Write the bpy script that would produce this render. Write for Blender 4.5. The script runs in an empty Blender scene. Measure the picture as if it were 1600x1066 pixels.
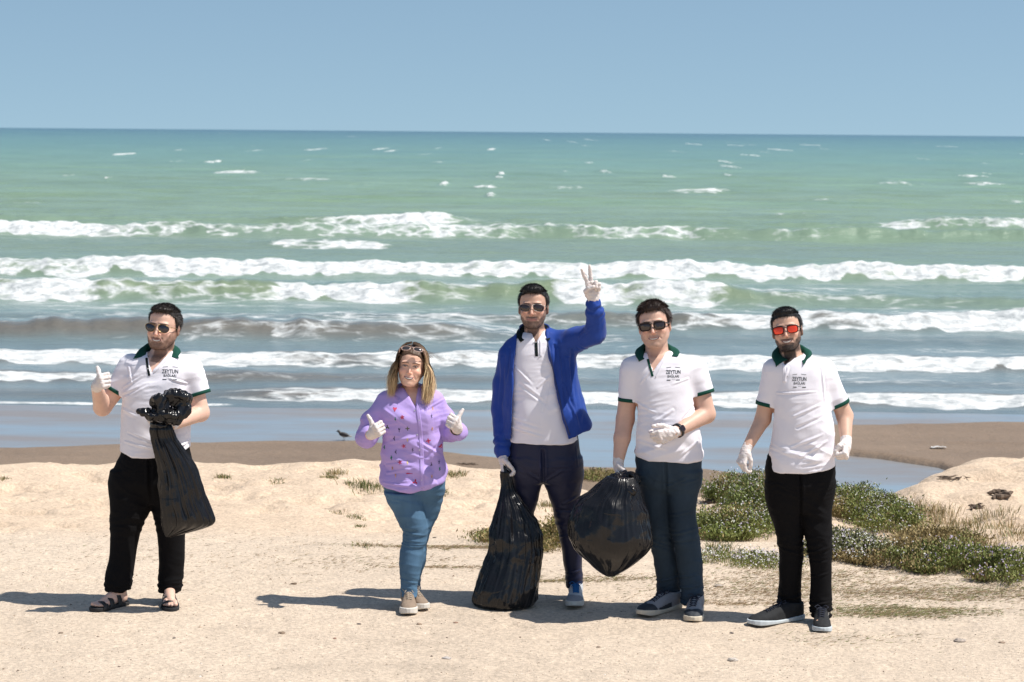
import bpy, math, random
import numpy as np
from mathutils import Vector, Matrix
from mathutils.bvhtree import BVHTree

random.seed(4)
rng = np.random.default_rng(7)
SC = bpy.context.scene
COL = SC.collection

# ------------------------------------------------------------------ camera, sky, sun, exposure
FPX = 3600.0           # focal length in photograph pixels (1600 wide)
HC = 2.68              # camera height over the sand the people stand on
PITCH = math.atan(327.0 / FPX)
ROLL = math.radians(0.48)
FWD = np.array([0, math.cos(PITCH), -math.sin(PITCH)])
UP0 = np.array([0, math.sin(PITCH), math.cos(PITCH)])
RT0 = np.array([1.0, 0, 0])
RT = RT0 * math.cos(ROLL) + UP0 * math.sin(ROLL)
UP = UP0 * math.cos(ROLL) - RT0 * math.sin(ROLL)
cam_d = bpy.data.cameras.new('camera')
cam = bpy.data.objects.new('camera', cam_d)
COL.objects.link(cam)
m = Matrix.Identity(4)
for i in range(3):
    m[i][0] = RT[i]; m[i][1] = UP[i]; m[i][2] = -FWD[i]
m[2][3] = HC
cam.matrix_world = m
cam_d.sensor_width = 36.0
cam_d.lens = FPX / 1600 * 36
cam_d.clip_end = 60000
cam_d.clip_start = 0.5
cam_d.dof.use_dof = True
cam_d.dof.focus_distance = 12.9
cam_d.dof.aperture_fstop = 6.3
SC.camera = cam

SUN_EL = math.radians(60)
SUN_AZ = math.radians(12)      # from the right, a little towards the camera
sun_vec = Vector((math.cos(SUN_EL) * math.cos(SUN_AZ), -math.cos(SUN_EL) * math.sin(SUN_AZ), math.sin(SUN_EL)))
sun_d = bpy.data.lights.new('sun', 'SUN')
sun_d.energy = 4.4
sun_d.angle = math.radians(0.53)
sun_d.color = (1.0, 0.95, 0.88)
sun = bpy.data.objects.new('sun', sun_d)
sun.rotation_euler = sun_vec.to_track_quat('Z', 'Y').to_euler()
COL.objects.link(sun)

world = bpy.data.worlds.new('World')
SC.world = world
world.use_nodes = True
wn = world.node_tree
for n in list(wn.nodes):
    wn.nodes.remove(n)
wo = wn.nodes.new('ShaderNodeOutputWorld')
wb = wn.nodes.new('ShaderNodeBackground')
sky = wn.nodes.new('ShaderNodeTexSky')
sky.sky_type = 'NISHITA'
sky.sun_disc = False
sky.sun_elevation = SUN_EL
sky.sun_rotation = math.pi / 2 + SUN_AZ
sky.air_density = 1.0
sky.dust_density = 0.6
sky.ozone_density = 2.0
# the bluish haze of the photograph: sample the clear sky a little above the true horizon, everywhere alike
tc = wn.nodes.new('ShaderNodeTexCoord')
vm = wn.nodes.new('ShaderNodeVectorMath'); vm.operation = 'ADD'
vm.inputs[1].default_value = (0, 0, 0.16)
wn.links.new(tc.outputs['Generated'], vm.inputs[0])
wn.links.new(vm.outputs[0], sky.inputs[0])
tint = wn.nodes.new('ShaderNodeMix'); tint.data_type = 'RGBA'; tint.blend_type = 'MULTIPLY'
tint.inputs[0].default_value = 1.0
tint.inputs[7].default_value = (1.12, 1.13, 1.02, 1)
wn.links.new(sky.outputs[0], tint.inputs[6])
wn.links.new(tint.outputs[2], wb.inputs[0])
wb.inputs[1].default_value = 0.09
wn.links.new(wb.outputs[0], wo.inputs[0])

SC.view_settings.view_transform = 'Standard'
SC.view_settings.look = 'None'
SC.view_settings.gamma = 1
SC.view_settings.exposure = 0.42
SC.view_settings.use_curve_mapping = False

SEA = -1.25

# ------------------------------------------------------------------ projection helpers
def ray(px, py):
    return FWD + (px - 800) / FPX * RT + (533 - py) / FPX * UP

def at(px, py, Y):
    """the place at depth Y seen at photograph pixel px, py"""
    d = ray(px, py)
    t = Y / d[1]
    return np.array([t * d[0], Y, HC + t * d[2]])

def ground(px, py, z=0.0):
    d = ray(px, py)
    t = (z - HC) / d[2]
    return np.array([t * d[0], t * d[1], z])

def project(x, y, z):
    dx, dy, dz = x, y, z - HC
    c = dx * FWD[0] + dy * FWD[1] + dz * FWD[2]
    u = (dx * RT[0] + dy * RT[1] + dz * RT[2]) / c
    v = (dx * UP[0] + dy * UP[1] + dz * UP[2]) / c
    return 800 + u * FPX, 533 - v * FPX

# ------------------------------------------------------------------ noise
_perm = np.random.default_rng(11).permutation(4096).astype(np.int64)
_grad = np.random.default_rng(12).normal(size=(4096, 3)).astype(np.float32)
_grad /= np.linalg.norm(_grad, axis=1)[:, None]

def noise(x, y, z):
    """gradient noise, about -1..1"""
    x, y, z = [np.asarray(q, np.float64) for q in (x, y, z)]
    xi = np.floor(x).astype(np.int64); yi = np.floor(y).astype(np.int64); zi = np.floor(z).astype(np.int64)
    xf = x - xi; yf = y - yi; zf = z - zi
    u = xf * xf * xf * (xf * (xf * 6 - 15) + 10)
    v = yf * yf * yf * (yf * (yf * 6 - 15) + 10)
    w = zf * zf * zf * (zf * (zf * 6 - 15) + 10)
    def g(a, b, c):
        h = _perm[(_perm[(_perm[(xi + a) & 4095] + yi + b) & 4095] + zi + c) & 4095]
        gr = _grad[h]
        return gr[..., 0] * (xf - a) + gr[..., 1] * (yf - b) + gr[..., 2] * (zf - c)
    def L(a, b, t):
        return a + (b - a) * t
    x00 = L(g(0, 0, 0), g(1, 0, 0), u); x10 = L(g(0, 1, 0), g(1, 1, 0), u)
    x01 = L(g(0, 0, 1), g(1, 0, 1), u); x11 = L(g(0, 1, 1), g(1, 1, 1), u)
    return 1.5 * L(L(x00, x10, v), L(x01, x11, v), w)

def fbm(x, y, z, o=4, g=0.5):
    s = 0; a = 1; f = 1
    for i in range(o):
        s = s + a * noise(x * f + 17.3 * i, y * f - 9.1 * i, z * f + 4.7 * i)
        a *= g; f *= 2.03
    return s

def sstep(a, b, x):
    t = np.clip((x - a) / (b - a), 0, 1)
    return t * t * (3 - 2 * t)

# ------------------------------------------------------------------ objects
def obj(name, me, mat=None, parent=None, loc=None):
    o = bpy.data.objects.new(name, me)
    COL.objects.link(o)
    if mat is not None and me is not None:
        me.materials.append(mat)
    if parent is not None:
        o.parent = parent
    if loc is not None:
        o.location = loc
    return o

def tag(o, label=None, cat=None, group=None, kind=None):
    if label: o['label'] = label
    if cat: o['category'] = cat
    if group: o['group'] = group
    if kind: o['kind'] = kind
    return o

def thing(name, loc, label, cat, group=None):
    o = bpy.data.objects.new(name, None)
    o.empty_display_size = 0.2
    o.location = loc
    COL.objects.link(o)
    return tag(o, label, cat, group)

def mesh_np(name, V, quads=None, tris=None, smooth=True, color=None):
    me = bpy.data.meshes.new(name)
    V = np.ascontiguousarray(V, np.float32)
    me.vertices.add(len(V))
    me.vertices.foreach_set('co', V.ravel())
    nq = 0 if quads is None else len(quads)
    nt = 0 if tris is None else len(tris)
    loops = []
    if nq: loops.append(np.asarray(quads, np.int32).ravel())
    if nt: loops.append(np.asarray(tris, np.int32).ravel())
    lp = np.concatenate(loops)
    me.loops.add(len(lp))
    me.loops.foreach_set('vertex_index', lp)
    me.polygons.add(nq + nt)
    st = np.concatenate([np.arange(nq) * 4, nq * 4 + np.arange(nt) * 3]).astype(np.int32)
    me.polygons.foreach_set('loop_start', st)
    me.update(calc_edges=True)
    me.polygons.foreach_set('use_smooth', np.full(nq + nt, smooth, bool))
    if color is not None:
        set_color(me, color)
    me.validate()
    return me

def set_color(me, c):
    c = np.asarray(c, np.float32)
    if c.shape[1] == 3:
        c = np.concatenate([c, np.ones((len(c), 1), np.float32)], 1)
    a = me.color_attributes.new('Col', 'FLOAT_COLOR', 'POINT')
    a.data.foreach_set('color', np.ascontiguousarray(c).ravel())

class MB:
    """collects small shapes into one mesh"""
    def __init__(s):
        s.V = []; s.Q = []; s.T = []; s.C = []; s.n = 0
    def add(s, V, Q=None, T=None, c=None):
        V = np.asarray(V, float).reshape(-1, 3)
        s.V.append(V)
        if Q is not None and len(Q): s.Q.append(np.asarray(Q, int) + s.n)
        if T is not None and len(T): s.T.append(np.asarray(T, int) + s.n)
        if c is not None: s.C.append(np.broadcast_to(np.asarray(c, float), (len(V), 3)))
        s.n += len(V)
        return s
    def tube(s, pts, r, n=8, c=None, flat=None, up=None):
        pts = np.asarray(pts, float)
        r = np.broadcast_to(np.asarray(r, float), (len(pts),))
        tg = np.gradient(pts, axis=0)
        tg /= np.linalg.norm(tg, axis=1)[:, None] + 1e-12
        a = np.array(up if up is not None else ((0, 0, 1) if abs(tg[0][2]) < .9 else (1, 0, 0)), float)
        V = []
        for i in range(len(pts)):
            b1 = np.cross(tg[i], a); b1 /= np.linalg.norm(b1) + 1e-12
            b2 = np.cross(b1, tg[i])
            a = b2
            if up is not None: a = np.array(up, float)
            th = np.arange(n) / n * 2 * math.pi
            fl = 1 if flat is None else flat
            V.append(pts[i] + r[i] * (np.outer(np.cos(th), b1) + fl * np.outer(np.sin(th), b2)))
        V = np.concatenate(V)
        Q = []
        for i in range(len(pts) - 1):
            for j in range(n):
                Q.append((i * n + j, i * n + (j + 1) % n, (i + 1) * n + (j + 1) % n, (i + 1) * n + j))
        k = len(V)
        V = np.concatenate([V, pts[:1], pts[-1:]])
        T = [(k, (j + 1) % n, j) for j in range(n)] + [(k + 1, (len(pts) - 1) * n + j, (len(pts) - 1) * n + (j + 1) % n) for j in range(n)]
        return s.add(V, Q, T, c)
    def mesh(s, name, smooth=True):
        V = np.concatenate(s.V)
        Q = np.concatenate(s.Q) if s.Q else None
        T = np.concatenate(s.T) if s.T else None
        C = np.concatenate(s.C) if s.C else None
        return mesh_np(name, V, Q, T, smooth, C)

def arr(me):
    V = np.empty(len(me.vertices) * 3, np.float32); me.vertices.foreach_get('co', V)
    N = np.empty(len(me.vertices) * 3, np.float32); me.vertex_normals.foreach_get('vector', N)
    return V.reshape(-1, 3).astype(float), N.reshape(-1, 3).astype(float)

def grid_quads(nu, nv, wrap=False):
    """verts indexed [i*nv+j]"""
    i = np.arange(nu - 1)[:, None]; j = np.arange(nv if wrap else nv - 1)[None, :]
    j2 = (j + 1) % nv
    return np.stack([i * nv + j, (i + 1) * nv + j, (i + 1) * nv + j2, i * nv + j2], -1).reshape(-1, 4)

# ------------------------------------------------------------------ implicit surfaces
def smin(a, b, k):
    if k <= 0: return np.minimum(a, b)
    h = np.maximum(k - np.abs(a - b), 0) / k
    return np.minimum(a, b) - h * h * k * 0.25

def smax(a, b, k):
    return -smin(-a, -b, k)

def rcone(a, b, ra, rb):
    a = np.asarray(a, float); b = np.asarray(b, float)
    ba = b - a; L2 = max(ba @ ba, 1e-12)
    def f(X, Y, Z):
        x, y, z = X - a[0], Y - a[1], Z - a[2]
        t = np.clip((x * ba[0] + y * ba[1] + z * ba[2]) / L2, 0, 1)
        return np.sqrt((x - t * ba[0]) ** 2 + (y - t * ba[1]) ** 2 + (z - t * ba[2]) ** 2) - (ra + (rb - ra) * t)
    R = max(ra, rb)
    return f, np.minimum(a, b) - R, np.maximum(a, b) + R

def ellip(c, r, Rm=None):
    c = np.asarray(c, float); r = np.asarray(r, float)
    def f(X, Y, Z):
        x, y, z = X - c[0], Y - c[1], Z - c[2]
        if Rm is not None:
            x, y, z = (Rm[0][0] * x + Rm[1][0] * y + Rm[2][0] * z, Rm[0][1] * x + Rm[1][1] * y + Rm[2][1] * z, Rm[0][2] * x + Rm[1][2] * y + Rm[2][2] * z)
        k0 = np.sqrt((x / r[0]) ** 2 + (y / r[1]) ** 2 + (z / r[2]) ** 2) + 1e-9
        k1 = np.sqrt((x / r[0] ** 2) ** 2 + (y / r[1] ** 2) ** 2 + (z / r[2] ** 2) ** 2) + 1e-9
        return k0 * (k0 - 1) / k1
    R = max(r) if Rm is not None else r
    return f, c - R, c + R

def pchip(x, y, xq):
    x = np.asarray(x, float); y = np.asarray(y, float)
    h = np.diff(x); d = np.diff(y) / h
    m = np.zeros(len(x))
    m[0] = d[0]; m[-1] = d[-1]
    for i in range(1, len(x) - 1):
        if d[i - 1] * d[i] > 0:
            w1 = 2 * h[i] + h[i - 1]; w2 = h[i] + 2 * h[i - 1]
            m[i] = (w1 + w2) / (w1 / d[i - 1] + w2 / d[i])
    k = np.clip(np.searchsorted(x, xq) - 1, 0, len(x) - 2)
    t = np.clip((xq - x[k]) / h[k], 0, 1)
    return ((1 + 2 * t) * (1 - t) ** 2 * y[k] + t * (1 - t) ** 2 * h[k] * m[k] + t * t * (3 - 2 * t) * y[k + 1] - t * t * (1 - t) * h[k] * m[k + 1])

def loft(sec, p=2.2, grow=0.0, endk=0.01):
    """sec rows: z, cx, cy, rx, ry"""
    S = np.asarray(sorted(sec, key=lambda r: r[0]), float)
    zq = np.linspace(S[0, 0], S[-1, 0], 240)
    T = [pchip(S[:, 0], S[:, i], zq) for i in range(1, 5)]
    sl = np.gradient(T[2], zq)
    slc = np.gradient(T[0], zq)
    def f(X, Y, Z):
        Zb = np.asarray(Z)
        cx, cy, rx, ry, s1, s2 = [np.interp(Zb, zq, t) for t in (*T, sl, slc)]
        rx = np.maximum(rx + grow, 1e-3); ry = np.maximum(ry + grow, 1e-3)
        q = (np.abs((X - cx) / rx) ** p + np.abs((Y - cy) / ry) ** p) ** (1 / p)
        d = (q - 1) * np.minimum(rx, ry) / np.sqrt(1 + np.maximum(np.abs(s1) + np.abs(s2), 0) ** 2)
        e = np.maximum(S[0, 0] - grow - Zb, Zb - S[-1, 0] - grow)
        return smax(d, e + 0 * d, endk)
    lo = np.array([(T[0] - T[2]).min(), (T[1] - T[3]).min(), S[0, 0]]) - max(grow, 0) - .003
    hi = np.array([(T[0] + T[2]).max(), (T[1] + T[3]).max(), S[-1, 0]]) + max(grow, 0) + .003
    return f, lo, hi

def axis(lo, hi, h, fine=None):
    """coordinates from lo to hi at spacing h, finer inside fine=(a,b,hf)"""
    out = [lo]
    while out[-1] < hi:
        x = out[-1]; s = h
        if fine is not None:
            a, b, hf = fine
            dd = max(a - x, x - b, 0)
            s = min(h, hf + dd * 0.25)
        out.append(x + s)
    return np.array(out, np.float32)

class Field:
    def __init__(s, xs, ys, zs):
        s.ax = (xs, ys, zs)
        s.F = np.full((len(xs), len(ys), len(zs)), 0.5, np.float32)
    def sl(s, lo, hi, m):
        r = []
        for a, l, h in zip(s.ax, lo, hi):
            i0 = max(int(np.searchsorted(a, l - m)) - 1, 0); i1 = min(int(np.searchsorted(a, h + m)) + 1, len(a))
            r.append(slice(i0, max(i1, i0)))
        return tuple(r)
    def pts(s, sl):
        return s.ax[0][sl[0]][:, None, None].astype(float), s.ax[1][sl[1]][None, :, None].astype(float), s.ax[2][sl[2]][None, None, :].astype(float)
    def add(s, prim, k=0.01):
        f, lo, hi = prim
        sl = s.sl(lo, hi, k + .012)
        P = s.pts(sl)
        s.F[sl] = smin(s.F[sl], f(*P), k)
        return s
    def cut(s, prim, k=0.003):
        f, lo, hi = prim
        sl = s.sl(lo, hi, k + .01)
        s.F[sl] = smax(s.F[sl], -f(*s.pts(sl)), k)
        return s
    def clip(s, fun, k=0.003):
        """keep where fun < 0"""
        sl = (slice(None),) * 3
        s.F[:] = smax(s.F, fun(*s.pts(sl)), k)
        return s
    def mesh(s, smooth_it=1):
        V, Q = nets(s.F, *s.ax)
        if smooth_it: V = lap(V, Q, smooth_it)
        return V, Q

def nets(F, xs, ys, zs):
    I = F < 0
    c = np.zeros(tuple(n - 1 for n in F.shape), np.uint8)
    for a in (0, 1):
        for b in (0, 1):
            for d in (0, 1):
                c += I[a:F.shape[0] - 1 + a, b:F.shape[1] - 1 + b, d:F.shape[2] - 1 + d]
    act = (c > 0) & (c < 8)
    ii, jj, kk = np.nonzero(act)
    cor = {}
    for a in (0, 1):
        for b in (0, 1):
            for d in (0, 1):
                cor[(a, b, d)] = F[ii + a, jj + b, kk + d].astype(float)
    P = np.zeros((len(ii), 3)); W = np.zeros(len(ii))
    ks = list(cor)
    for u in ks:
        for ax in range(3):
            if u[ax] == 0:
                v = list(u); v[ax] = 1; v = tuple(v)
                fa, fb = cor[u], cor[v]
                cr = (fa < 0) != (fb < 0)
                t = np.where(cr, fa / np.where(cr, fa - fb, 1), 0)
                for q in range(3):
                    P[:, q] += np.where(cr, u[q] + (t if q == ax else 0), 0)
                W += cr
    P /= W[:, None]
    V = np.stack([xs[ii] + P[:, 0] * (xs[ii + 1] - xs[ii]), ys[jj] + P[:, 1] * (ys[jj + 1] - ys[jj]), zs[kk] + P[:, 2] * (zs[kk + 1] - zs[kk])], 1)
    idx = np.full(act.shape, -1, np.int32)
    idx[ii, jj, kk] = np.arange(len(ii))
    Q = []
    def emit(sg, cells):
        q = np.stack(cells, 1)
        q[~sg] = q[~sg][:, ::-1]
        q = q[(q >= 0).all(1)]
        Q.append(q)
    e = I[:-1, 1:-1, 1:-1] != I[1:, 1:-1, 1:-1]
    i, j, k = np.nonzero(e); j += 1; k += 1
    emit(I[i, j, k], [idx[i, j - 1, k - 1], idx[i, j, k - 1], idx[i, j, k], idx[i, j - 1, k]])
    e = I[1:-1, :-1, 1:-1] != I[1:-1, 1:, 1:-1]
    i, j, k = np.nonzero(e); i += 1; k += 1
    emit(I[i, j, k], [idx[i - 1, j, k - 1], idx[i - 1, j, k], idx[i, j, k], idx[i, j, k - 1]])
    e = I[1:-1, 1:-1, :-1] != I[1:-1, 1:-1, 1:]
    i, j, k = np.nonzero(e); i += 1; j += 1
    emit(I[i, j, k], [idx[i - 1, j - 1, k], idx[i, j - 1, k], idx[i, j, k], idx[i - 1, j, k]])
    return V, np.concatenate(Q)

def lap(V, Q, it=1, lam=0.5):
    e = np.concatenate([Q[:, [0, 1]], Q[:, [1, 2]], Q[:, [2, 3]], Q[:, [3, 0]]])
    n = len(V)
    deg = np.bincount(e[:, 0], minlength=n) + np.bincount(e[:, 1], minlength=n)
    deg = np.maximum(deg, 1)
    for _ in range(it):
        for l in (lam, -lam * 0.9):
            A = np.stack([np.bincount(e[:, 0], V[e[:, 1], q], n) + np.bincount(e[:, 1], V[e[:, 0], q], n) for q in range(3)], 1)
            V = V + l * (A / deg[:, None] - V)
    return V

def vnormals(V, Q):
    n = np.cross(V[Q[:, 2]] - V[Q[:, 0]], V[Q[:, 3]] - V[Q[:, 1]])
    N = np.stack([sum(np.bincount(Q[:, c], n[:, q], len(V)) for c in range(4)) for q in range(3)], 1)
    return N / (np.linalg.norm(N, axis=1)[:, None] + 1e-12)

# ------------------------------------------------------------------ materials
def mat(name):
    m = bpy.data.materials.new(name)
    m.use_nodes = True
    nt = m.node_tree
    b = nt.nodes['Principled BSDF']
    return m, nt, b

def nd(nt, typ, **kw):
    n = nt.nodes.new(typ)
    for k, v in kw.items():
        if k == 'inp':
            for a, b in v.items(): n.inputs[a].default_value = b
        else:
            setattr(n, k, v)
    return n

def rgba(c):
    return (c[0], c[1], c[2], 1)

def pmat(name, col, rough=0.6, bump=0.0, bscale=200.0, var=0.0, vscale=8.0, metal=0.0, spec=0.5, coat=0.0, sheen=0.0, attr=False, sss=0.0, aniso=(1, 1, 1)):
    m, nt, b = mat(name)
    b.inputs['Roughness'].default_value = rough
    b.inputs['Metallic'].default_value = metal
    b.inputs['Specular IOR Level'].default_value = spec
    b.inputs['Coat Weight'].default_value = coat
    b.inputs['Sheen Weight'].default_value = sheen
    if sss:
        b.inputs['Subsurface Weight'].default_value = sss
        b.inputs['Subsurface Radius'].default_value = (1.0, 0.35, 0.2)
        b.inputs['Subsurface Scale'].default_value = 0.008
    tc = nd(nt, 'ShaderNodeTexCoord')
    mp = nd(nt, 'ShaderNodeMapping'); mp.inputs['Scale'].default_value = aniso
    nt.links.new(tc.outputs['Object'], mp.inputs[0])
    src = None
    if attr:
        a = nd(nt, 'ShaderNodeAttribute', attribute_name='Col')
        src = a.outputs['Color']
    nz = nd(nt, 'ShaderNodeTexNoise', inp={'Scale': vscale, 'Detail': 5.0, 'Roughness': 0.6})
    nt.links.new(mp.outputs[0], nz.inputs['Vector'])
    mr = nd(nt, 'ShaderNodeMapRange', inp={1: 0.3, 2: 0.7, 3: 1 - var, 4: 1 + var})
    nt.links.new(nz.outputs[0], mr.inputs[0])
    mx = nd(nt, 'ShaderNodeMix', data_type='RGBA', blend_type='MULTIPLY')
    mx.inputs[0].default_value = 1.0
    mx.inputs[6].default_value = rgba(col)
    if src is not None: nt.links.new(src, mx.inputs[6])
    nt.links.new(mr.outputs[0], mx.inputs[7])
    nt.links.new(mx.outputs[2], b.inputs['Base Color'])
    if bump:
        n2 = nd(nt, 'ShaderNodeTexNoise', inp={'Scale': bscale, 'Detail': 3.0})
        nt.links.new(mp.outputs[0], n2.inputs['Vector'])
        bp = nd(nt, 'ShaderNodeBump', inp={'Strength': 1.0, 'Distance': bump})
        nt.links.new(n2.outputs[0], bp.inputs['Height'])
        nt.links.new(bp.outputs[0], b.inputs['Normal'])
    return m
# ------------------------------------------------------------------ the ground: one sheet from behind the camera down to under the sea
def lerp_px(tab, x):
    t = np.array(tab, float)
    return np.interp(x, t[:, 0], t[:, 1])

def crest(x):
    yc = np.interp(x, [-9, -4.2, -2, 0, .6, 1.6, 2.7, 3.3, 4.3, 9], [18.0, 17.9, 18.3, 18.4, 17.9, 17.8, 17.5, 18.3, 20.2, 21.2])
    zc = np.interp(x, [-9, -4.2, -1, .3, 1.0, 2.0, 2.7, 3.5, 4.3, 9], [0.02, 0.0, .02, -.05, -.15, -.18, -.26, -.24, -.19, -.1])
    return yc, zc

def terrain(x, y):
    yc, zc = crest(x)
    n1 = fbm(x * .5, y * .35, 0.3, 4)
    n2 = fbm(x * 1.7, y * 1.7, 3.1, 3)
    yc = yc + n1 * .25
    near = .012 * n1 + .006 * n2
    t = sstep(14.9, 17.5, y)
    back = zc + .055 * n1 + .035 * n2
    hollow = -.16 * np.exp(-((x - 1.5) / 1.6) ** 2) * np.exp(-((y - 16.3) / .8) ** 2) - .10 * np.exp(-((x - 3.2) / .8) ** 2) * np.exp(-((y - 16.6) / 1.0) ** 2)
    mound = .13 * np.exp(-((x - 4.0) / .9) ** 2 - ((y - 19.2) / .9) ** 2) + .09 * np.exp(-((x - 1.75) / .5) ** 2 - ((y - 17.6) / .5) ** 2)
    top = near * (1 - t) + back * t + hollow + mound - .02 * sstep(15.0, 15.5, y)
    # the beach beyond, with its pools and bars
    px, py = project(x, y, SEA + .04 + 0 * x)
    edge = lerp_px([(-900, 698), (0, 693), (150, 690), (300, 687), (560, 683), (640, 690), (700, 702), (800, 716), (900, 723), (1000, 725), (1100, 728), (1180, 737), (1240, 752), (1330, 790), (3000, 790)], px)
    wob = 3.0 * fbm(x * .6, y * .5, 8.0, 3)
    dry = sstep(-5, 9, py - edge + wob)
    low = lerp_px([(1200, 700), (1329, 708), (1375, 713), (1428, 721), (1467, 727), (1520, 745), (1600, 800), (3000, 900)], px)
    topb = lerp_px([(1250, 672), (1306, 660), (1400, 656), (1600, 654), (2600, 645)], px)
    bar = sstep(1262, 1290, px) * sstep(-3, 3, low - py + .5 * wob) * sstep(-2, 8, py - topb + wob)
    bar = np.where(y > 36, 0, bar); dry = np.where(y > 36, 0, dry)
    beach = SEA - .07 + .13 * np.maximum(dry, bar) + .012 * n1 + .003 * n2
    ridge = np.exp(-((py - 692 - .02 * (px - 1400)) / 2.5) ** 2) * sstep(1420, 1500, px)
    beach = beach + .02 * ridge * bar
    s = sstep(0, 1, (y - yc) / 3.6)
    z = top * (1 - s) + beach * s
    z = z - sstep(33, 60, y) * 1.6
    return z, s, np.maximum(dry, bar), n1, n2

def spread(a, b, h, ends):
    m = list(np.arange(a, b, h))
    lo = []; x = a; s = h
    while x > ends[0]:
        s *= 1.25; x -= s; lo.append(x)
    hi = []; x = m[-1]; s = h
    while x < ends[1]:
        s *= 1.25; x += s; hi.append(x)
    return np.array(lo[::-1] + m + hi)

def make_ground():
    xs = spread(-5.2, 6.2, .042, (-300, 300))
    ys = spread(10.4, 21.8, .035, (-200, 300))
    far = ys[(ys > 21.8)]
    ys = np.concatenate([ys[ys <= 21.8], np.arange(21.9, 34, .1), spread(34, 36, .5, (33.9, 400))[1:]])
    ys = np.unique(np.round(ys, 4))
    X, Y = np.meshgrid(xs, ys, indexing='ij')
    Z, s, dry, n1, n2 = terrain(X, Y)
    for hx, hy, hw, hd, hz in ((4.05, 18.9, .20, .12, .07), (3.70, 18.2, .16, .10, .05), (3.55, 19.6, .40, .10, .05), (3.9, 17.4, .3, .15, .05), (4.3, 18.1, .25, .14, .06)):
        Z = Z - hz * np.exp(-((X - hx) / hw) ** 2 - ((Y - hy) / hd) ** 4) + hz * .5 * np.exp(-((X - hx) / hw) ** 2 - ((Y - hy - hd * 1.5) / hd) ** 2)
    fine = fbm(X * 9, Y * 9, 1.0, 3)
    inv = (Y > 9) & (Y < 22)
    Z = Z + inv * (1 - s) * fine * .0035
    # soft trampled pits in the loose sand behind
    pit = fbm(X * 2.6, Y * 3.4, 5.5, 3)
    Z = Z - inv * (1 - s) * sstep(14.9, 15.6, Y) * .045 * sstep(.12, .55, pit) - inv * (1 - s) * .012 * sstep(.2, .6, fbm(X * 3.4, Y * 5, 15.5, 3)) * (Y < 15.2)
    ero = sstep(2.3, 3.2, X) * inv * (1 - s) * sstep(15.6, 16.6, Y)
    Z = Z + ero * .05 * (np.abs(fbm(X * 1.3, Y * 1.6, 33., 4)) - .3)
    dryc = np.array([.57, .465, .36]); soft = np.array([.585, .455, .335]); dark = np.array([.215, .155, .107]); wet = np.array([.14, .11, .085])
    k = sstep(14.8, 15.6, Y)[..., None]
    C = dryc * (1 - k) + soft * k
    C = C * (1 + .07 * n1[..., None] + .05 * fine[..., None] - .10 * sstep(.25, .8, fbm(X * 1.1, Y * 2.6, 44., 4))[..., None])
    kk = sstep(.30, .62, s + .06 * n2)[..., None]
    D = dark * (1 + .12 * n1[..., None] + .08 * noise(X * .25, Y * 2.2, 2.)[..., None])
    C = C * (1 - kk) + D * kk
    kw = (sstep(SEA + .045, SEA - .0, Z))[..., None] * kk
    C = C * (1 - kw) + wet * kw
    V = np.stack([X, Y, Z], -1).reshape(-1, 3)
    Q = grid_quads(len(xs), len(ys))
    me = mesh_np('ground', V, Q, color=C.reshape(-1, 3))
    a = me.attributes.new('wet', 'FLOAT', 'POINT')
    a.data.foreach_set('value', (kk[..., 0]).astype(np.float32).ravel())
    m, nt, b = mat('sand')
    at_ = nd(nt, 'ShaderNodeAttribute', attribute_name='Col')
    aw = nd(nt, 'ShaderNodeAttribute', attribute_name='wet')
    tc = nd(nt, 'ShaderNodeTexCoord')
    n_a = nd(nt, 'ShaderNodeTexNoise', inp={'Scale': 38.0, 'Detail': 6.0, 'Roughness': .75})
    n_b = nd(nt, 'ShaderNodeTexVoronoi', inp={'Scale': 70.0})
    n_c = nd(nt, 'ShaderNodeTexNoise', inp={'Scale': 6.0, 'Detail': 6.0, 'Roughness': .65})
    for n in (n_a, n_b, n_c): nt.links.new(tc.outputs['Object'], n.inputs['Vector'])
    r1 = nd(nt, 'ShaderNodeMapRange', inp={1: .32, 2: .68, 3: .70, 4: 1.3}); nt.links.new(n_a.outputs[0], r1.inputs[0])
    r2 = nd(nt, 'ShaderNodeMapRange', inp={1: .30, 2: .70, 3: .93, 4: 1.07}); nt.links.new(n_c.outputs[0], r2.inputs[0])
    r3 = nd(nt, 'ShaderNodeMapRange', inp={1: .05, 2: .22, 3: .72, 4: 1.0}); nt.links.new(n_b.outputs['Distance'], r3.inputs[0])
    vr = nd(nt, 'ShaderNodeTexNoise', inp={'Scale': 3.0, 'Detail': 3.0}); nt.links.new(tc.outputs['Object'], vr.inputs['Vector'])
    vr2 = nd(nt, 'ShaderNodeMapRange', inp={1: .45, 2: .6, 3: 0., 4: 1.}); nt.links.new(vr.outputs[0], vr2.inputs[0])
    mixr = nd(nt, 'ShaderNodeMix', data_type='FLOAT'); mixr.inputs[2].default_value = 1.0
    nt.links.new(vr2.outputs[0], mixr.inputs[0]); nt.links.new(r3.outputs[0], mixr.inputs[3])
    mu = nd(nt, 'ShaderNodeMath', operation='MULTIPLY'); nt.links.new(r1.outputs[0], mu.inputs[0]); nt.links.new(r2.outputs[0], mu.inputs[1])
    mu2 = nd(nt, 'ShaderNodeMath', operation='MULTIPLY'); nt.links.new(mu.outputs[0], mu2.inputs[0]); nt.links.new(mixr.outputs[0], mu2.inputs[1])
    mx = nd(nt, 'ShaderNodeMix', data_type='RGBA', blend_type='MULTIPLY'); mx.inputs[0].default_value = 1
    nt.links.new(at_.outputs['Color'], mx.inputs[6]); nt.links.new(mu2.outputs[0], mx.inputs[7])
    nt.links.new(mx.outputs[2], b.inputs['Base Color'])
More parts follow.
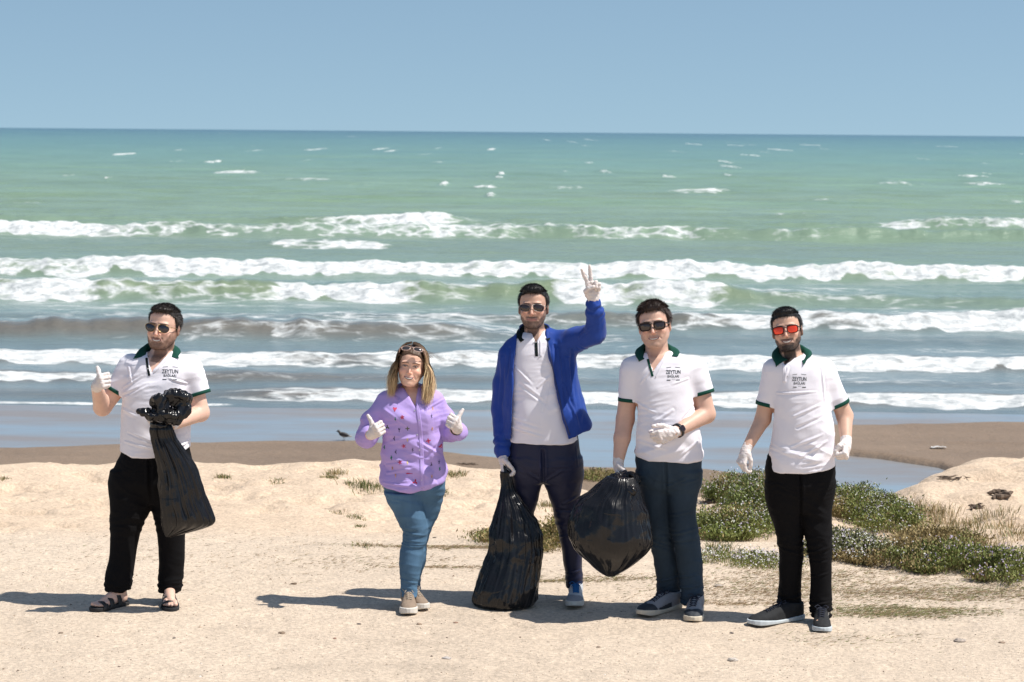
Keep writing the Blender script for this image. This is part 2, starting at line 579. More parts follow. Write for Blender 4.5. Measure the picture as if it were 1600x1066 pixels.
    rr = nd(nt, 'ShaderNodeMapRange', inp={1: 0., 2: 1., 3: .95, 4: .6}); nt.links.new(aw.outputs['Fac'], rr.inputs[0])
    nt.links.new(rr.outputs[0], b.inputs['Roughness'])
    b.inputs['Specular IOR Level'].default_value = .3
    ad = nd(nt, 'ShaderNodeMath', operation='MULTIPLY_ADD'); nt.links.new(n_c.outputs[0], ad.inputs[0]); ad.inputs[1].default_value = 2.2; nt.links.new(n_a.outputs[0], ad.inputs[2])
    bp = nd(nt, 'ShaderNodeBump', inp={'Strength': .9, 'Distance': .012}); nt.links.new(ad.outputs[0], bp.inputs['Height'])
    nt.links.new(bp.outputs[0], b.inputs['Normal'])
    o = obj('ground', me, m)
    tag(o, kind='structure')
    bv = BVHTree.FromPolygons([tuple(v) for v in V], [tuple(q) for q in Q[:0]]) if False else None
    return xs, ys, Z

GX, GY, GZ = make_ground()

def gz(x, y):
    """ground height, read from the built sheet"""
    x = np.asarray(x, float); y = np.asarray(y, float)
    i = np.clip(np.searchsorted(GX, x) - 1, 0, len(GX) - 2); j = np.clip(np.searchsorted(GY, y) - 1, 0, len(GY) - 2)
    u = np.clip((x - GX[i]) / (GX[i + 1] - GX[i]), 0, 1); v = np.clip((y - GY[j]) / (GY[j + 1] - GY[j]), 0, 1)
    return (GZ[i, j] * (1 - u) + GZ[i + 1, j] * u) * (1 - v) + (GZ[i, j + 1] * (1 - u) + GZ[i + 1, j + 1] * u) * v

def on_ground(px, py):
    """where the view through a pixel meets the built ground (march along the ray)"""
    d = ray(px, py)
    t = np.linspace(9, 34, 2500) / d[1]
    P = d[None, :] * t[:, None]; P[:, 2] += HC
    h = gz(P[:, 0], P[:, 1])
    k = np.nonzero(P[:, 2] < h)[0]
    return P[k[0]] if len(k) else ground(px, py)

# ------------------------------------------------------------------ the sea
def D(py):
    return FPX * (HC - SEA) / (py - 206.0)

def make_sea():
    y0 = 31.9
    r = [y0]
    while r[-1] < 30000:
        y = r[-1]
        st = .07 if y < 36 else (.10 if y < 70 else (.17 if y < 105 else y * .0045 * (1 + (y / 900) ** .7)))
        r.append(y + st)
    ys = np.array(r)
    ts = np.concatenate([np.linspace(-2.2, -.30, 40)[:-1], np.linspace(-.30, .30, 560), np.linspace(.30, 2.2, 40)[1:]])
    Y, T = np.meshgrid(ys, ts, indexing='ij')
    X = T * Y
    pxx, _ = project(X, Y, SEA + 0 * X)
    Z = np.zeros_like(X); foam = np.zeros_like(X); brown = np.zeros_like(X)
    n_lo = fbm(X * .035, Y * .03, 1.5, 3)
    n_mid = fbm(X * .22, Y * .2, 4.5, 4)
    n_hi = np.zeros_like(X); q_ = int(np.searchsorted(ys, 110)); n_hi[:q_] = fbm(X[:q_] * 1.1, Y[:q_] * 1.4, 9.5, 3)
    # open water chop
    near = np.exp(-Y / 160.); nr = int(np.searchsorted(ys, 110))
    Z += (.07 + .15 * sstep(40, 120, Y)) * fbm(X * .12, Y * .45, 2.2, 4) * sstep(36, 60, Y) * np.exp(-Y / 900.)
    Z[:nr] += (.012 * fbm(X * 1.0, Y * 2.2, 7.2, 3) * near * sstep(33, 36, Y))[:nr] if False else .02 * n_hi[:nr] * sstep(33, 36, Y[:nr])
    def env(tab):
        t = np.array(tab, float)
        return np.interp(pxx + 18 * n_mid, t[:, 0], t[:, 1])
    # row of foot in the picture, height, foam thickness behind the crest (m), envelope of height, envelope of foam
    W = [
        (371, .42, 9.0, [(-900, 1), (3000, 1)], [(-600, 1), (0, 1), (260, .85), (420, .55), (700, .7), (900, .5), (1150, .55), (1260, .4), (1400, .12), (1600, .2), (2500, .6)], 0.9),
        (352, .50, 5.0, [(-900, .3), (480, .5), (600, 1), (700, 1), (760, .4), (1380, .4), (1450, 1), (2600, 1)], [(-300, .1), (440, .1), (520, .95), (690, .9), (730, .35), (1340, .1), (1400, .75), (1620, .8), (2500, .4)], 0.6),
        (388, .16, 1.2, [(-900, .2), (380, .2), (430, 1), (580, 1), (640, .2), (3000, .2)], [(-900, 0), (395, 0), (420, .9), (590, .9), (620, 0), (3000, 0)], 0.4),
        (432, .44, 1.6, [(-900, .75), (0, .8), (500, .8), (720, .85), (1600, 1), (3000, .9)], [(-900, 1), (640, 1), (720, .92), (860, 1), (3000, 1)], .7),
        (475, .42, 1.1, [(-900, 1), (0, 1), (600, 1), (720, .9), (870, 1), (1120, 1), (1300, .45), (3000, .5)], [(-900, .9), (0, .95), (120, .85), (170, .42), (420, .45), (450, .95), (620, .95), (680, .1), (850, .1), (875, 1), (1100, 1), (1150, .2), (1330, .3), (1600, .1), (3000, .5)], .6),
        (513, .33, .9, [(-900, .2), (400, .3), (700, .5), (1040, .9), (1600, 1), (3000, 1)], [(-900, 0), (430, 0), (660, .45), (840, .5), (900, .2), (1000, .45), (1060, .98), (1600, 1), (3000, 1)], .5),
        (534, .30, .5, [(-900, 1), (300, 1), (700, .9), (820, .3), (1000, .2), (3000, .2)], [(-900, .05), (50, .15), (120, .05), (400, .1), (430, .5), (480, .3), (520, .1), (900, .2), (3000, .0)], .3),
        (577, .19, .9, [(-900, .9), (3000, .9)], [(-900, .9), (360, .95), (520, .75), (800, .8), (1000, .7), (1060, .95), (1620, .95), (3000, .8)], .4),
        (607, .12, .35, [(-900, .8), (0, 1), (420, .9), (700, .6), (1000, .3), (3000, .3)], [(-900, .8), (0, .85), (200, .8), (330, .5), (560, .3), (700, .15), (1000, .1), (3000, .1)], .3),
        (629, .10, .5, [(-900, .3), (330, .5), (420, 1), (3000, 1)], [(-900, .2), (300, .3), (380, .75), (700, .8), (1600, .92), (3000, .8)], .25),
    ]
    for i, (foot, h, trail, he, fe, jit) in enumerate(W):
        c0 = D(foot)
        r0, r1 = np.searchsorted(ys, [c0 - 4 - jit * 2, c0 + 7 + jit * 2 + trail * 2.6 + h * 6])
        if r1 <= r0: continue
        sl = slice(r0, r1)
        x_, y_ = X[sl], Y[sl]; nm = n_mid[sl]
        def env(tab):
            t = np.array(tab, float)
            return np.interp(pxx[sl] + 22 * nm, t[:, 0], t[:, 1])
        xa = ts * c0
        row = lambda f: f[None, :]
        yc = row(c0 + .35 + jit * 1.5 * noise(xa * .06 + 5 * i, 3.3 * i, .7) + jit * .7 * noise(xa * .3, 2.1 * i, 5.) + jit * .25 * noise(xa * 1.3, 7.1 * i, 5.))
        e = env(he); fo = env(fe)
        u = y_ - yc - .25 * h * (1 + row(noise(xa * .5, i * 2., 3.)))
        wf = .35 + h * .7; wb = 1.2 + h * 5
        prof = np.where(u < 0, np.exp(-(u / wf) ** 2), np.exp(-(u / wb) ** 2))
        hh = h * e * row(1 + .38 * noise(xa * .35, i * 9., 1.) + .22 * noise(xa * 1.3, i * 3.1, i * 3.) + .12 * noise(xa * 4.1, i * 5.1, i * 3.))
        lump = noise(x_ * 2.2, y_ * 2.2, i + .5) * .7 + noise(x_ * 6, y_ * 6, i + 2.5) * .4
        amt = row(.75 + .55 * noise(xa * .22, i * 4., 9.) + .3 * noise(xa * .9, i * 4., 3.))
        tr = trail * np.clip(amt, .25, 2)
        lo = -wf * np.clip(1.75 + 1.1 * row(noise(xa * .8, i * 1.7, 21.) + .6 * noise(xa * 2.9, i * 2.7, 11.)), .7, 3.2)
        ff = np.where(u < 0, sstep(0, 1, (u - lo) / (.3 * wf)), 1 - sstep(0, 1, u / tr) * .8)
        ff = np.where(u < tr * 1.3, ff, ff * np.exp(-(u - tr * 1.3) / (tr * .8 + .4)))
        f = ff * fo * (.92 + .45 * nm)
        Z[sl] += hh * prof + np.clip(f - .4, 0, 1) * prof * (.06 + .17 * h) * lump
        foam[sl] = np.maximum(foam[sl], f)
        brown[sl] = np.maximum(brown[sl], np.where(u < 0, np.exp(-((u + wf * .5) / (wf * 1.0)) ** 2), np.exp(-(u / (wf * .8)) ** 2)) * e)
    def env(tab):
        t = np.array(tab, float)
        return np.interp(pxx + 18 * n_mid, t[:, 0], t[:, 1])
    # left-over lace between the breakers
    lace = np.exp(-((Y - 54) / 9.) ** 2) * .42 + np.exp(-((Y - 43) / 4.) ** 2) * .36 + np.exp(-((Y - 90) / 9.) ** 2) * .25 + .26 * np.exp(-((Y - 36) / 3.) ** 2)
    foam = np.maximum(foam, lace * (.72 + .6 * n_mid + .25 * n_hi))
    # single whitecaps further out: (px, py, half width px, strength)
    for cx, cy, hw, st in [(368, 272, 40, 1), (192, 244, 9, 1.2), (1095, 295, 58, 1), (756, 293, 24, .75), (478, 281, 45, .6), (1402, 280, 36, .6), (1517, 268, 15, .9), (1535, 280, 32, .7), (888, 292, 38, .55), (765, 304, 8, .8), (592, 232, 7, .9), (609, 235, 6, .9), (766, 231, 7, .9), (660, 240, 12, .5), (683, 252, 14, .5), (1077, 220, 6, .9), (1213, 228, 9, .9), (1261, 220, 8, .9), (1130, 248, 6, .8), (1052, 232, 10, .5), (1285, 308, 14, .6), (1580, 308, 24, .5), (246, 206, 6, .7), (352, 209, 6, .7), (399, 236, 8, .6), (3, 218, 6, .6), (682, 230, 5, .6), (1530, 247, 12, .4), (80, 230, 5, .5), (1195, 232, 6, .5), (890, 218, 5, .6), (475, 228, 4, .5), (1440, 241, 8, .5), (560, 289, 30, .35), (120, 330, 60, .4), (1240, 333, 60, .5), (950, 330, 40, .3), (40, 325, 40, .4)] + [(float(q0), float(212 + 75 * q1 ** 1.6), float(3 + 9 * q2 * (.3 + q1)), float(.45 + .4 * q3)) for q0, q1, q2, q3 in np.random.default_rng(35).random((48, 4)) * [1900, 1, 1, 1] - [150, 0, 0, 0]]:
        yc = D(cy + 3)
        xc = (cx - 800) / FPX * yc
        w = hw / FPX * yc
        dep = max(2.2 / FPX * yc * yc / 3.9 * .9, .8)
        r0, r1 = np.searchsorted(ys, [yc - 4 * dep, yc + 4 * dep]); q0, q1 = np.searchsorted(ts, [(xc - 2 * w) / yc, (xc + 2 * w) / yc])
        sl = (slice(r0, r1 + 1), slice(q0, q1 + 1))
        x_ = X[sl]; y_ = Y[sl]
        g = np.exp(-(np.abs((x_ - xc) / w)) ** 3 - ((y_ - yc - .8 * dep * noise(x_ / w * 2.2, cx, 1.)) / (dep * (.45 + .55 * (1 + noise(x_ / w * 1.7, cx, 4.))))) ** 2)
        foam[sl] = np.maximum(foam[sl], g * st * (.85 + .3 * n_mid[sl] + .5 * noise(x_ / w * 5, cx, 7.)))
        Z[sl] += .25 * g * min(st, 1) * min(1, yc / 120)
    # the thin last edge of each wash on the sand
    edge = 32.55 + .22 * noise(X * .22, 1., 1.) + .10 * noise(X * .9, 2., 1.)
    Z = Z + .018 * sstep(0, .3, Y - edge) - .10 * sstep(0, -.35, Y - edge)
    foam = np.maximum(foam, .85 * np.exp(-((Y - edge - .12) / .12) ** 2) * env([(-900, 1), (120, 1), (330, .7), (420, .2), (2000, .2)]))
    # water colour by distance: turbid and grey near the beach, green, then deep teal
    dist = np.log(Y)
    py_eq = 206 + FPX * (HC - SEA) / Y + 9 * n_lo * sstep(60, 120, Y)
    stops = [(206, (.04, .115, .16)), (210, (.07, .17, .185)), (222, (.115, .24, .215)), (245, (.155, .285, .22)), (275, (.195, .31, .21)), (310, (.22, .315, .20)), (345, (.215, .305, .215)), (390, (.21, .285, .22)), (430, (.21, .30, .24)), (480, (.20, .28, .25)), (530, (.18, .25, .26)), (600, (.17, .23, .25)), (680, (.16, .20, .22))]
    C = np.stack([np.interp(py_eq, [s[0] for s in stops], [s[1][q] for s in stops]) for q in range(3)], -1)
    patch = sstep(.1, .7, fbm(X * .02, Y * .05, 14., 3))[..., None] * sstep(60, 140, Y)[..., None] * sstep(700, 300, Y)[..., None]
    C = C * (1 - patch * .4) + np.array([.23, .37, .19]) * patch * .4
    br = np.clip(brown * sstep(75, 60, Y), 0, 1)[..., None]
    green = np.array([.20, .25, .13]) * sstep(48, 52, Y)[..., None] + np.array([.165, .125, .09]) * sstep(52, 48, Y)[..., None]
    C = C * (1 - br * .75) + green * br * .75
    C = C * .90 * (1 + .10 * n_mid[..., None] + (.13 * fbm(X * .05, Y * .11, 21., 4) * sstep(70, 110, Y))[..., None])
    far = Y > 1500
    Z = Z * np.exp(-Y / 1200.)
    V = np.stack([X, Y, SEA + .006 + Z], -1).reshape(-1, 3)
    Q = grid_quads(len(ys), len(ts))[:, ::-1]
    me = mesh_np('sea', V, Q, color=C.reshape(-1, 3))
    a = me.attributes.new('foam', 'FLOAT', 'POINT')
    a.data.foreach_set('value', foam.astype(np.float32).ravel())
    m, nt, b = mat('sea_water')
    col = nd(nt, 'ShaderNodeAttribute', attribute_name='Col')
    fo = nd(nt, 'ShaderNodeAttribute', attribute_name='foam')
    tc = nd(nt, 'ShaderNodeTexCoord')
    mp = nd(nt, 'ShaderNodeMapping'); mp.inputs['Scale'].default_value = (.8, 1.25, 1)
    nt.links.new(tc.outputs['Object'], mp.inputs[0])
    f1 = nd(nt, 'ShaderNodeTexNoise', inp={'Scale': .9, 'Detail': 10.0, 'Roughness': .74, 'Distortion': .8}); nt.links.new(mp.outputs[0], f1.inputs['Vector'])
    f2 = nd(nt, 'ShaderNodeTexVoronoi', feature='DISTANCE_TO_EDGE', inp={'Scale': 1.6}); 
    wv = nd(nt, 'ShaderNodeVectorMath', operation='MULTIPLY_ADD')
    nt.links.new(f1.outputs['Color'], wv.inputs[0]); wv.inputs[1].default_value = (.9, .9, .9); nt.links.new(mp.outputs[0], wv.inputs[2])
    nt.links.new(wv.outputs[0], f2.inputs['Vector'])
    web = nd(nt, 'ShaderNodeMapRange', inp={1: 0., 2: .22, 3: .34, 4: 0.}); nt.links.new(f2.outputs[0], web.inputs[0])
    # foam = smoothstep(noise threshold)
    s1 = nd(nt, 'ShaderNodeMath', operation='MULTIPLY_ADD'); nt.links.new(f1.outputs[0], s1.inputs[0]); s1.inputs[1].default_value = 1.5; nt.links.new(fo.outputs['Fac'], s1.inputs[2])
    s1b = nd(nt, 'ShaderNodeMath', operation='MULTIPLY'); nt.links.new(web.outputs[0], s1b.inputs[0])
    sg = nd(nt, 'ShaderNodeMapRange', inp={1: .1, 2: .4, 3: 0., 4: 1.}); nt.links.new(fo.outputs['Fac'], sg.inputs[0]); nt.links.new(sg.outputs[0], s1b.inputs[1])
    s1c = nd(nt, 'ShaderNodeMath', operation='ADD'); nt.links.new(s1.outputs[0], s1c.inputs[0]); nt.links.new(s1b.outputs[0], s1c.inputs[1])
    s2 = nd(nt, 'ShaderNodeMapRange', interpolation_type='SMOOTHSTEP', inp={1: 1.22, 2: 1.72, 3: 0., 4: 1.}); nt.links.new(s1c.outputs[0], s2.inputs[0])
    nb = nd(nt, 'ShaderNodeTexNoise', inp={'Scale': 2.2, 'Detail': 7.0, 'Roughness': .6}); 
    mp2 = nd(nt, 'ShaderNodeMapping'); mp2.inputs['Scale'].default_value = (.35, 1.0, 1); nt.links.new(tc.outputs['Object'], mp2.inputs[0]); nt.links.new(mp2.outputs[0], nb.inputs['Vector'])
    bp = nd(nt, 'ShaderNodeBump', inp={'Strength': .75, 'Distance': .22}); nt.links.new(nb.outputs[0], bp.inputs['Height'])
    nt.links.new(bp.outputs[0], b.inputs['Normal'])
    nt.links.new(col.outputs['Color'], b.inputs['Base Color'])
    b.inputs['Roughness'].default_value = .22
    b.inputs['IOR'].default_value = 1.33
    b.inputs['Specular IOR Level'].default_value = .5
    foamb = nd(nt, 'ShaderNodeBsdfPrincipled')
    fc = nd(nt, 'ShaderNodeTexNoise', inp={'Scale': 3.5, 'Detail': 8.0, 'Roughness': .7}); nt.links.new(mp.outputs[0], fc.inputs['Vector'])
    fr = nd(nt, 'ShaderNodeValToRGB'); fr.color_ramp.elements[0].position = .34; fr.color_ramp.elements[0].color = (.33, .36, .37, 1); fr.color_ramp.elements[1].position = .6; fr.color_ramp.elements[1].color = (.78, .79, .78, 1)
    nt.links.new(fc.outputs[0], fr.inputs[0]); nt.links.new(fr.outputs[0], foamb.inputs['Base Color'])
    foamb.inputs['Roughness'].default_value = .9
    foamb.inputs['Specular IOR Level'].default_value = .2
    fb = nd(nt, 'ShaderNodeBump', inp={'Strength': .8, 'Distance': .12}); nt.links.new(fc.outputs[0], fb.inputs['Height']); nt.links.new(fb.outputs[0], foamb.inputs['Normal'])
    mxs = nd(nt, 'ShaderNodeMixShader'); nt.links.new(s2.outputs[0], mxs.inputs[0]); nt.links.new(b.outputs[0], mxs.inputs[1]); nt.links.new(foamb.outputs[0], mxs.inputs[2])
    nt.links.new(mxs.outputs[0], nt.nodes['Material Output'].inputs[0])
    tag(obj('sea', me, m), kind='structure')

make_sea()

def make_pool():
    xs = np.linspace(-60, 60, 121); ys = np.linspace(21, 33.4, 60)
    X, Y = np.meshgrid(xs, ys, indexing='ij')
    V = np.stack([X, Y, SEA + 0 * X], -1).reshape(-1, 3)
    me = mesh_np('shallow_water', V, grid_quads(len(xs), len(ys)))
    m, nt, b = mat('shallow_water')
    tc = nd(nt, 'ShaderNodeTexCoord')
    mp = nd(nt, 'ShaderNodeMapping'); mp.inputs['Scale'].default_value = (.22, .7, 1); nt.links.new(tc.outputs['Object'], mp.inputs[0])
    n1 = nd(nt, 'ShaderNodeTexNoise', inp={'Scale': 1.3, 'Detail': 5.0, 'Roughness': .55}); nt.links.new(mp.outputs[0], n1.inputs['Vector'])
    cr = nd(nt, 'ShaderNodeValToRGB')
    e = cr.color_ramp.elements
    e[0].position = .34; e[0].color = (.23, .20, .18, 1); e[1].position = .60; e[1].color = (.22, .28, .33, 1)
    nt.links.new(n1.outputs[0], cr.inputs[0]); nt.links.new(cr.outputs[0], b.inputs['Base Color'])
    b.inputs['Roughness'].default_value = .25; b.inputs['IOR'].default_value = 1.33
    n2 = nd(nt, 'ShaderNodeTexNoise', inp={'Scale': 9.0, 'Detail': 4.0}); nt.links.new(mp.outputs[0], n2.inputs['Vector'])
    bp = nd(nt, 'ShaderNodeBump', inp={'Strength': .35, 'Distance': .02}); nt.links.new(n2.outputs[0], bp.inputs['Height']); nt.links.new(bp.outputs[0], b.inputs['Normal'])
    tag(obj('shallow_water', me, m), kind='structure')
make_pool()
# ------------------------------------------------------------------ materials of the people
M = {}
M['skin'] = pmat('skin', (.6, .4, .3), rough=.48, attr=True, sss=.08, spec=.4, bump=.0006, bscale=260, var=.05, vscale=30)
M['hair'] = pmat('hair', (.03, .02, .015), rough=.55, attr=True, spec=.5)
M['cotton'] = pmat('white_pique_cotton', (.80, .775, .83), rough=.85, bump=.0005, bscale=600, spec=.2, sheen=.15, var=.015)
M['green'] = pmat('dark_green_knit', (.008, .06, .042), rough=.85, bump=.0006, bscale=500, spec=.2)
M['black_knit'] = pmat('black_knit', (.006, .012, .012), rough=.85, bump=.0006, bscale=500, spec=.2)
M['print'] = pmat('dark_print', (.035, .045, .05), rough=.8, spec=.2)
M['black'] = pmat('black_jersey', (.0045, .0042, .005), rough=.85, bump=.0008, bscale=300, spec=.14)
M['navy'] = pmat('navy_track_fabric', (.011, .014, .042), rough=.55, bump=.0005, bscale=300, spec=.35)
M['denim_dark'] = pmat('dark_denim', (.028, .046, .068), rough=.82, bump=.0011, bscale=260, spec=.2, var=.32, vscale=5, aniso=(1, 1, .5))
M['denim_mid'] = pmat('mid_denim', (.075, .150, .240), rough=.8, bump=.0009, bscale=260, spec=.2, var=.22, vscale=6, aniso=(1, 1, .5))
M['lilac'] = pmat('lilac_cotton', (.45, .33, .69), rough=.75, bump=.0004, bscale=400, spec=.25, var=.03)
M['blue'] = pmat('royal_blue_fleece', (.006, .042, .26), rough=.6, bump=.0006, bscale=380, spec=.3, sheen=.1, var=.06)
M['blue_dark'] = pmat('blue_stitching', (.005, .02, .12), rough=.5)
M['glove'] = pmat('white_latex', (.70, .63, .60), rough=.5, sss=.05, bump=.0010, bscale=120, spec=.4, var=.05, vscale=40)
M['bag'] = None
M['gold'] = pmat('thin_gold_wire', (.45, .32, .16), rough=.3, metal=1)
M['steel'] = pmat('grey_wire', (.3, .3, .3), rough=.3, metal=1)
M['plastic'] = pmat('black_plastic', (.01, .009, .009), rough=.25)
M['tort'] = pmat('brown_black_plastic', (.03, .016, .01), rough=.25)
M['pinkframe'] = pmat('pale_pink_plastic', (.55, .38, .32), rough=.3)
M['lens_dark'] = pmat('dark_lens', (.012, .008, .016), rough=.06, coat=.6)
M['lens_brown'] = pmat('brown_lens', (.028, .013, .011), rough=.07, coat=.5)
M['lens_grey'] = pmat('grey_lens', (.035, .03, .03), rough=.08, coat=.4)
M['lens_red'] = pmat('red_mirror_lens', (.95, .06, .015), rough=.16, metal=.35, coat=.6)
M['teeth'] = pmat('teeth', (.66, .62, .56), rough=.3)
M['eye'] = pmat('eye', (1, 1, 1), rough=.15, attr=True)
M['rubber_white'] = pmat('white_rubber', (.66, .62, .56), rough=.7, var=.08, vscale=30, bump=.0005)
M['rubber_blue'] = pmat('pale_blue_white_rubber', (.50, .55, .58), rough=.7, var=.08, vscale=30)
M['rubber_cream'] = pmat('cream_rubber', (.60, .53, .42), rough=.7, var=.08, vscale=30)
M['suede'] = pmat('beige_suede', (.25, .185, .135), rough=.9, bump=.0008, bscale=300, var=.1, vscale=20)
M['shoe_black'] = pmat('black_canvas', (.010, .011, .013), rough=.85, bump=.0009, bscale=400, var=.1, vscale=20)
M['shoe_grey'] = pmat('grey_mesh_fabric', (.26, .26, .28), rough=.8, bump=.001, bscale=400, var=.1, vscale=20)
M['shoe_navy'] = pmat('dark_slate_suede', (.022, .028, .037), rough=.7, bump=.0008, bscale=300)
M['shoe_white'] = pmat('white_mesh_fabric', (.48, .50, .53), rough=.75, bump=.001, bscale=400, var=.08, vscale=20)
M['lace_blue'] = pmat('blue_lace', (.01, .13, .36), rough=.8)
M['lace_dark'] = pmat('dark_lace', (.012, .015, .03), rough=.8)
M['lace_beige'] = pmat('beige_lace', (.42, .34, .26), rough=.8)
M['strap'] = pmat('black_grey_strap', (.022, .021, .021), rough=.6, bump=.0008, bscale=300)
M['outsole'] = pmat('dark_outsole', (.018, .018, .02), rough=.8)
M['button'] = pmat('button', (.65, .63, .66), rough=.4)
M['thread'] = pmat('embroidery_thread', (.5, .5, .5), rough=.7, attr=True)

# ------------------------------------------------------------------ heads
HEAD = [  # z, cx, cy, rx, ry  (head height 0.24 from chin to crown, face towards -y)
    (-.118, 0, -.066, .012, .014), (-.112, 0, -.062, .030, .028), (-.100, 0, -.054, .041, .039), (-.085, 0, -.042, .0505, .051), (-.066, 0, -.028, .0590, .065),
    (-.045, 0, -.012, .0655, .080), (-.020, 0, .003, .0705, .092), (.005, 0, .010, .0735, .098), (.030, 0, .012, .076, .103), (.055, 0, .013, .0755, .102),
    (.080, 0, .015, .068, .092), (.100, 0, .018, .053, .072), (.112, 0, .020, .035, .048), (.119, 0, .021, .012, .018)]
_headloft = loft(HEAD, 2.25)[0]

def rot_m(yaw, pitch, roll):
    """yaw>0 turns the face to the viewer's left, pitch>0 tips the chin up, roll>0 drops the viewer's right side of the head"""
    R = Matrix.Rotation(-yaw, 3, 'Z') @ Matrix.Rotation(-pitch, 3, 'X') @ Matrix.Rotation(roll, 3, 'Y')
    return np.array(R)

SMILE = .010
def lip_curve(t, up=True, openm=.0, smile=SMILE, w=.0295):
    x = w * t
    z = -.068 + smile * t * t + (openm * .4 if up else -openm * .6) * (1 - t * t) + (.0015 * (1 - abs(t)) * (-1 if up else 1))
    y = -.0955 + .018 * t * t + (0 if up else .002)
    return np.stack([x, y, z], -1)

def head_field(x, y, z, H):
    """signed distance of a head with its features; x,y,z already in head coordinates"""
    jaw = H.get('jaw', 0.); fem = H.get('fem', 0)
    xs_ = x / (1 + jaw * sstep(.0, -.07, z) + .05 * fem * sstep(.05, .0, z))
    d = _headloft(xs_, y, z)
    ax = np.abs(x)
    # brow, cheeks, sockets
    d = smin(d, ellip((.028, -.081, .024), (.026, .012, .0065 if not fem else .005))[0](ax, y, z), .012)
    d = smin(d, ellip((.041, -.068, -.030), (.021, .022, .018))[0](ax, y, z), .022)
    d = smax(d, -ellip((.031, -.100, .003), (.018, .0125, .0115))[0](ax, y, z), .012)
    d = smin(d, ellip((.031, -.0795, .002), (.0135, .0105, .0095))[0](ax, y, z), .004)
    # nose
    ns = H.get('nose', 1.0)
    d = smin(d, rcone((0, -.086, .012), (0, -.0925 - .020 * ns, -.034), .0058 * ns, .0092 * ns)[0](x, y, z), .010)
    d = smin(d, ellip((.0125 * ns, -.094 - .005 * ns, -.037), (.0075 * ns, .009, .0065 * ns))[0](ax, y, z), .006)
    d = smax(d, -ellip((.0065, -.1035, -.0445), (.0032, .004, .003))[0](ax, y, z), .002)
    # mouth: muzzle, gap, lips
    d = smin(d, ellip((0, -.078, -.066), (.030, .020, .020))[0](x, y, z), .02)
    sm, om = H.get('smile', .008), H.get('open', .007)
    d = smin(d, ellip((.036, -.074, -.050), (.008, .012, .014))[0](ax, y, z), .012)
    fold = H.get('fold', .45)
    if fold:
        for pa, pb in (((.0175, -.101, -.040), (.028, -.094, -.052)), ((.028, -.094, -.052), (.037, -.086, -.070))):
            d = smax(d, -rcone(pa, pb, .0022 * fold, .0022 * fold)[0](ax, y, z), .007)
    for up in (True, False):
        P = [lip_curve(t, up, om, sm) for t in (-1, -.5, 0, .5, 1)]
        for i in range(4):
            ra, rb = [(.0022, .0040), (.0040, .0044), (.0044, .0040), (.0040, .0022)][i]
            d = smin(d, rcone(P[i], P[i + 1], ra, rb)[0](x, y, z), .003)
    d = smin(d, ellip((0, -.083, -.098), (.019, .014, .012))[0](x, y, z), .014)
    # ears
    Re = np.array(Matrix.Rotation(.28, 3, 'Z') @ Matrix.Rotation(-.15, 3, 'X'))
    e = ellip((.0765, .012, -.010), (.0105, .018, .031), Re)[0](ax, y, z)
    e = smax(e, -ellip((.087, .007, -.006), (.006, .009, .018), Re)[0](ax, y, z), .004)
    d = smin(d, e, .007)
    return d

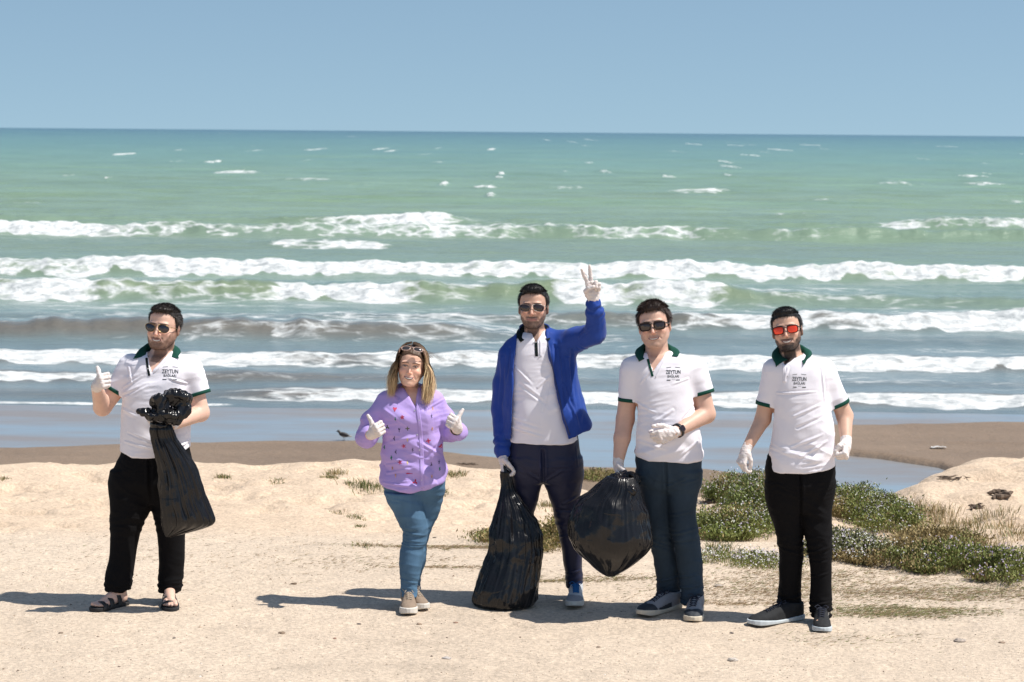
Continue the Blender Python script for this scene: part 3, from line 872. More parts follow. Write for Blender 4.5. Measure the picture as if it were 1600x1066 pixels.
def head_colors(q, n, H):
    """albedo of the skin at head coordinates q (Nx3)"""
    x, y, z = q.T; ax = np.abs(x)
    base = np.array(H['skin'])
    C = np.tile(base, (len(q), 1))
    red = np.array([1.0, .72, .68])
    def mix(C, col, f):
        return C * (1 - f[:, None]) + np.asarray(col) * f[:, None]
    blush = .75 * np.exp(-((ax - .040) / .020) ** 2 - ((z + .028) / .018) ** 2 - ((y + .075) / .04) ** 2) + .7 * np.exp(-(x / .014) ** 2 - ((z + .034) / .012) ** 2) * (y < -.09)
    ear = np.exp(-((ax - .078) / .010) ** 2 - ((z + .01) / .035) ** 2) * .6
    C = C * (1 + (red - 1) * np.clip(blush + ear, 0, 1)[:, None])
    C = C * (1 + .05 * noise(x * 60, y * 60, z * 60))[:, None]
    # beard
    b = H.get('beard', 0)
    if b:
        bc = np.array(H['beard_col'])
        sm = H.get('smile', .008)
        line = -.048 - .022 * sstep(.062, .034, ax) + .045 * sstep(.057, .072, ax)
        m = sstep(.006, -.008, z - line) * (y < .035) * sstep(-.128, -.112, z)
        m = m * sstep(.0, .05, np.maximum(ax - .0, -z - .06) + .04)
        mo = np.exp(-((z + .0565 - .1 * ax) / .0055) ** 2) * sstep(.040, .030, ax) * (y < -.06)
        chin = sstep(-.078, -.088, z) * sstep(.04, .028, ax)
        m = np.clip(m * (.75 + .25 * noise(x * 40, y * 40, z * 40)), 0, 1)
        m = np.maximum(m * (1 - .35 * np.exp(-((ax - .04) / .012) ** 2 - ((z + .055) / .012) ** 2)), mo * .95)
        m = np.maximum(m, chin * H.get('chin', .8))
        m = m * (1 - .9 * np.exp(-(x / .028) ** 2 - ((z + .069 - .012 * (ax / .026) ** 2) / .007) ** 2))
        m = m * (1 + .25 * noise(x * 400, y * 400, z * 400))
        C = mix(C, bc, np.clip(m * b, 0, 1))
    # lips and mouth
    sm, om = H.get('smile', .008), H.get('open', .007)
    t = np.clip(ax / .0295, 0, 1)
    zz = z - (-.068 + sm * t * t)
    lip = sstep(1.0, .7, np.abs(zz) / (.0085 * np.sqrt(1.02 - np.minimum(t, 1) ** 2) + .001)) * (ax < .031) * (y < -.06)
    C = mix(C, H.get('lip', (.42, .17, .15)), lip * .8)
    gap = sstep(1, .7, np.abs(zz + om * .12) / (om * .62 * np.sqrt(1.02 - np.minimum(t, 1) ** 2) + 1e-4)) * (ax < .027) * (y < -.05) if om > 0 else 0 * x
    C = mix(C, (.13, .035, .03), gap * .85)
    C = mix(C, (.28, .10, .09), (np.exp(-(zz / .0012) ** 2) * (ax < .028) * (y < -.05) if om <= 0 else 0 * x) * .8)
    # brows
    bz = z - (.0235 + H.get('browup', 0) - 9 * (ax - .030) ** 2 - .0)
    br = sstep(1, .3, np.abs(bz) / H.get('browt', .0045)) * sstep(.008, .014, ax) * sstep(.056, .045, ax) * (y < -.05)
    C = mix(C, H['hair_col'], np.clip(br * (.85 + .4 * noise(x * 500, y * 300, z * 500)), 0, 1))
    # lashes round the eyes
    ez = (z - .002) / .0068; ex = (ax - .031) / .0150
    la = np.exp(-((np.sqrt(ez ** 2 + ex ** 2) - 1) / .22) ** 2) * sstep(-.5, .3, ez) * (y < -.05)
    C = mix(C, (.05, .03, .025), la * H.get('lash', .6))
    return C

def hairline(x, y, z):
    """positive where short hair grows"""
    ax = np.abs(x)
    zl = np.interp(y, [-.12, -.075, -.055, -.035, -.022, -.010, .000, .016, .030, .055, .080, .11], [.086, .082, .072, .056, .030, -.010, -.022, .022, .018, -.035, -.065, -.075])
    return z - zl

def blades(P, N, comb, length, width, n, col, var, seed, lift=.5, curl=.3):
    """n short tapering hairs standing on a surface"""
    r = np.random.default_rng(seed)
    k = r.integers(0, len(P), n)
    p = P[k]; nn = N[k]
    c = comb[k] + r.normal(size=(n, 3)) * .25
    dirn = nn * lift + c; dirn /= np.linalg.norm(dirn, axis=1)[:, None]
    side = np.cross(dirn, nn + r.normal(size=(n, 3)) * .3); side /= np.linalg.norm(side, axis=1)[:, None] + 1e-9
    L = (length * (.6 + .8 * r.random(n)))[:, None]; w = width
    p = p - nn * .002
    a = p - side * w; b = p + side * w
    mid = p + dirn * L * .55 + nn * L * .12
    c1 = mid - side * w * .8; d1 = mid + side * w * .8
    tip = p + (dirn + c * curl) * L
    V = np.stack([a, b, c1, d1, tip], 1).reshape(-1, 3)
    i = np.arange(n)[:, None] * 5
    Q = np.concatenate([i, i + 1, i + 3, i + 2], 1); T = np.concatenate([i + 2, i + 3, i + 4], 1)
    C = np.asarray(col) * (1 + var * r.normal(size=(n, 1)))
    C = np.clip(np.repeat(C[:, None, :], 5, 1).reshape(-1, 3), 0.001, 1)
    return V, Q, T, C

class Person:
    def __init__(s, label, foot_px, Y=None):
        s.Y = Y if Y is not None else ground(*foot_px)[1]
        g = at(foot_px[0], foot_px[1], s.Y); s.O = np.array([g[0], s.Y, 0.])
        s.root = thing('person', tuple(s.O), label, 'person')
    def P(s, px, py, dy=0.):
        """point in the person's own coordinates"""
        return at(px, py, s.Y + dy) - s.O
    def F(s, px, py, dy=-.115):
        """the same for a mark on the front of the chest or belly"""
        return at(px, py, s.Y + dy) - s.O
    def rows(s, tab, dx=0):
        """silhouette rows (py, left px, right px, depth radius or ratio<0, dy) -> loft sections"""
        out = []
        for r in tab:
            py, l, rr, ry = r[:4]; dy = r[4] if len(r) > 4 else 0
            a = s.P(l, py, dy); b = s.P(rr, py, dy)
            rx = (b[0] - a[0]) / 2
            out.append(((a[2] + b[2]) / 2, (a[0] + b[0]) / 2, dy, rx, -ry * rx if ry < 0 else ry))
        return out
    def part(s, name, V, Q, material, color=None, parent=None, T=None, smooth=True):
        return obj(name, mesh_np(name, V, Q, T, smooth, color), material, parent or s.root)

def polyfield(P, names):
    pass

def limb(P, pts, rad):
    """chain of round cones through picture points (px, py, dy)"""
    J = [P.P(*p) for p in pts]
    return [rcone(J[i], J[i + 1], rad[i], rad[i + 1]) for i in range(len(J) - 1)], J

def hand_frame(f, t):
    f = np.asarray(f, float); f /= np.linalg.norm(f)
    t = np.asarray(t, float); t = t - f * (t @ f); t /= np.linalg.norm(t)
    return f, t

def hand_prims(W, f, t, n, curls, thumb, sc=1.0, grow=0.0, spread=(.0, .0, .0, .0), tl=1.0):
    """W wrist, f finger direction, t thumb side, n palm side. curls: four (mcp, pip, dip) in degrees. thumb: three directions in (f,t,n)"""
    pr = []
    off = (.031, .0105, -.0105, -.029); ml = (.088, .091, .086, .078)
    L = ((.042, .026, .021), (.046, .029, .022), (.043, .027, .021), (.034, .021, .019))
    W = np.asarray(W, float)
    def v(a, b, c): return f * a + t * b + n * c
    g = grow
    for i in range(4):
        b0 = W + v(.008, off[i] * .55, .0) * sc
        k = W + v(ml[i], off[i], -.004 if i in (1, 2) else 0) * sc
        pr.append((rcone(b0, k, .0135 * sc + g, .0115 * sc + g), .012))
        c = curls[i]; a = 0; p = k
        sp = spread[i]
        for j in range(3):
            a += math.radians(c[j])
            dr = v(math.cos(a), sp, math.sin(a)); dr /= np.linalg.norm(dr)
            q = p + dr * L[i][j] * sc
            r0, r1 = [(.0100, .0090), (.0090, .0080), (.0080, .0064)][j]
            pr.append((rcone(p, q, r0 * sc + g, r1 * sc + g), .0035))
            p = q
    p = W + v(.022, .028, .008) * sc
    pr.append((rcone(W + v(.010, .010, .006) * sc, p, .016 * sc + g, .0155 * sc + g), .010))
    for j, (d, l) in enumerate(zip(thumb, (.040 * tl, .034 * tl, .026 * tl))):
        dr = v(*d); dr /= np.linalg.norm(dr)
        q = p + dr * l * sc
        r0, r1 = [(.0150, .0115), (.0112, .0102), (.0100, .0078)][j]
        pr.append((rcone(p, q, r0 * sc + g, r1 * sc + g), .008 if j == 0 else .004))
        p = q
    pr.append((rcone(W - f * .012 * sc, W + f * .03 * sc, .024 * sc + g, .026 * sc + g), .015))
    return pr

FIST = ((78, 98, 62), (82, 100, 62), (86, 100, 62), (88, 98, 62))
def glove(P, W, back, f, t, n, curls, thumb, sc=1.0, spread=(0, 0, 0, 0), cuff=.05, rc=.030, tl=1.0):
    """white glove: back = direction up the forearm"""
    W = np.asarray(W, float)
    pr = hand_prims(W, f, t, n, curls, thumb, sc, .0016, spread, tl)
    back = np.asarray(back, float) / np.linalg.norm(back)
    lo = np.min([p[0][1] for p in pr], 0) - .02; hi = np.max([p[0][2] for p in pr], 0) + .02
    ce = W + back * cuff
    lo = np.minimum(lo, ce - .06); hi = np.maximum(hi, ce + .06)
    F = Field(axis(lo[0], hi[0], .0024), axis(lo[1], hi[1], .0024), axis(lo[2], hi[2], .0024))
    for p, k in pr: F.add(p, k)
    F.add(rcone(W, W + back * (cuff + .03), .0275 * sc, rc), .012)
    F.clip(lambda X, Y, Z: (X - ce[0]) * back[0] + (Y - ce[1]) * back[1] + (Z - ce[2]) * back[2], .002)
    V, Q = F.mesh()
    N = vnormals(V, Q)
    V = V + N * (.0009 * noise(V[:, 0] * 90, V[:, 1] * 90, V[:, 2] * 90) + .0009 * (1 - 2 * np.abs(noise(V[:, 0] * 45, V[:, 1] * 45, V[:, 2] * 110))))[:, None]
    # crumpled edge of the cuff
    dd = (V - W) @ back
    V = V + N * (.0025 * sstep(.02, cuff, dd) * noise(V[:, 0] * 60, V[:, 1] * 60, V[:, 2] * 60))[:, None]
    P.part('glove', V, Q, M['glove'])
    return V

def make_body(P, torso, legs, arms, neck, H, feet, skin, bare_feet=False, hx=.0028):
    """one continuous skin surface: head, neck, trunk, arms, legs, feet"""
    c = np.asarray(H['c']); R = H['R']; sc = H['s']
    Rr = .155 * sc
    lo = np.array([1e9] * 3); hi = -lo
    prs = []
    ts_ = sorted(torso, key=lambda r: r[0]); z0_ = ts_[0][0]
    slim = [(r[0], r[1], r[2] + .02 * sstep(.16, .0, r[0] - z0_), r[3] - .012 * sstep(.16, .0, r[0] - z0_), r[4] - .045 * sstep(.16, .0, r[0] - z0_)) for r in ts_]
    prs.append((loft(slim, 2.3, -.012), .02))
    for l in legs: prs.append((loft(l, 2.1, -.014), .03))
    for pr in arms: prs += [(p, .015) for p in pr]
    for pr in feet: prs += [(p, .006 if bare_feet else .02) for p in pr]
    for n_ in neck: prs.append((n_, .014))
    for (f, a, b), k in prs:
        lo = np.minimum(lo, a); hi = np.maximum(hi, b)
    lo = np.minimum(lo, c - Rr) - .03; hi = np.maximum(hi, c + Rr) + .03
    F = Field(axis(lo[0], hi[0], .0075, (c[0] - .1 * sc, c[0] + .1 * sc, hx)), axis(lo[1], hi[1], .0075, (c[1] - .13 * sc, c[1] + .09 * sc, hx)),
              axis(lo[2], hi[2], .0075, (c[2] - .15 * sc, c[2] + .13 * sc, hx)))
    if bare_feet:
        F.ax = (F.ax[0], F.ax[1], axis(lo[2], hi[2], .0075, (c[2] - .15 * sc, c[2] + .13 * sc, hx)))
    for p, k in prs: F.add(p, k)
    sl = F.sl(c - Rr, c + Rr, .0)
    X, Y, Z = [q - c[i] for i, q in enumerate(F.pts(sl))]
    x = (R[0, 0] * X + R[1, 0] * Y + R[2, 0] * Z) / sc; y = (R[0, 1] * X + R[1, 1] * Y + R[2, 1] * Z) / sc; z = (R[0, 2] * X + R[1, 2] * Y + R[2, 2] * Z) / sc
    F.F[sl] = smin(F.F[sl], head_field(x, y, z, H) * sc, .016)
    V, Q = F.mesh(1)
    q = (V - c) @ R / sc
    N = vnormals(V, Q)
    C = head_colors(q, N, H)
    far = np.linalg.norm(q, axis=1) > .2
    C[far] = np.asarray(skin) * (1 + .05 * noise(V[far, 0] * 30, V[far, 1] * 30, V[far, 2] * 30))[:, None]
    o = P.part('body', V, Q, M['skin'], C)
    return V, Q, N

def to_world(H, q):
    return np.asarray(q, float) * H['s'] @ H['R'].T + H['c']

def skull(X, Y, Z, t):
    """the head grown by t, with a clean dome"""
    w = sstep(.015, .055, Z)
    return (_headloft(X, Y, Z) - t) * (1 - w) + ellip((0, .0125, .030), (.0765 + t, .1035 + t, .0895 + t))[0](X, Y, Z) * w

def short_hair(P, H, thick=.011, quiff=.012, blade=.012, n=5000, seed=1, fringe=0, extra=None):
    sc = H['s']
    g = np.arange(-.125, .1501, .0028, dtype=np.float32)
    F = Field(g, g, g)
    sl = (slice(None),) * 3
    X, Y, Z = F.pts(sl)
    d = skull(X, Y, Z, thick)
    d = smin(d, ellip((0, -.045, .100), (.058, .045, .018 + quiff))[0](X, Y, Z), .02)
    if extra is not None: d = extra(d, X, Y, Z)
    nz = noise(X * 45, Y * 45, Z * 20)
    hl = hairline(X + 0 * Y + 0 * Z, Y + 0 * X + 0 * Z, Z + 0 * X + 0 * Y) + fringe * .01 * (Y < -.05) + .004 * nz
    # thinner at the sides, so that it tapers towards the ears
    d = d + (thick - .003) * sstep(.06, -.01, Z)
    d = smax(d, -hl * .8, .006)
    F.F[:] = d
    V, Q = F.mesh(1)
    N = vnormals(V, Q)
    st = noise(V[:, 0] * 160, V[:, 1] * 30, V[:, 2] * 70)
    V = V + N * (.0022 * st + .003 * noise(V[:, 0] * 28, V[:, 1] * 22, V[:, 2] * 22))[:, None]
    comb = np.stack([.5 * np.sign(V[:, 0]) * (np.abs(V[:, 0]) > .05) + .35 * noise(V[:, 0] * 15, V[:, 1] * 15, 3.), np.where(V[:, 2] > .07, -.45, .35) + .3 * noise(V[:, 0] * 12, V[:, 1] * 12, V[:, 2] * 12), np.where(V[:, 2] > .085, .2, -.9)], 1)
    col = np.array(H['hair_col'])
    C = np.clip(col * (1 + .35 * noise(V[:, 0] * 150, V[:, 1] * 40, V[:, 2] * 60))[:, None], .001, 1)
    out = np.linalg.norm(V - [0, .01, .02], axis=1) > .07
    bV, bQ, bT, bC = blades(V[out], N[out], comb[out], blade, .0007, n, col * 1.1, .35, seed)
    mb = MB(); mb.add(to_world(H, V), Q, None, C); mb.add(to_world(H, bV), bQ, bT, bC)
    me = mb.mesh('hair')
    obj('hair', me, M['hair'], P.root)

def stubble(P, H, n, length, seed, body):
    """short whiskers on cheeks, chin and lip"""
    V, N, q = body
    x, y, z = q.T; ax = np.abs(x)
    m = (z < -.045) & (z > -.119) & (y < .015) & (np.linalg.norm(q, axis=1) < .19)
    m &= ~((ax < .027) & (np.abs(z + .068 - .008) < .010))
    line = -.052 - .022 * (ax < .048) + .02 * (ax > .060)
    m &= (z < line) | ((np.abs(z + .056) < .006) & (ax < .032))
    if m.sum() < 10: return
    nl = (N @ H['R'])
    comb = np.stack([0 * x, 0 * x - .1, 0 * x - 1], 1)[m]
    bV, bQ, bT, bC = blades(q[m], nl[m], comb, length, .00045, n, H['beard_col'], .4, seed, .35)
    mb = MB(); mb.add(to_world(H, bV), bQ, bT, bC)
    obj('beard', mb.mesh('beard'), M['hair'], P.root)

def eyes_teeth(P, H, teeth=True):
    for sx in (-1, 1):
        th = np.linspace(0, 2 * math.pi, 25)[:-1]; rr = np.linspace(0, 1, 7)
        V = []; C = []
        for r_ in rr:
            for a in th:
                x = .0122 * r_ * math.cos(a); z = (.0052 if not H.get('fem') else .0036) * r_ * math.sin(a)
                V.append((sx * .031 + x, -.0915 + 5.0 * (x * x), .002 + z))
                i = math.hypot(x + .0005, z) < .0046
                C.append((.035, .018, .010) if i else (.34, .30, .28) if z < .0020 else (.06, .04, .03))
        mb = MB(); mb.add(to_world(H, V), grid_quads(7, 24, True), None, np.array(C))
        obj('eye', mb.mesh('eye'), M['eye'], P.root)
    om = H.get('open', .007); sm = H.get('smile', .008)
    if teeth and om > 0:
        t = np.linspace(-.80, .80, 17); k = np.array([-1, -.6, 0, .6, 1.])
        TT, K = np.meshgrid(t, k, indexing='ij')
        x = .0265 * TT; zc = -.068 + sm * TT * TT - om * .04; hh = om * .40 * np.sqrt(1.02 - TT * TT)
        z = zc + hh * K
        ys = np.linspace(-.13, -.06, 141)
        f = head_field(x[..., None] + 0 * ys, 0 * x[..., None] + ys, z[..., None] + 0 * ys, H)
        y = ys[np.argmax(f < 0, axis=-1)] - .0010 + .0012 * np.abs(K) ** 3
        y = y + .0004 * (np.arange(17)[:, None] % 2)
        V = np.stack([x, y, z], -1); back = V + [0, .004, 0]
        A = np.concatenate([V.reshape(-1, 3), back.reshape(-1, 3)]); q = grid_quads(17, 5)[:, ::-1]
        obj('teeth', mesh_np('teeth', to_world(H, A), np.concatenate([q, q[:, ::-1] + 85])), M['teeth'], P.root)

def lens_pts(shape, w, h, n=36):
    a = np.linspace(0, 2 * math.pi, n + 1)[:-1]
    c, s_ = np.cos(a), np.sin(a)
    e = {'aviator': .82, 'square': .5, 'round': .85}[shape]
    x = np.sign(c) * np.abs(c) ** e * w; z = np.sign(s_) * np.abs(s_) ** e * h
    if shape == 'aviator':
        x = x * (1 - .16 * sstep(.3, -1., z / h))
    if shape == 'square':
        x = x * np.where(z < 0, 1 - .14 * np.abs(z / h), 1)
    return x, z

def sunglasses(P, H, shape, w, h, frame_mat, lens_mat, fr, gap=.009, top=False, zc=-.001, yf=-.1085):
    root = thing_part = bpy.data.objects.new('sunglasses', None)
    fm = MB()
    mb = MB()
    def tf(V):
        V = np.asarray(V, float)
        if top:
            R = np.array(Matrix.Rotation(math.radians(-38), 3, 'X'))
            V = (V - [0, -.085, 0]) @ R.T + [0, -.090, .094]
        return to_world(H, V)
    curve = lambda x: yf + 2.6 * x * x
    lens = []
    for sx in (-1, 1):
        x, z = lens_pts(shape, w, h)
        cx = sx * (w + gap)
        xx = cx + sx * x
        zz = zc + z - (.10 * x if shape == 'aviator' else 0) * sx
        ring = np.stack([xx, curve(xx), zz], 1)
        fm.tube(tf(np.concatenate([ring, ring[:2]])), fr * H['s'], 6)
        V = []
        for q in (0, .5, 1):
            X_ = cx + (xx - cx) * q; Z_ = zc + (zz - zc) * q
            V.append(np.stack([X_, curve(X_) - .0012 * (1 - q * q), Z_], 1))
        for q in (1, 0):
            X_ = cx + (xx - cx) * q; Z_ = zc + (zz - zc) * q
            V.append(np.stack([X_, curve(X_) + .0012, Z_], 1))
        lens.append((tf(np.concatenate(V)), grid_quads(5, len(x), True)))
    # bridge, temples
    b = gap + w * (.12 if shape != 'aviator' else .2)
    fm.tube(tf([(-b, curve(b), zc + h * .45), (0, curve(0) - .001, zc + h * .62), (b, curve(b), zc + h * .45)]), fr * 1.1 * H['s'], 6)
    if shape == 'aviator':
        fm.tube(tf([(-b * 1.6, curve(b), zc + h * .92), (0, curve(0) - .001, zc + h * .98), (b * 1.6, curve(b), zc + h * .92)]), fr * .9 * H['s'], 6)
    for sx in (-1, 1):
        x0 = sx * (2 * w + gap)
        fm.tube(tf([(x0 * .985, curve(x0), zc + h * .5), (sx * .0735, curve(x0) + .010, zc + h * .45), (sx * .0795, -.03, zc + .003), (sx * .0805, .010, zc + .001), (sx * .079, .022, zc - .015)]), np.array([1.4, 1.5, 1.3, 1.2, 1]) * max(fr, .0013) * H['s'], 6)
    f = obj('sunglasses', fm.mesh('sunglasses'), frame_mat, P.root)
    bpy.data.objects.remove(root)
    for V, Q in lens:
        obj('lens', mesh_np('lens', V, Q), lens_mat, f)

# ------------------------------------------------------------------ clothes
def wr(V, N, amp, ang, f_al, f_ac, seed, ridge=True):
    """wrinkles running along a direction that leans by ang from horizontal in the x-z plane"""
    x, y, z = V.T
    ca, sa = np.cos(ang), np.sin(ang)
    al = x * ca + z * sa; ac = -x * sa + z * ca
    n = noise(al * f_al + seed, y * f_al * 1.2, ac * f_ac + seed * 1.7)
    if ridge: n = 1 - 2.4 * np.abs(n)
    mask = sstep(-.15, .45, noise(x * 5 + seed, y * 5, z * 5 - seed))
    return amp * n * mask

def facets(x, y, z, seed, fr, n=4):
    """crumpled-film relief: flat facets that meet in sharp creases"""
    r = np.random.default_rng(seed); s_ = 0
    wx = .35 * noise(x * fr * .35, y * fr * .35, z * fr * .35 + seed)
    for i in range(n):
        d = r.normal(size=3); d /= np.linalg.norm(d)
        t = (x * d[0] + y * d[1] + z * d[2]) * fr * r.uniform(.6, 1.3) + wx * (1 + i * .4) + r.random()
        s_ = s_ + (np.abs((t % 1) * 2 - 1) * 2 - 1) * r.uniform(.6, 1)
    return s_ / n * 1.4

def finish(V, Q, disp):
    N = vnormals(V, Q)
    return V + N * disp[:, None]

def creases(P, V, N, lines, front=True):
    """hand-placed folds: (px0, py0, px1, py1, width m, depth m)"""
    d = np.zeros(len(V))
    for px0, py0, px1, py1, w, a in lines:
        A = P.F(px0, py0)[[0, 2]]; B = P.F(px1, py1)[[0, 2]]
        ba = B - A; L = ba @ ba
        rx, rz = V[:, 0] - A[0], V[:, 2] - A[1]
        t = (rx * ba[0] + rz * ba[1]) / L
        tc_ = np.clip(t, 0, 1)
        s_ = ((rx - tc_ * ba[0]) * (-ba[1]) + (rz - tc_ * ba[1]) * ba[0]) / math.sqrt(L)
        dist = np.sqrt((rx - tc_ * ba[0]) ** 2 + (rz - tc_ * ba[1]) ** 2)
        prof = np.exp(-(dist / w) ** 2) - .6 * np.exp(-((dist - 1.6 * w) / w) ** 2)
        tap = np.exp(-((tc_ - .4) / .55) ** 4)
        d += a * prof * tap
    return d * (sstep(.25, -.1, N[:, 1]) if front else 1)

def make_polo(P, torso, sleeves, neck, hem, vneck, name='polo_shirt', mat_=None, wrk=1.0, lines=(), seed=0, h=.0045, extra=None, hemsag=.01, fit=0., adds=()):
    """torso: loft sections; sleeves: (shoulder, cuff, r0, r1, depth); hem: two picture points; vneck: (left px,py, right px,py, bottom px,py)"""
    prs = [(loft(torso, 2.4, fit, .02), .02)]
    for s_ in sleeves:
        prs.append((rcone(s_[0], s_[1] + (s_[1] - s_[0]) * .25, s_[2], s_[3]), .045))
    prs += list(adds)
    lo = np.min([p[0][1] for p in prs], 0) - .03; hi = np.max([p[0][2] for p in prs], 0) + .03
    F = Field(axis(lo[0], hi[0], h), axis(lo[1], hi[1], h), axis(lo[2], hi[2], h))
    for p, k in prs: F.add(p, k)
    # cut the sleeves square at the cuff
    for a, c, r0, r1, _ in sleeves:
        d = (c - a) / np.linalg.norm(c - a)
        E = c + d * .35
        def cyl(X, Y, Z, c=c, d=d, R=max(r0, r1) + .03):
            x, y, z = X - c[0], Y - c[1], Z - c[2]
            t = x * d[0] + y * d[1] + z * d[2]
            rr = np.sqrt(np.maximum(x * x + y * y + z * z - t * t, 0))
            return np.maximum(np.maximum(-t, t - .3), rr - R)
        R = max(r0, r1) + .03
        F.cut((cyl, np.minimum(c, E) - R, np.maximum(c, E) + R), .002)
    hl, hr = P.F(*hem[0], -.05), P.F(*hem[1], -.05)
    F.clip(lambda X, Y, Z: (hl[2] + (hr[2] - hl[2]) * (X - hl[0]) / (hr[0] - hl[0]) - hemsag * (1 - ((X - (hl[0] + hr[0]) / 2) / (hr[0] - hl[0]) * 2) ** 2) * (Y < .05)) - Z + 0 * Y, .004)
    if extra is not None: extra(F)
    for n_ in neck: F.cut(n_, .006)
    if vneck is not None:
        A, B, C = P.F(*vneck[0], -.06), P.F(*vneck[1], -.06), P.F(*vneck[2], -.10)
        def vee2(X, Y, Z):
            t = (Z - C[2]) / (((A[2] + B[2]) / 2) - C[2])
            xl = C[0] + (A[0] - C[0]) * t; xr = C[0] + (B[0] - C[0]) * t
            return np.maximum(np.maximum(np.maximum(xl - X, X - xr) * .9, C[2] - Z), Y - .0)
        F.cut((vee2, np.array([min(A[0], C[0]) - .01, -.3, C[2] - .01]), np.array([max(B[0], C[0]) + .01, .0, A[2] + .03])), .002)
    V, Q = F.mesh(1)
    N = vnormals(V, Q)
    sgn = np.sign(V[:, 0] - torso[-1][1])
    d = wr(V, N, .0066, .30, 2.8, 14, seed + 1) + wr(V, N, .0054, -.42, 3.1, 13, seed + 5) + wr(V, N, .0032, .15, 6, 32, seed + 9) + .0030 * fbm(V[:, 0] * 9 + seed, V[:, 1] * 9, V[:, 2] * 7, 2)
    d += (.0080 if name != 'polo_shirt' else .0022) * facets(V[:, 0], V[:, 1], V[:, 2] * .7, int(seed) + 3, 10., 4)
    zb = hl[2]
    d = d * wrk * (.55 + .75 * sstep(zb + .35, zb + .05, V[:, 2]))
    d += creases(P, V, N, lines)
    V = V + N * d[:, None]
    o = P.part(name, V, Q, mat_ or M['cotton'])
    return V, Q, o

def sleeve_cuff(P, shirt, a, c, r, mat_, w=.018, parent=None):
    """ribbed band round the end of a sleeve, fitted to the cloth by rays from the arm's axis"""
    d = (c - a) / np.linalg.norm(c - a)
    u = np.cross(d, (0, 1, 0)); u /= np.linalg.norm(u); v = np.cross(d, u)
    bv = BVHTree.FromPolygons([tuple(p) for p in shirt[0]], [tuple(q) for q in shirt[1]])
    n = 40; V = []
    for k, (off, gr) in enumerate([(-w, .0005), (-w, .004), (-w * .5, .0045), (.002, .004), (.002, -.006), (-w * .3, -.006)]):
        for j in range(n):
            th = j / n * 2 * math.pi
            dr = u * math.cos(th) + v * math.sin(th)
            o_ = c + d * min(off, -.004)
            h = bv.ray_cast(Vector(o_ + dr * (r + .05)), Vector(-dr), r + .05)
            rr = (r + .05 - h[3]) if h[0] is not None else r
            rr = min(max(rr, r * .8), r * 1.15)
            V.append(c + d * off + dr * (rr + gr))
    V = np.array(V)
    # smooth round the ring
    V = V.reshape(6, n, 3)
    for _ in range(3): V = (np.roll(V, 1, 1) + 2 * V + np.roll(V, -1, 1)) / 4
    Q = grid_quads(6, n, True)
    P.part('sleeve_cuff', V.reshape(-1, 3), Q, mat_, parent=parent)

def bvh_of(V, Q):
    return BVHTree.FromPolygons([tuple(p) for p in V], [tuple(q) for q in Q])

def collar(P, shirt, C, r, back_h, front_drop, spread_, tipL, tipR, mat_, parent, thick=.0028, gapL=.25, gapR=.25, height=.03):
    """turned-down collar: C centre of the neck ring, tipL/tipR picture points of the two collar points"""
    bv = bvh_of(*shirt)
    n = 72; Vs = []
    TL = P.F(*tipL, -.07); TR = P.F(*tipR, -.07)
    rows = 8
    G = np.zeros((rows, n, 3))
    for j in range(n):
        s_ = j / (n - 1)
        th = math.pi * 1.5 - (gapL + s_ * (2 * math.pi - gapL - gapR)) * 1.0   # starts front left, runs round the back
        # direction: angle measured so that -y is the front; s=0 on the viewer's left of the opening
        a = gapL + s_ * (2 * math.pi - gapL - gapR)
        dx, dy = -math.sin(a), -math.cos(a)
        fz = (1 + math.cos(a)) / 2            # 1 front, 0 back
        fr = fz ** 1.5
        base = np.array([C[0] + dx * r[0], C[1] + dy * r[1], C[2]])
        top = base + np.array([dx * .004, dy * .004, height * (1 - fr) + back_h * (1 - fz) - front_drop * fr])
        fold = top + np.array([dx * .006, dy * .006, .000])
        # outer edge
        outl = np.array([C[0] + dx * (r[0] + spread_), C[1] + dy * (r[1] + spread_ * .75), C[2] - .022 + back_h * (1 - fz) * .6 - front_drop * fr * .6])
        tip = TL if s_ < .5 else TR
        wgt = sstep(.30, .02, min(s_, 1 - s_)) ** 1.5
        outl = outl * (1 - wgt) + tip * wgt
        if wgt > .3: outl[1] = min(outl[1], C[1] - r[1] * .9)
        # drop on to the cloth: straight down onto the shoulders, or back from the front
        near = bv.find_nearest(Vector(outl))
        if near[0] is not None and (Vector(outl) - near[0]).length < .09:
            nn = near[1]
            outl = np.array(near[0]) + np.array(nn) * .0075
        G[0, j] = base + np.array([0, 0, -.012 - front_drop * fr * .9])
        G[1, j] = top - np.array([dx, dy, 0]) * .001
        G[2, j] = fold + np.array([dx, dy, 0]) * .004
        for k in range(3, rows):
            t = (k - 2) / (rows - 3)
            p = fold * (1 - t) + outl * t
            p = p + np.array([dx * .012, dy * .012, .008]) * math.sin(math.pi * t) * (.9 - .5 * fr)
            G[k, j] = p
    for _ in range(4):
        G[:, 1:-1] = (G[:, :-2] + 2 * G[:, 1:-1] + G[:, 2:]) / 4
    V = G.reshape(-1, 3); Q = grid_quads(rows, n)[:, ::-1]
    me = mesh_np('collar', V, Q)
    o = obj('collar', me, mat_, parent)
    md = o.modifiers.new('thickness', 'SOLIDIFY'); md.thickness = thick; md.offset = 1
    return G

def on_cloth(bv, P3, off=.0015, dirn=(0, 1, 0)):
    """move points onto the cloth along dirn (away from the viewer)"""
    out = []
    d = Vector(dirn)
    for p in P3:
        q = Vector(p) - d * .6
        h = bv.ray_cast(q, d, 2.0)
        out.append(np.array(h[0]) - np.array(d) * off if h[0] is not None else np.array(p))
    return np.array(out)

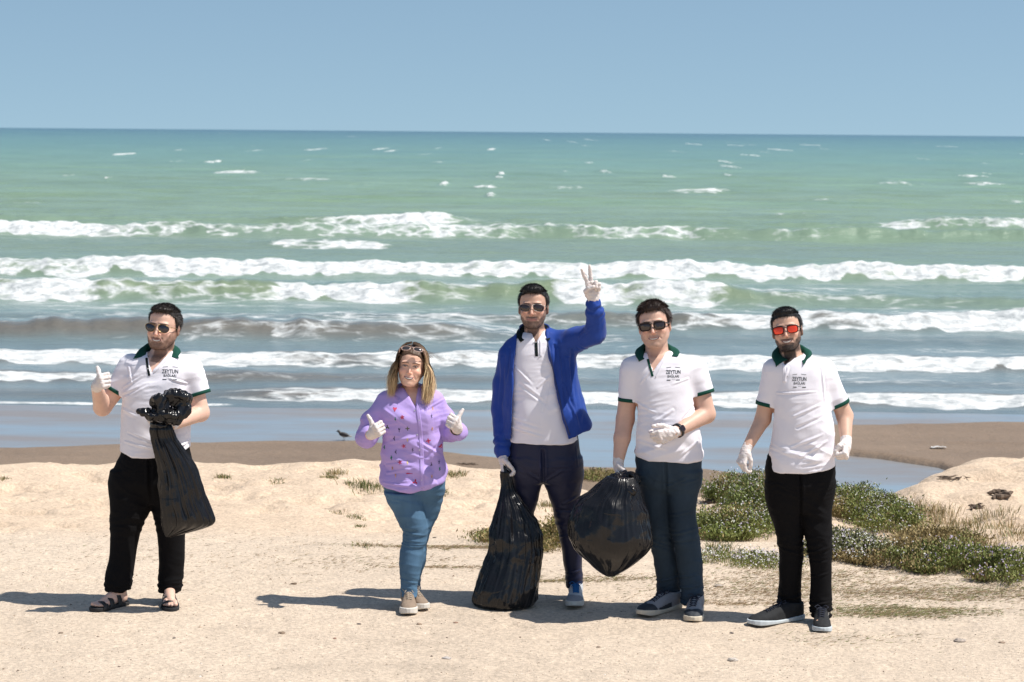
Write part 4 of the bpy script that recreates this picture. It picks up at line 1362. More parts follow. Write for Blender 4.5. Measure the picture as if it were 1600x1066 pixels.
def strip_on(P, bv, pts, w, off, name, mat_, parent, n=14):
    """narrow band laid on the cloth along picture points"""
    A = np.array([P.F(*p) for p in pts])
    t = np.linspace(0, len(A) - 1, n)
    L = np.stack([np.interp(t, range(len(A)), A[:, q]) for q in range(3)], 1)
    tg = np.gradient(L, axis=0); sd = np.stack([-tg[:, 2], 0 * tg[:, 0], tg[:, 0]], 1); sd /= np.linalg.norm(sd, axis=1)[:, None]
    cols = np.array([-1, -.5, 0, .5, 1])
    G = np.array([[L[i] + sd[i] * w * c for c in cols] for i in range(n)]).reshape(-1, 3)
    G = on_cloth(bv, G, off)
    me = mesh_np(name, G, grid_quads(n, 5))
    o = obj(name, me, mat_, parent)
    md = o.modifiers.new('thickness', 'SOLIDIFY'); md.thickness = .002; md.offset = 0
    return o

def text_mesh(txt, size, bold=.0):
    cu = bpy.data.curves.new('t', 'FONT'); cu.body = txt; cu.size = size; cu.offset = bold; cu.align_x = 'CENTER'; cu.resolution_u = 3
    o = bpy.data.objects.new('t', cu); COL.objects.link(o)
    dg = bpy.context.evaluated_depsgraph_get()
    me = bpy.data.meshes.new_from_object(o.evaluated_get(dg))
    bpy.data.objects.remove(o)
    V = np.array([v.co[:] for v in me.vertices]); F = [list(p.vertices) for p in me.polygons]
    bpy.data.meshes.remove(me)
    return V, F

def shirt_print(P, bv, px, py, w_m, parent, tilt=0.):
    """the printed name on the chest"""
    c = P.F(px, py)
    mb_V = []; mb_F = []; n = 0
    def put(V, F, cx, cz, sx, sz):
        nonlocal n
        x = (V[:, 0] * sx + cx); z = (V[:, 1] * sz + cz)
        ca, sa = math.cos(tilt), math.sin(tilt)
        mb_V.append(np.stack([c[0] + x * ca - z * sa, 0 * x, c[2] + x * sa + z * ca], 1)); mb_F.extend([[i + n for i in f] for f in F]); n += len(V)
    for txt, size, cz, wd, bold in [('ZEYTUN', .03, -.004, 1.0, .0004), ('BAĞLARI', .02, -.024, .78, .0002)]:
        V, F = text_mesh(txt, size, bold)
        s_ = w_m * wd / (V[:, 0].max() - V[:, 0].min())
        put(V, F, 0, cz, s_, 1.0)
    def bar(x0, z0, x1, z1, t):
        d = np.array([x1 - x0, z1 - z0]); nn = np.array([-d[1], d[0]]) / np.linalg.norm(d) * t / 2
        k = 6; V = []
        for i in range(k + 1):
            p = np.array([x0, z0]) + d * i / k
            V += [(*(p - nn), 0), (*(p + nn), 0)]
        put(np.array(V), [[2 * i, 2 * i + 2, 2 * i + 3, 2 * i + 1] for i in range(k)], 0, 0, 1, 1)
    h = w_m / 2
    # sprigs above, small rules below
    bar(-h * .95, .029, -h * .3, .032, .0022); bar(h * .25, .032, h * .95, .029, .0022)
    bar(-h * .9, -.038, -h * .38, -.038, .0045); bar(-h * .22, -.033, h * .3, -.033, .0012); bar(h * .38, -.038, h * .9, -.038, .0045)
    V = np.concatenate(mb_V)
    V = on_cloth(bv, V, .0013)
    me = bpy.data.meshes.new('chest_print'); me.from_pydata([tuple(v) for v in V], [], mb_F); me.update()
    obj('chest_print', me, M['print'], parent)

def make_trousers(P, pelvis, legs, waist, mat_, seed=0, wrk=1.0, lines=(), name='trousers', h=.0048, stretch=False, k=.02):
    prs = [(loft(pelvis, 2.4, 0, .01), k)] + [(loft(l, 2.15, 0, .006), k) for l in legs]
    lo = np.min([p[0][1] for p in prs], 0) - .02; hi = np.max([p[0][2] for p in prs], 0) + .02
    F = Field(axis(lo[0], hi[0], h), axis(lo[1], hi[1], h), axis(lo[2], hi[2], h))
    for p, kk in prs: F.add(p, kk)
    V, Q = F.mesh(1)
    N = vnormals(V, Q)
    z = V[:, 2]; za = min(l[0][0] if l[0][0] < l[-1][0] else l[-1][0] for l in legs)
    zk = za + .40
    low = sstep(za + .17, za + .02, z)
    knee = np.exp(-((z - zk) / .07) ** 2)
    hip = np.exp(-((z - za - .72) / .06) ** 2)
    x, y = V[:, 0], V[:, 1]
    rings = 1 - 2.2 * np.abs(noise(x * 6 + seed, y * 6, z * 34 + 1.5 * noise(x * 9, y * 9, z * 3)))
    hemr = sstep(za + .085, za + .01, z) * np.cos((z - za) * 175 + 2.5 * noise(x * 14, y * 14, z * 6 + seed)) * (0 if stretch else 1)
    d = .0042 * hemr + .0055 * low * rings + .0035 * knee * (1 - 2.2 * np.abs(noise(x * 7, y * 7, z * 26 + seed))) + .002 * hip * rings
    d += wr(V, N, .0028, 1.15, 3, 18, seed + 2) + wr(V, N, .0028, -.5, 4, 17, seed + 3) + .003 * fbm(x * 8, y * 8, z * 6 + seed, 2)
    if stretch: d += .0030 * (1 - 2.2 * np.abs(noise(x * 3, y * 3, z * 22 + .6 * noise(x * 8, 1., seed))))
    d *= wrk
    d += creases(P, V, N, lines)
    V = V + N * d[:, None]
    o = P.part(name, V, Q, mat_)
    return V, Q, o

# ------------------------------------------------------------------ footwear
def foot_frame(heel, toe):
    """heel, toe: points on the ground. returns origin, R with local -y to the toe"""
    d = np.array(toe) - np.array(heel); L = np.linalg.norm(d[:2]); d = d / np.linalg.norm(d)
    yv = -d; zv = np.array([0, 0, 1.]); xv = np.cross(yv, zv); xv /= np.linalg.norm(xv); zv = np.cross(xv, yv)
    return np.array(heel), np.stack([xv, yv, zv], 1), L

def sneaker(P, heel, toe, up, sole, lace, toe_mat=None, chunky=1.0, tongue=None, wid=1.0, collar_h=.085, mirror=1, stripe=None, high=1.0):
    """one shoe: heel at y=0, toe at y=-L. Local length normalised to .29"""
    O, R, L = foot_frame(heel, toe); k = L / .29
    kw = (.5 + .5 * k) * wid
    T = lambda V: (np.asarray(V, float) * [kw, k, .5 + .5 * k]) @ R.T + O
    def prof(y):   # half width and centre along the length
        y = np.asarray(y, float)
        w = np.interp(-y, [0, .02, .06, .12, .18, .23, .26, .28, .29], [.022, .033, .036, .037, .046, .047, .040, .026, .008])
        c = mirror * np.interp(-y, [0, .1, .18, .29], [0, .002, -.004, -.010])
        return w, c
    # sole
    g = .003
    F = Field(np.arange(-.07, .07, g).astype(np.float32), np.arange(-.305, .02, g).astype(np.float32), np.arange(-.006, .05, g * .7).astype(np.float32))
    th = .026 * chunky
    def solef(X, Y, Z):
        w, c = prof(Y)
        ends = np.maximum(-.292 - Y, Y - .004)
        rr = np.interp(-Y, [-.01, 0, .29, .3], [.004, .006, .006, .004])
        top = th - .008 * np.exp(-((Y + .14) / .07) ** 2) + .004 * sstep(-.2, -.29, Y)
        bot = .010 * sstep(-.25, -.30, Y) + .004 * sstep(-.02, .01, Y)
        d = np.maximum(np.abs(X - c) - (w + rr * .9), ends)
        return smax(smax(d, Z - top, .006), bot - Z, .004)
    F.clip(solef, 0)
    F.F[:] = solef(*F.pts((slice(None),) * 3))
    V, Q = F.mesh(1)
    root = obj('shoe', None, None, P.root) if False else None
    # upper
    G = Field(np.arange(-.065, .065, g).astype(np.float32), np.arange(-.30, .03, g).astype(np.float32), np.arange(.005, .15, g).astype(np.float32))
    def upf(X, Y, Z):
        w, c = prof(Y)
        topz = np.interp(-Y, [-.01, 0, .03, .07, .10, .14, .18, .22, .255, .28, .29], [.08, .088, .09, .092, .095, .088, .072, .058, .050, .038, .026]) * high
        zc = .02
        a = np.abs(X - c) / (w * 1.0)
        b = np.maximum(Z - zc, 0) / (topz - zc)
        q = (a ** 2.3 + b ** 2.3) ** (1 / 2.3)
        d = (q - 1) * np.minimum(w, .03)
        d = smax(d, np.maximum(-.288 - Y, Y - .002), .01)
        return smax(d, (th - .008) - Z, .002)
    u = upf(*G.pts((slice(None),) * 3))
    leg = rcone((0, -.045, .06), (0, -.040, collar_h + .03), .040, .039)[0](*G.pts((slice(None),) * 3))
    u = smin(u, leg, .02)
    u = smax(u, G.pts((slice(None),) * 3)[2] + 0 * u - collar_h - .10 * np.maximum(-.0 - G.pts((slice(None),) * 3)[1] - .045, 0) , .004)
    G.F[:] = u
    V2, Q2 = G.mesh(1)
    N2 = vnormals(V2, Q2)
    V2 = V2 + N2 * (.0012 * noise(V2[:, 0] * 60, V2[:, 1] * 50, V2[:, 2] * 50))[:, None]
    o = P.part('shoe', T(V2), Q2, up)
    P.part('sole', T(V), Q, sole, parent=o)
    bv = bvh_of(V2, Q2)
    def lay(pts, off):
        out = []
        for p in pts:
            h = bv.ray_cast(Vector((p[0], p[1], .2)), Vector((0, 0, -1)), 1)
            out.append((p[0], p[1], (h[2] is not None and h[0][2] or .03) + off) if h[0] is not None else (p[0], p[1], .05))
        return np.array(out)
    # laces
    mb = MB()
    for i in range(5):
        y = -.115 - i * .019
        w = .019 - .0005 * i
        for s_ in (1, -1):
            pts = [(-w * s_, y, 0), (-w * .4 * s_, y - .004, 0), (w * .4 * s_, y - .010, 0), (w * s_, y - .014, 0)]
            mb.tube(T(lay(pts, .0025 + .001 * (s_ > 0))), .0024, 6)
    top = lay([(0, -.112, 0)], .004)[0]
    for s_ in (-1, 1):
        mb.tube(T([top, top + [s_ * .020, .004, .012], top + [s_ * .036, -.004, .004], top + [s_ * .024, -.012, -.004], top + [0, -.006, 0]]), .0023, 6)
        mb.tube(T([top, top + [s_ * .016, -.018, .002], top + [s_ * .026, -.036, -.010]]), .002, 6)
    P.part('lace', np.concatenate(mb.V), np.concatenate(mb.Q), lace, parent=o, T=np.concatenate(mb.T))
    # overlays: toe cap, heel counter, side panels as slightly raised skins
    def overlay(mask, off, name, mt):
        keep = mask(V2)
        f = keep[Q2].all(1)
        q = Q2[f]
        if not len(q): return
        ids, inv = np.unique(q, return_inverse=True)
        P.part(name, T(V2[ids] + N2[ids] * off), inv.reshape(-1, 4), mt, parent=o)
    if toe_mat is not None:
        overlay(lambda v: (v[:, 1] < -.235 + .6 * np.abs(v[:, 0])) & (v[:, 2] < .07), .0012, 'toe_cap', toe_mat)
        overlay(lambda v: (v[:, 1] > -.20) & (v[:, 1] < -.10) & (v[:, 2] < .034 + .12 * (v[:, 1] + .20)), .0012, 'side_panel', toe_mat)
        overlay(lambda v: (v[:, 1] > -.03) & (v[:, 2] < .072), .0012, 'heel_counter', toe_mat)
    if tongue is not None:
        overlay(lambda v: (np.abs(v[:, 0]) < .016) & (v[:, 1] < -.07) & (v[:, 1] > -.205) & (v[:, 2] > .045), .0010, 'tongue', tongue)
    if stripe is not None:
        overlay(lambda v: (np.abs(v[:, 2] - (.034 + 12 * np.maximum(v[:, 1] + .12, 0) ** 2 + .1 * np.maximum(-v[:, 1] - .12, 0))) < .0055) & (v[:, 1] > -.17) & (v[:, 1] < -.055) & (v[:, 0] * stripe[1] > .01), .0016, 'side_stripe', stripe[0])
    return o
# ------------------------------------------------------------------ the five people
def head_at(P, ex, ey, dy, yaw, pitch, roll, s, **kw):
    H = dict(kw)
    H['R'] = rot_m(math.radians(yaw), math.radians(pitch), math.radians(roll)); H['s'] = s
    p = P.P(ex, ey, dy - .09 * s)
    H['c'] = p - H['R'] @ np.array([0, -.09, .0]) * s
    return H

def leg_rows(P, tab, rd, dy0, dy1):
    """leg silhouette with its depth drifting from hip to foot"""
    n = len(tab); a, b = tab[0][0], tab[-1][0]
    return P.rows([(r[0], r[1], r[2], -(rd if len(r) < 4 else r[3]), dy0 + (dy1 - dy0) * (r[0] - a) / (b - a)) for r in tab])

def neckp(P, H, px, py, dy, r, r2=None):
    top = H['c'] + H['R'] @ np.array([0, .022, -.060]) * H['s']
    return rcone(P.P(px, py, dy), top, r, r2 or r * .88)

def buttons(P, bv, pts, parent, r=.005):
    for p in pts:
        c = on_cloth(bv, [P.P(*p)], .001)[0]
        th = np.arange(12) / 12 * 2 * math.pi
        ring = np.stack([r * np.cos(th), 0 * th, r * np.sin(th)], 1)
        V = np.concatenate([c + ring, c + ring * .85 + [0, -.0022, 0], c + ring * .5 + [0, -.0014, 0], c + ring * .02 + [0, -.0014, 0]])
        obj('button', mesh_np('button', V, grid_quads(4, 12, True)), M['button'], parent)

def shin_skin(P, ankle, toe, sc=1.0):
    a = np.array(ankle); t = np.array(toe)
    return [rcone(a, t, .036 * sc, .022 * sc)]

SUNNY = (.60, .385, .285)

# ============ man with thumb up and a bundle of black bag under his arm
def person_thumb():
    P = Person('man in white polo and black trousers giving a thumbs up, black sandals on his feet', (232, 944))
    H = head_at(P, 246.5, 512.5, -.01, 13, 3, 4, 1.04, skin=(.68, .44, .34), hair_col=(.018, .012, .009), beard=.95, beard_col=(.12, .056, .033), chin=.8, jaw=.20, smile=.009, open=.0115)
    torso = P.rows([(545, 238, 268, .050, .015), (552, 226, 280, .068, .01), (558, 208, 292, .088, .0), (565, 198, 300, .103), (578, 193, 306, .122), (600, 192, 298, .138, -.005), (640, 190, 298, .148, -.012), (680, 189, 297, .152, -.015), (704, 189, 298, .150, -.01), (724, 190, 298, .148, -.005)])
    armR, JR = limb(P, [(208, 575, 0), (160, 636, -.02), (151, 604, -.22)], [.050, .050, .031])
    armL, JL = limb(P, [(297, 575, 0), (313, 645, -.02), (268, 664, -.24)], [.052, .050, .032])
    fl = .262
    h1, t1 = ground(197, 946) - P.O, ground(146, 957) - P.O
    h2, t2 = ground(264, 941) - P.O, ground(266, 957) - P.O
    legL = leg_rows(P, [(735, 174, 234), (760, 171.5, 236), (790, 173, 236), (815, 173.5, 226, 1.1), (840, 173, 217, 1.15), (870, 171.5, 212, 1.15), (900, 166, 207.5, 1.2), (912, 165, 205, 1.2), (924, 168, 201, 1.1)], 1.05, .0, h1[1] - .03)
    legR = leg_rows(P, [(735, 234, 295), (760, 236, 294), (790, 237, 291), (815, 243, 289.5, 1.1), (840, 247, 288.5, 1.15), (870, 248.5, 288, 1.15), (900, 249.5, 286.5, 1.15), (912, 248.5, 285, 1.2), (924, 249, 282, 1.1)], 1.05, .0, h2[1] - .03)
    pelvis = P.rows([(682, 194, 293, .138), (706, 190, 297, .140), (725, 181, 299, .142), (750, 174, 297, .146), (765, 173, 293, .125), (785, 190, 280, .085)])
    neck = neckp(P, H, 250, 566, .02, .066)
    feet = []
    for (h, t, sg) in ((h1, t1, 1), (h2, t2, -1)):
        O, R, L = foot_frame(h + [0, 0, .024], t + [0, 0, .024]); k = L / .27
        g = lambda x, y, z: O + R @ np.array([x * sg, -y * k, z])
        feet += [rcone(g(0, .035, .028), g(0, .05, .09), .030, .036), rcone(g(0, .03, .028), g(0, .12, .030), .030, .031), rcone(g(0, .05, .07), g(-.006, .17, .026), .034, .024),
                 rcone(g(0, .12, .026), g(-.012, .185, .018), .032, .020), rcone(g(0, .11, .02), g(.022, .18, .016), .026, .017)]
        for i, (x, l, r) in enumerate([(-.030, .258, .0135), (-.010, .256, .0095), (.006, .249, .0090), (.020, .240, .0085), (.033, .228, .0085)]):
            feet.append(rcone(g(x * .9, .19, .018), g(x, l - r, r + .001), r * 1.05, r))
    V, Q, N = make_body(P, torso, [legL, legR], [armR, armL], [neck], H, feet and [feet], H['skin'], bare_feet=True)
    q = (V - H['c']) @ H['R'] / H['s']
    stubble(P, H, 5000, .0050, 3, (q, N, q))
    short_hair(P, H, thick=.010, quiff=-.004, n=9000, seed=1, blade=.010)
    eyes_teeth(P, H)
    sunglasses(P, H, 'aviator', .0305, .0215, M['gold'], M['lens_dark'], .0009, gap=.0075)
    lines = [(192, 606, 222, 588, .006, .004), (190, 620, 232, 600, .007, -.004), (290, 600, 262, 590, .006, .004), (196, 690, 245, 700, .007, .004), (200, 676, 240, 690, .006, -.003), (295, 690, 270, 704, .006, .004), (200, 575, 206, 600, .006, .004), (192, 640, 215, 650, .01, .004)]
    sl = [(P.P(203, 573), P.P(180, 612, -.01), .060, .058, 0), (P.P(299, 575), P.P(312, 617, -.01), .060, .062, 0)]
    cut = [neckp(P, H, 249, 556, .012, .069, .062)]
    VS, QS, o = make_polo(P, torso, sl, cut, ((189, 705), (298, 699)), ((228, 551), (267, 549), (237, 583)), lines=lines, seed=3, hemsag=.035)
    bv = bvh_of(VS, QS)
    for s_ in sl: sleeve_cuff(P, (VS, QS), s_[0], s_[1], .06, M['green'], parent=o)
    collar(P, (VS, QS), P.P(248, 553, .012), (.072, .075), .034, .020, .040, (209, 563), (280, 563), M['green'], o, gapL=.55, gapR=.52)
    strip_on(P, bv, [(227.5, 560), (233.8, 587)], .0062, .001, 'placket', M['black_knit'], o)
    strip_on(P, bv, [(266, 556), (241, 582)], .003, .0015, 'placket', M['cotton'], o)
    buttons(P, bv, [(236.5, 573.5)], o)
    shirt_print(P, bv, 266, 582, .088, o, -.03)
    f, t = hand_frame((.45, -.72, .42), (-.12, .0, 1)); n = np.cross(t, f)
    glove(P, JR[2], JR[1] - JR[2], f, t, n, FIST, [(.45, .8, .35), (.05, 1, .1), (-.05, 1, 0)], 1.0, cuff=.035, rc=.034, tl=.74)
    f, t = hand_frame((-.85, -.35, .15), (-.1, -.6, .5)); n = np.cross(f, t)
    glove(P, JL[2], JL[1] - JL[2], f, t, n, ((30, 40, 30),) * 4, [(.6, .7, .3), (.8, .4, .3), (1, .1, .2)], 1.0)
    make_trousers(P, pelvis, [legL, legR], None, M['black'], seed=2, wrk=1.2, k=.025, lines=[(235, 720, 236, 790, .010, -.010)])
    # sandals: sole and three straps on each foot
    for (h, t, sg) in ((h1, t1, 1), (h2, t2, -1)):
        O, R, L = foot_frame(h, t); k = L / .27
        W = lambda p: (np.asarray(p, float) * [sg, -k, 1]) @ R.T + O
        yy = np.linspace(-.012, .278, 30); hw = np.interp(yy, [-.012, 0, .04, .12, .19, .24, .27, .278], [.012, .028, .036, .038, .049, .047, .030, .012]); cx = np.interp(yy, [0, .12, .28], [0, .002, -.006])
        rows = []
        for zz, gr in ((.002, -.004), (.008, 0), (.022, .001), (.026, -.001), (.025, -.006)):
            L_ = np.stack([cx - hw - gr, yy, np.full(30, zz)], 1); R_ = np.stack([cx + hw + gr, yy, np.full(30, zz)], 1)[::-1]
            rows.append(np.concatenate([L_, R_]))
        G = np.concatenate(rows); cap = np.arange(30)
        Vs = W(G); Qs = grid_quads(5, 60, True)
        top = np.stack([4 * 60 + cap[:-1], 4 * 60 + cap[1:], 4 * 60 + 59 - cap[1:], 4 * 60 + 59 - cap[:-1]], 1)
        bot = np.stack([cap[:-1], 59 - cap[:-1], 59 - cap[1:], cap[1:]], 1)
        s_o = P.part('sandal', Vs, np.concatenate([Qs, top, bot]), M['outsole'])
        for (y0, y1, hgt, wd) in ((.200, .212, .050, .020), (.148, .155, .068, .018), (.105, .085, .090, .016)):
            a = np.linspace(-math.pi * .5 - .3, math.pi * .5 + .3, 22)
            rows = []
            for o_ in (-1, -.9, 0, .9, 1):
                for pr_ in ((0,) if abs(o_) == 1 else (.0035,)):
                    x = (np.interp(y0, [0, .12, .19, .24], [.03, .038, .050, .046]) + pr_) * np.sin(a); z = .012 + (hgt - .012 + pr_) * np.maximum(np.cos(a), 0) ** .75
                    rows.append(np.stack([x, y0 + (y1 - y0) * np.sin(a) + o_ * wd + 0 * a, z], 1))
            P.part('strap', W(np.concatenate(rows)), grid_quads(5, 22), M['strap'], parent=s_o)
    return P

# ============ woman in the lilac shirt
def person_woman():
    P = Person('woman in a lilac embroidered shirt and blue jeans giving two thumbs up', (647, 945))
    H = head_at(P, 641, 573.5, -.015, 3, 4, 6, .95, skin=(.76, .47, .345), hair_col=(.050, .028, .018), fem=1, jaw=.05, nose=.72, smile=.011, open=.0125, fold=.6, lip=(.50, .11, .11), lash=1.0, browt=.0050, browup=.001)
    torso = P.rows([(600, 634, 652, .045, .02), (604, 624, 661, .058, .012), (608, 612, 670, .070, .008), (613, 600, 680, .080, .004), (620, 594, 686, .090), (632, 592, 688, .108, -.01), (650, 594, 688, .128, -.02), (675, 597, 688, .122, -.015), (700, 596, 693, .126, -.01), (730, 595, 696, .138), (768, 596, 697, .145)])
    fh, ft = ground(637, 945) - P.O, ground(641, 961) - P.O
    bh, bt = ground(636, 941) - P.O, ground(667, 953) - P.O
    legL = leg_rows(P, [(768, 600, 661), (785, 606, 663), (803, 616, 665, 1.15), (818, 623, 666.5, 1.15), (832, 629.5, 667, 1.15), (845, 629, 666, 1.1), (858, 626, 662, 1.1), (870, 624, 661, 1.15), (885, 624.5, 658.5, 1.2), (900, 626, 655, 1.15), (915, 627.5, 651, 1.1), (932, 627, 652, 1.1)], 1.05, -.02, ft[1] * .3 + fh[1] * .7)
    legR = leg_rows(P, [(765, 640, 695), (783, 645, 691), (805, 648, 684), (820, 648, 677, 1.2), (832, 646, 672, 1.2), (853, 642, 667, 1.3), (880, 640, 664.5, 1.3), (900, 641, 657.5, 1.2), (915, 640, 656, 1.1), (929, 640, 657, 1.1)], 1.1, .03, bh[1] - .02)
    pelvis = P.rows([(722, 600, 691, .112), (742, 598, 695, .118), (760, 598, 695, .122), (768, 603, 693, .108), (782, 618, 683, .08)])
    neck = neckp(P, H, 641, 612, .015, .049, .043)
    armR, JR = limb(P, [(607, 636, 0), (573, 682, .0), (581, 679, -.19)], [.038, .041, .027])
    armL, JL = limb(P, [(675, 636, 0), (703, 675, .0), (715, 670, -.18)], [.038, .041, .027])
    feet = [shin_skin(P, P.P(640, 925, fh[1] - .03), ft * .5 + fh * .5 + [0, .0, .035], .8), shin_skin(P, P.P(648, 925, bh[1] - .03), bt * .5 + bh * .5 + [0, .0, .035], .8)]
    V, Q, N = make_body(P, torso, [legL, legR], [armR, armL], [neck], H, feet, H['skin'])
    eyes_teeth(P, H)
    # shirt with full rolled sleeves
    el, er = P.P(573, 682, -.0), P.P(703, 675, -.0)
    wl, wrr = P.P(577, 682, -.085), P.P(713.5, 674, -.085)
    adds = [(rcone(P.P(604, 630), P.P(583, 656, 0), .050, .051), .04), (rcone(P.P(583, 656, 0), el, .051, .054), .03), (rcone(el, wl, .053, .046), .02), (rcone(wl, wl + (wl - el) * .10, .0565, .055), .003), (rcone(el * .45 + wl * .55, el * .3 + wl * .7, .0575, .0565), .003),
            (rcone(P.P(677, 630), P.P(694, 652, 0), .050, .050), .04), (rcone(P.P(694, 652, 0), er, .050, .053), .03), (rcone(er, wrr, .052, .046), .02), (rcone(wrr, wrr + (wrr - er) * .10, .0555, .054), .003), (rcone(er * .45 + wrr * .55, er * .3 + wrr * .7, .0565, .0555), .003)]
    cut = [neckp(P, H, 640, 609, .008, .060, .058)]
    lines = [(655, 690, 688, 712, .008, .006), (660, 720, 690, 690, .01, -.005), (600, 640, 640, 668, .008, .003), (604, 740, 650, 730, .007, .004), (602, 725, 640, 718, .007, -.004), (665, 640, 690, 628, .006, .004), (600, 755, 640, 758, .006, .004), (612, 690, 655, 680, .008, .004)]
    VS, QS, o = make_polo(P, torso, [], cut, ((596, 755), (697, 750)), ((627, 604), (653, 604), (650, 638)), name='shirt', mat_=M['lilac'], lines=lines, seed=7, hemsag=.04, adds=adds, wrk=1.5)
    bv = bvh_of(VS, QS)
    collar(P, (VS, QS), P.P(640, 611, .008), (.064, .062), .024, .020, .030, (626, 632), (661, 631), M['lilac'], o, gapL=.62, gapR=.62, height=.018)
    strip_on(P, bv, [(652, 632), (656, 660), (659, 700), (660, 762)], .011, .0012, 'placket', M['lilac'], o, n=30)
    buttons(P, bv, [(649.5, 637.5), (656.5, 652), (653.5, 674.5), (657, 698), (659.5, 722), (660.5, 744)], o, .0042)
    # little embroidered figures
    r = np.random.default_rng(5)
    mot = [(617, 639, 'r'), (629, 651, 'r'), (618, 654, 'g'), (624, 671, 'k'), (637, 669, 'm'), (616, 685, 'k'), (637, 686, 'y'), (631, 696.5, 'R'), (618.5, 706, 'k'), (611.5, 715, 'G'), (625, 721.5, 'R'), (637, 722, 'y'), (613, 732, 'o'), (618, 743, 'o'), (639, 739, 'l'), (676, 639, 'o'), (674.5, 650, 'k'), (675.5, 670, 'o'), (669.5, 688.5, 'X'), (688.5, 699, 'r'), (686, 723, 'k'), (674, 726, 'k'), (687, 733.5, 'g'), (600, 700, 'g'), (605, 668, 'm'), (645, 702, 'k'), (649, 752, 'R'), (675, 744, 'o')]
    cols = dict(r=(.55, .06, .12), R=(.50, .015, .05), g=(.01, .16, .12), G=(.01, .13, .09), k=(.02, .02, .06), m=(.10, .12, .05), y=(.65, .50, .22), o=(.60, .30, .20), l=(.5, .02, .08), X=(.60, .01, .06))
    for i, (mx_, my_, k_) in enumerate(mot):
        c0 = P.F(mx_, my_); V0 = [(c0[0], 0, c0[2])]; big = 1.35 if k_ in 'XRGr' else 1.2
        nn = 20; ph = r.random() * 6; arms_ = int(r.integers(3, 6))
        for j in range(nn):
            a = j / nn * 2 * math.pi
            if k_ in 'gGko' or k_ == 'y': rx_, rz_ = .0038, .0098
            elif k_ == 'l': rx_, rz_ = .017, .0028
            else: rx_, rz_ = .0085, .0085
            if k_ in 'XRkm' : q_ = .75 + .55 * math.cos(arms_ * a + ph)
            else: q_ = .85 + .30 * math.cos(arms_ * a + ph)
            tl = .25 * r.normal() if j == 0 else 0
            V0.append((c0[0] + big * rx_ * q_ * math.cos(a), 0, c0[2] + big * rz_ * q_ * math.sin(a)))
        V0 = on_cloth(bv, np.array(V0), .0016)
        C0 = np.tile(np.array(cols[k_]), (len(V0), 1)) * (1 + .35 * r.normal(size=(len(V0), 1)))
        me = mesh_np('embroidered_figure', V0, None, [(0, j, j % nn + 1) for j in range(1, nn + 1)], color=np.clip(C0, .005, 1))
        obj('embroidered_figure', me, M['thread'], o)
    # hands
    f, t = hand_frame((.42, -.72, .40), (-.40, -.1, .95)); n = np.cross(t, f)
    glove(P, JR[2], JR[1] - JR[2], f, t, n, FIST, [(.45, .8, .35), (.1, 1, .1), (.05, 1, 0)], .92, cuff=.03, tl=.86)
    f, t = hand_frame((-.20, -.72, .48), (.36, -.1, .95)); n = np.cross(f, t)
    glove(P, JL[2], JL[1] - JL[2], f, t, n, FIST, [(.45, .8, .35), (.1, 1, .1), (.05, 1, 0)], .92, cuff=.022, tl=.86)
    d = JL[1] - JL[2]; d /= np.linalg.norm(d); u = np.cross(d, (0, 0, 1)); u /= np.linalg.norm(u); v = np.cross(d, u)
    a = np.linspace(0, 2 * math.pi, 30); c = JL[2] + d * .032
    mb = MB(); mb.tube(np.array([c + (u * math.cos(x) + v * math.sin(x)) * .030 for x in a]), .0052, 8)
    obj('wristband', mb.mesh('wristband'), M['plastic'], P.root)
    lines = [(629, 831, 664, 838, .006, .004), (632, 846, 662, 850, .005, -.004), (628, 852, 660, 856, .005, .004), (625, 905, 652, 912, .005, .004), (605, 778, 640, 785, .006, .002)]
    make_trousers(P, pelvis, [legL, legR], None, M['denim_mid'], seed=5, wrk=.8, stretch=True, lines=lines, name='jeans', k=.015)
    sneaker(P, bh, bt, M['suede'], M['rubber_white'], M['lace_beige'], chunky=1.35, wid=.95, collar_h=.105, high=1.12)
    sneaker(P, fh, ft, M['suede'], M['rubber_white'], M['lace_beige'], chunky=1.35, wid=1.0, collar_h=.105, high=1.12)
    # hair: a cap on the skull and long strands falling to the shoulders
    s_ = H['s']
    g = np.arange(-.14, .171, .003, dtype=np.float32)
    F = Field(g, g, g)
    X, Y, Z = F.pts((slice(None),) * 3)
    d = skull(X, Y, Z, .012)
    hl = np.interp(Y, [-.12, -.08, -.06, -.03, .0, .03, .06, .12], [.074, .070, .050, .005, -.02, -.08, -.09, -.09])
    F.F[:] = smax(d, -(Z - hl - .30 * np.maximum(.03 - np.abs(X + .012), 0)) * .8, .008)
    Vc, Qc = F.mesh(1); Nc = vnormals(Vc, Qc)
    Vc = Vc + Nc * (.003 * noise(Vc[:, 0] * 90, Vc[:, 1] * 20, Vc[:, 2] * 30))[:, None]
    mb = MB(); root_c = np.array([.085, .048, .028]); tip_c = np.array([.66, .47, .27]); mid_c = np.array([.27, .16, .08])
    mb.add(to_world(H, Vc), Qc, None, root_c * np.ones((len(Vc), 3)))
    r = np.random.default_rng(9)
    n = 3800
    for i in range(n):
        side = -1 if r.random() < .44 else 1
        th = r.uniform(0, 1) ** 1.25            # 0 framing the face, 1 at the back
        y0 = -.074 + .16 * th
        y_s = -.062 + .12 * r.random()
        pts = []
        out = r.uniform(0, 1)
        rad = .98 + .05 * th + .16 * out
        for a in np.linspace(.05, 1, 6):
            ang = a * math.pi * .5
            x = side * .083 * rad * math.sin(ang) + (-.012) * (1 - a); z = .028 + (.1075 + .002 * th) * (.985 + .10 * out) * math.cos(ang)
            y = y_s + (y0 * .9 - y_s) * a
            pts.append((x, y, z))
        fall = r.uniform(.15, .235) + (.020 if side > 0 else 0) - .03 * (1 - out)
        ph = r.random() * 6
        flare = (.030 if side > 0 else .016) * (.5 + out)
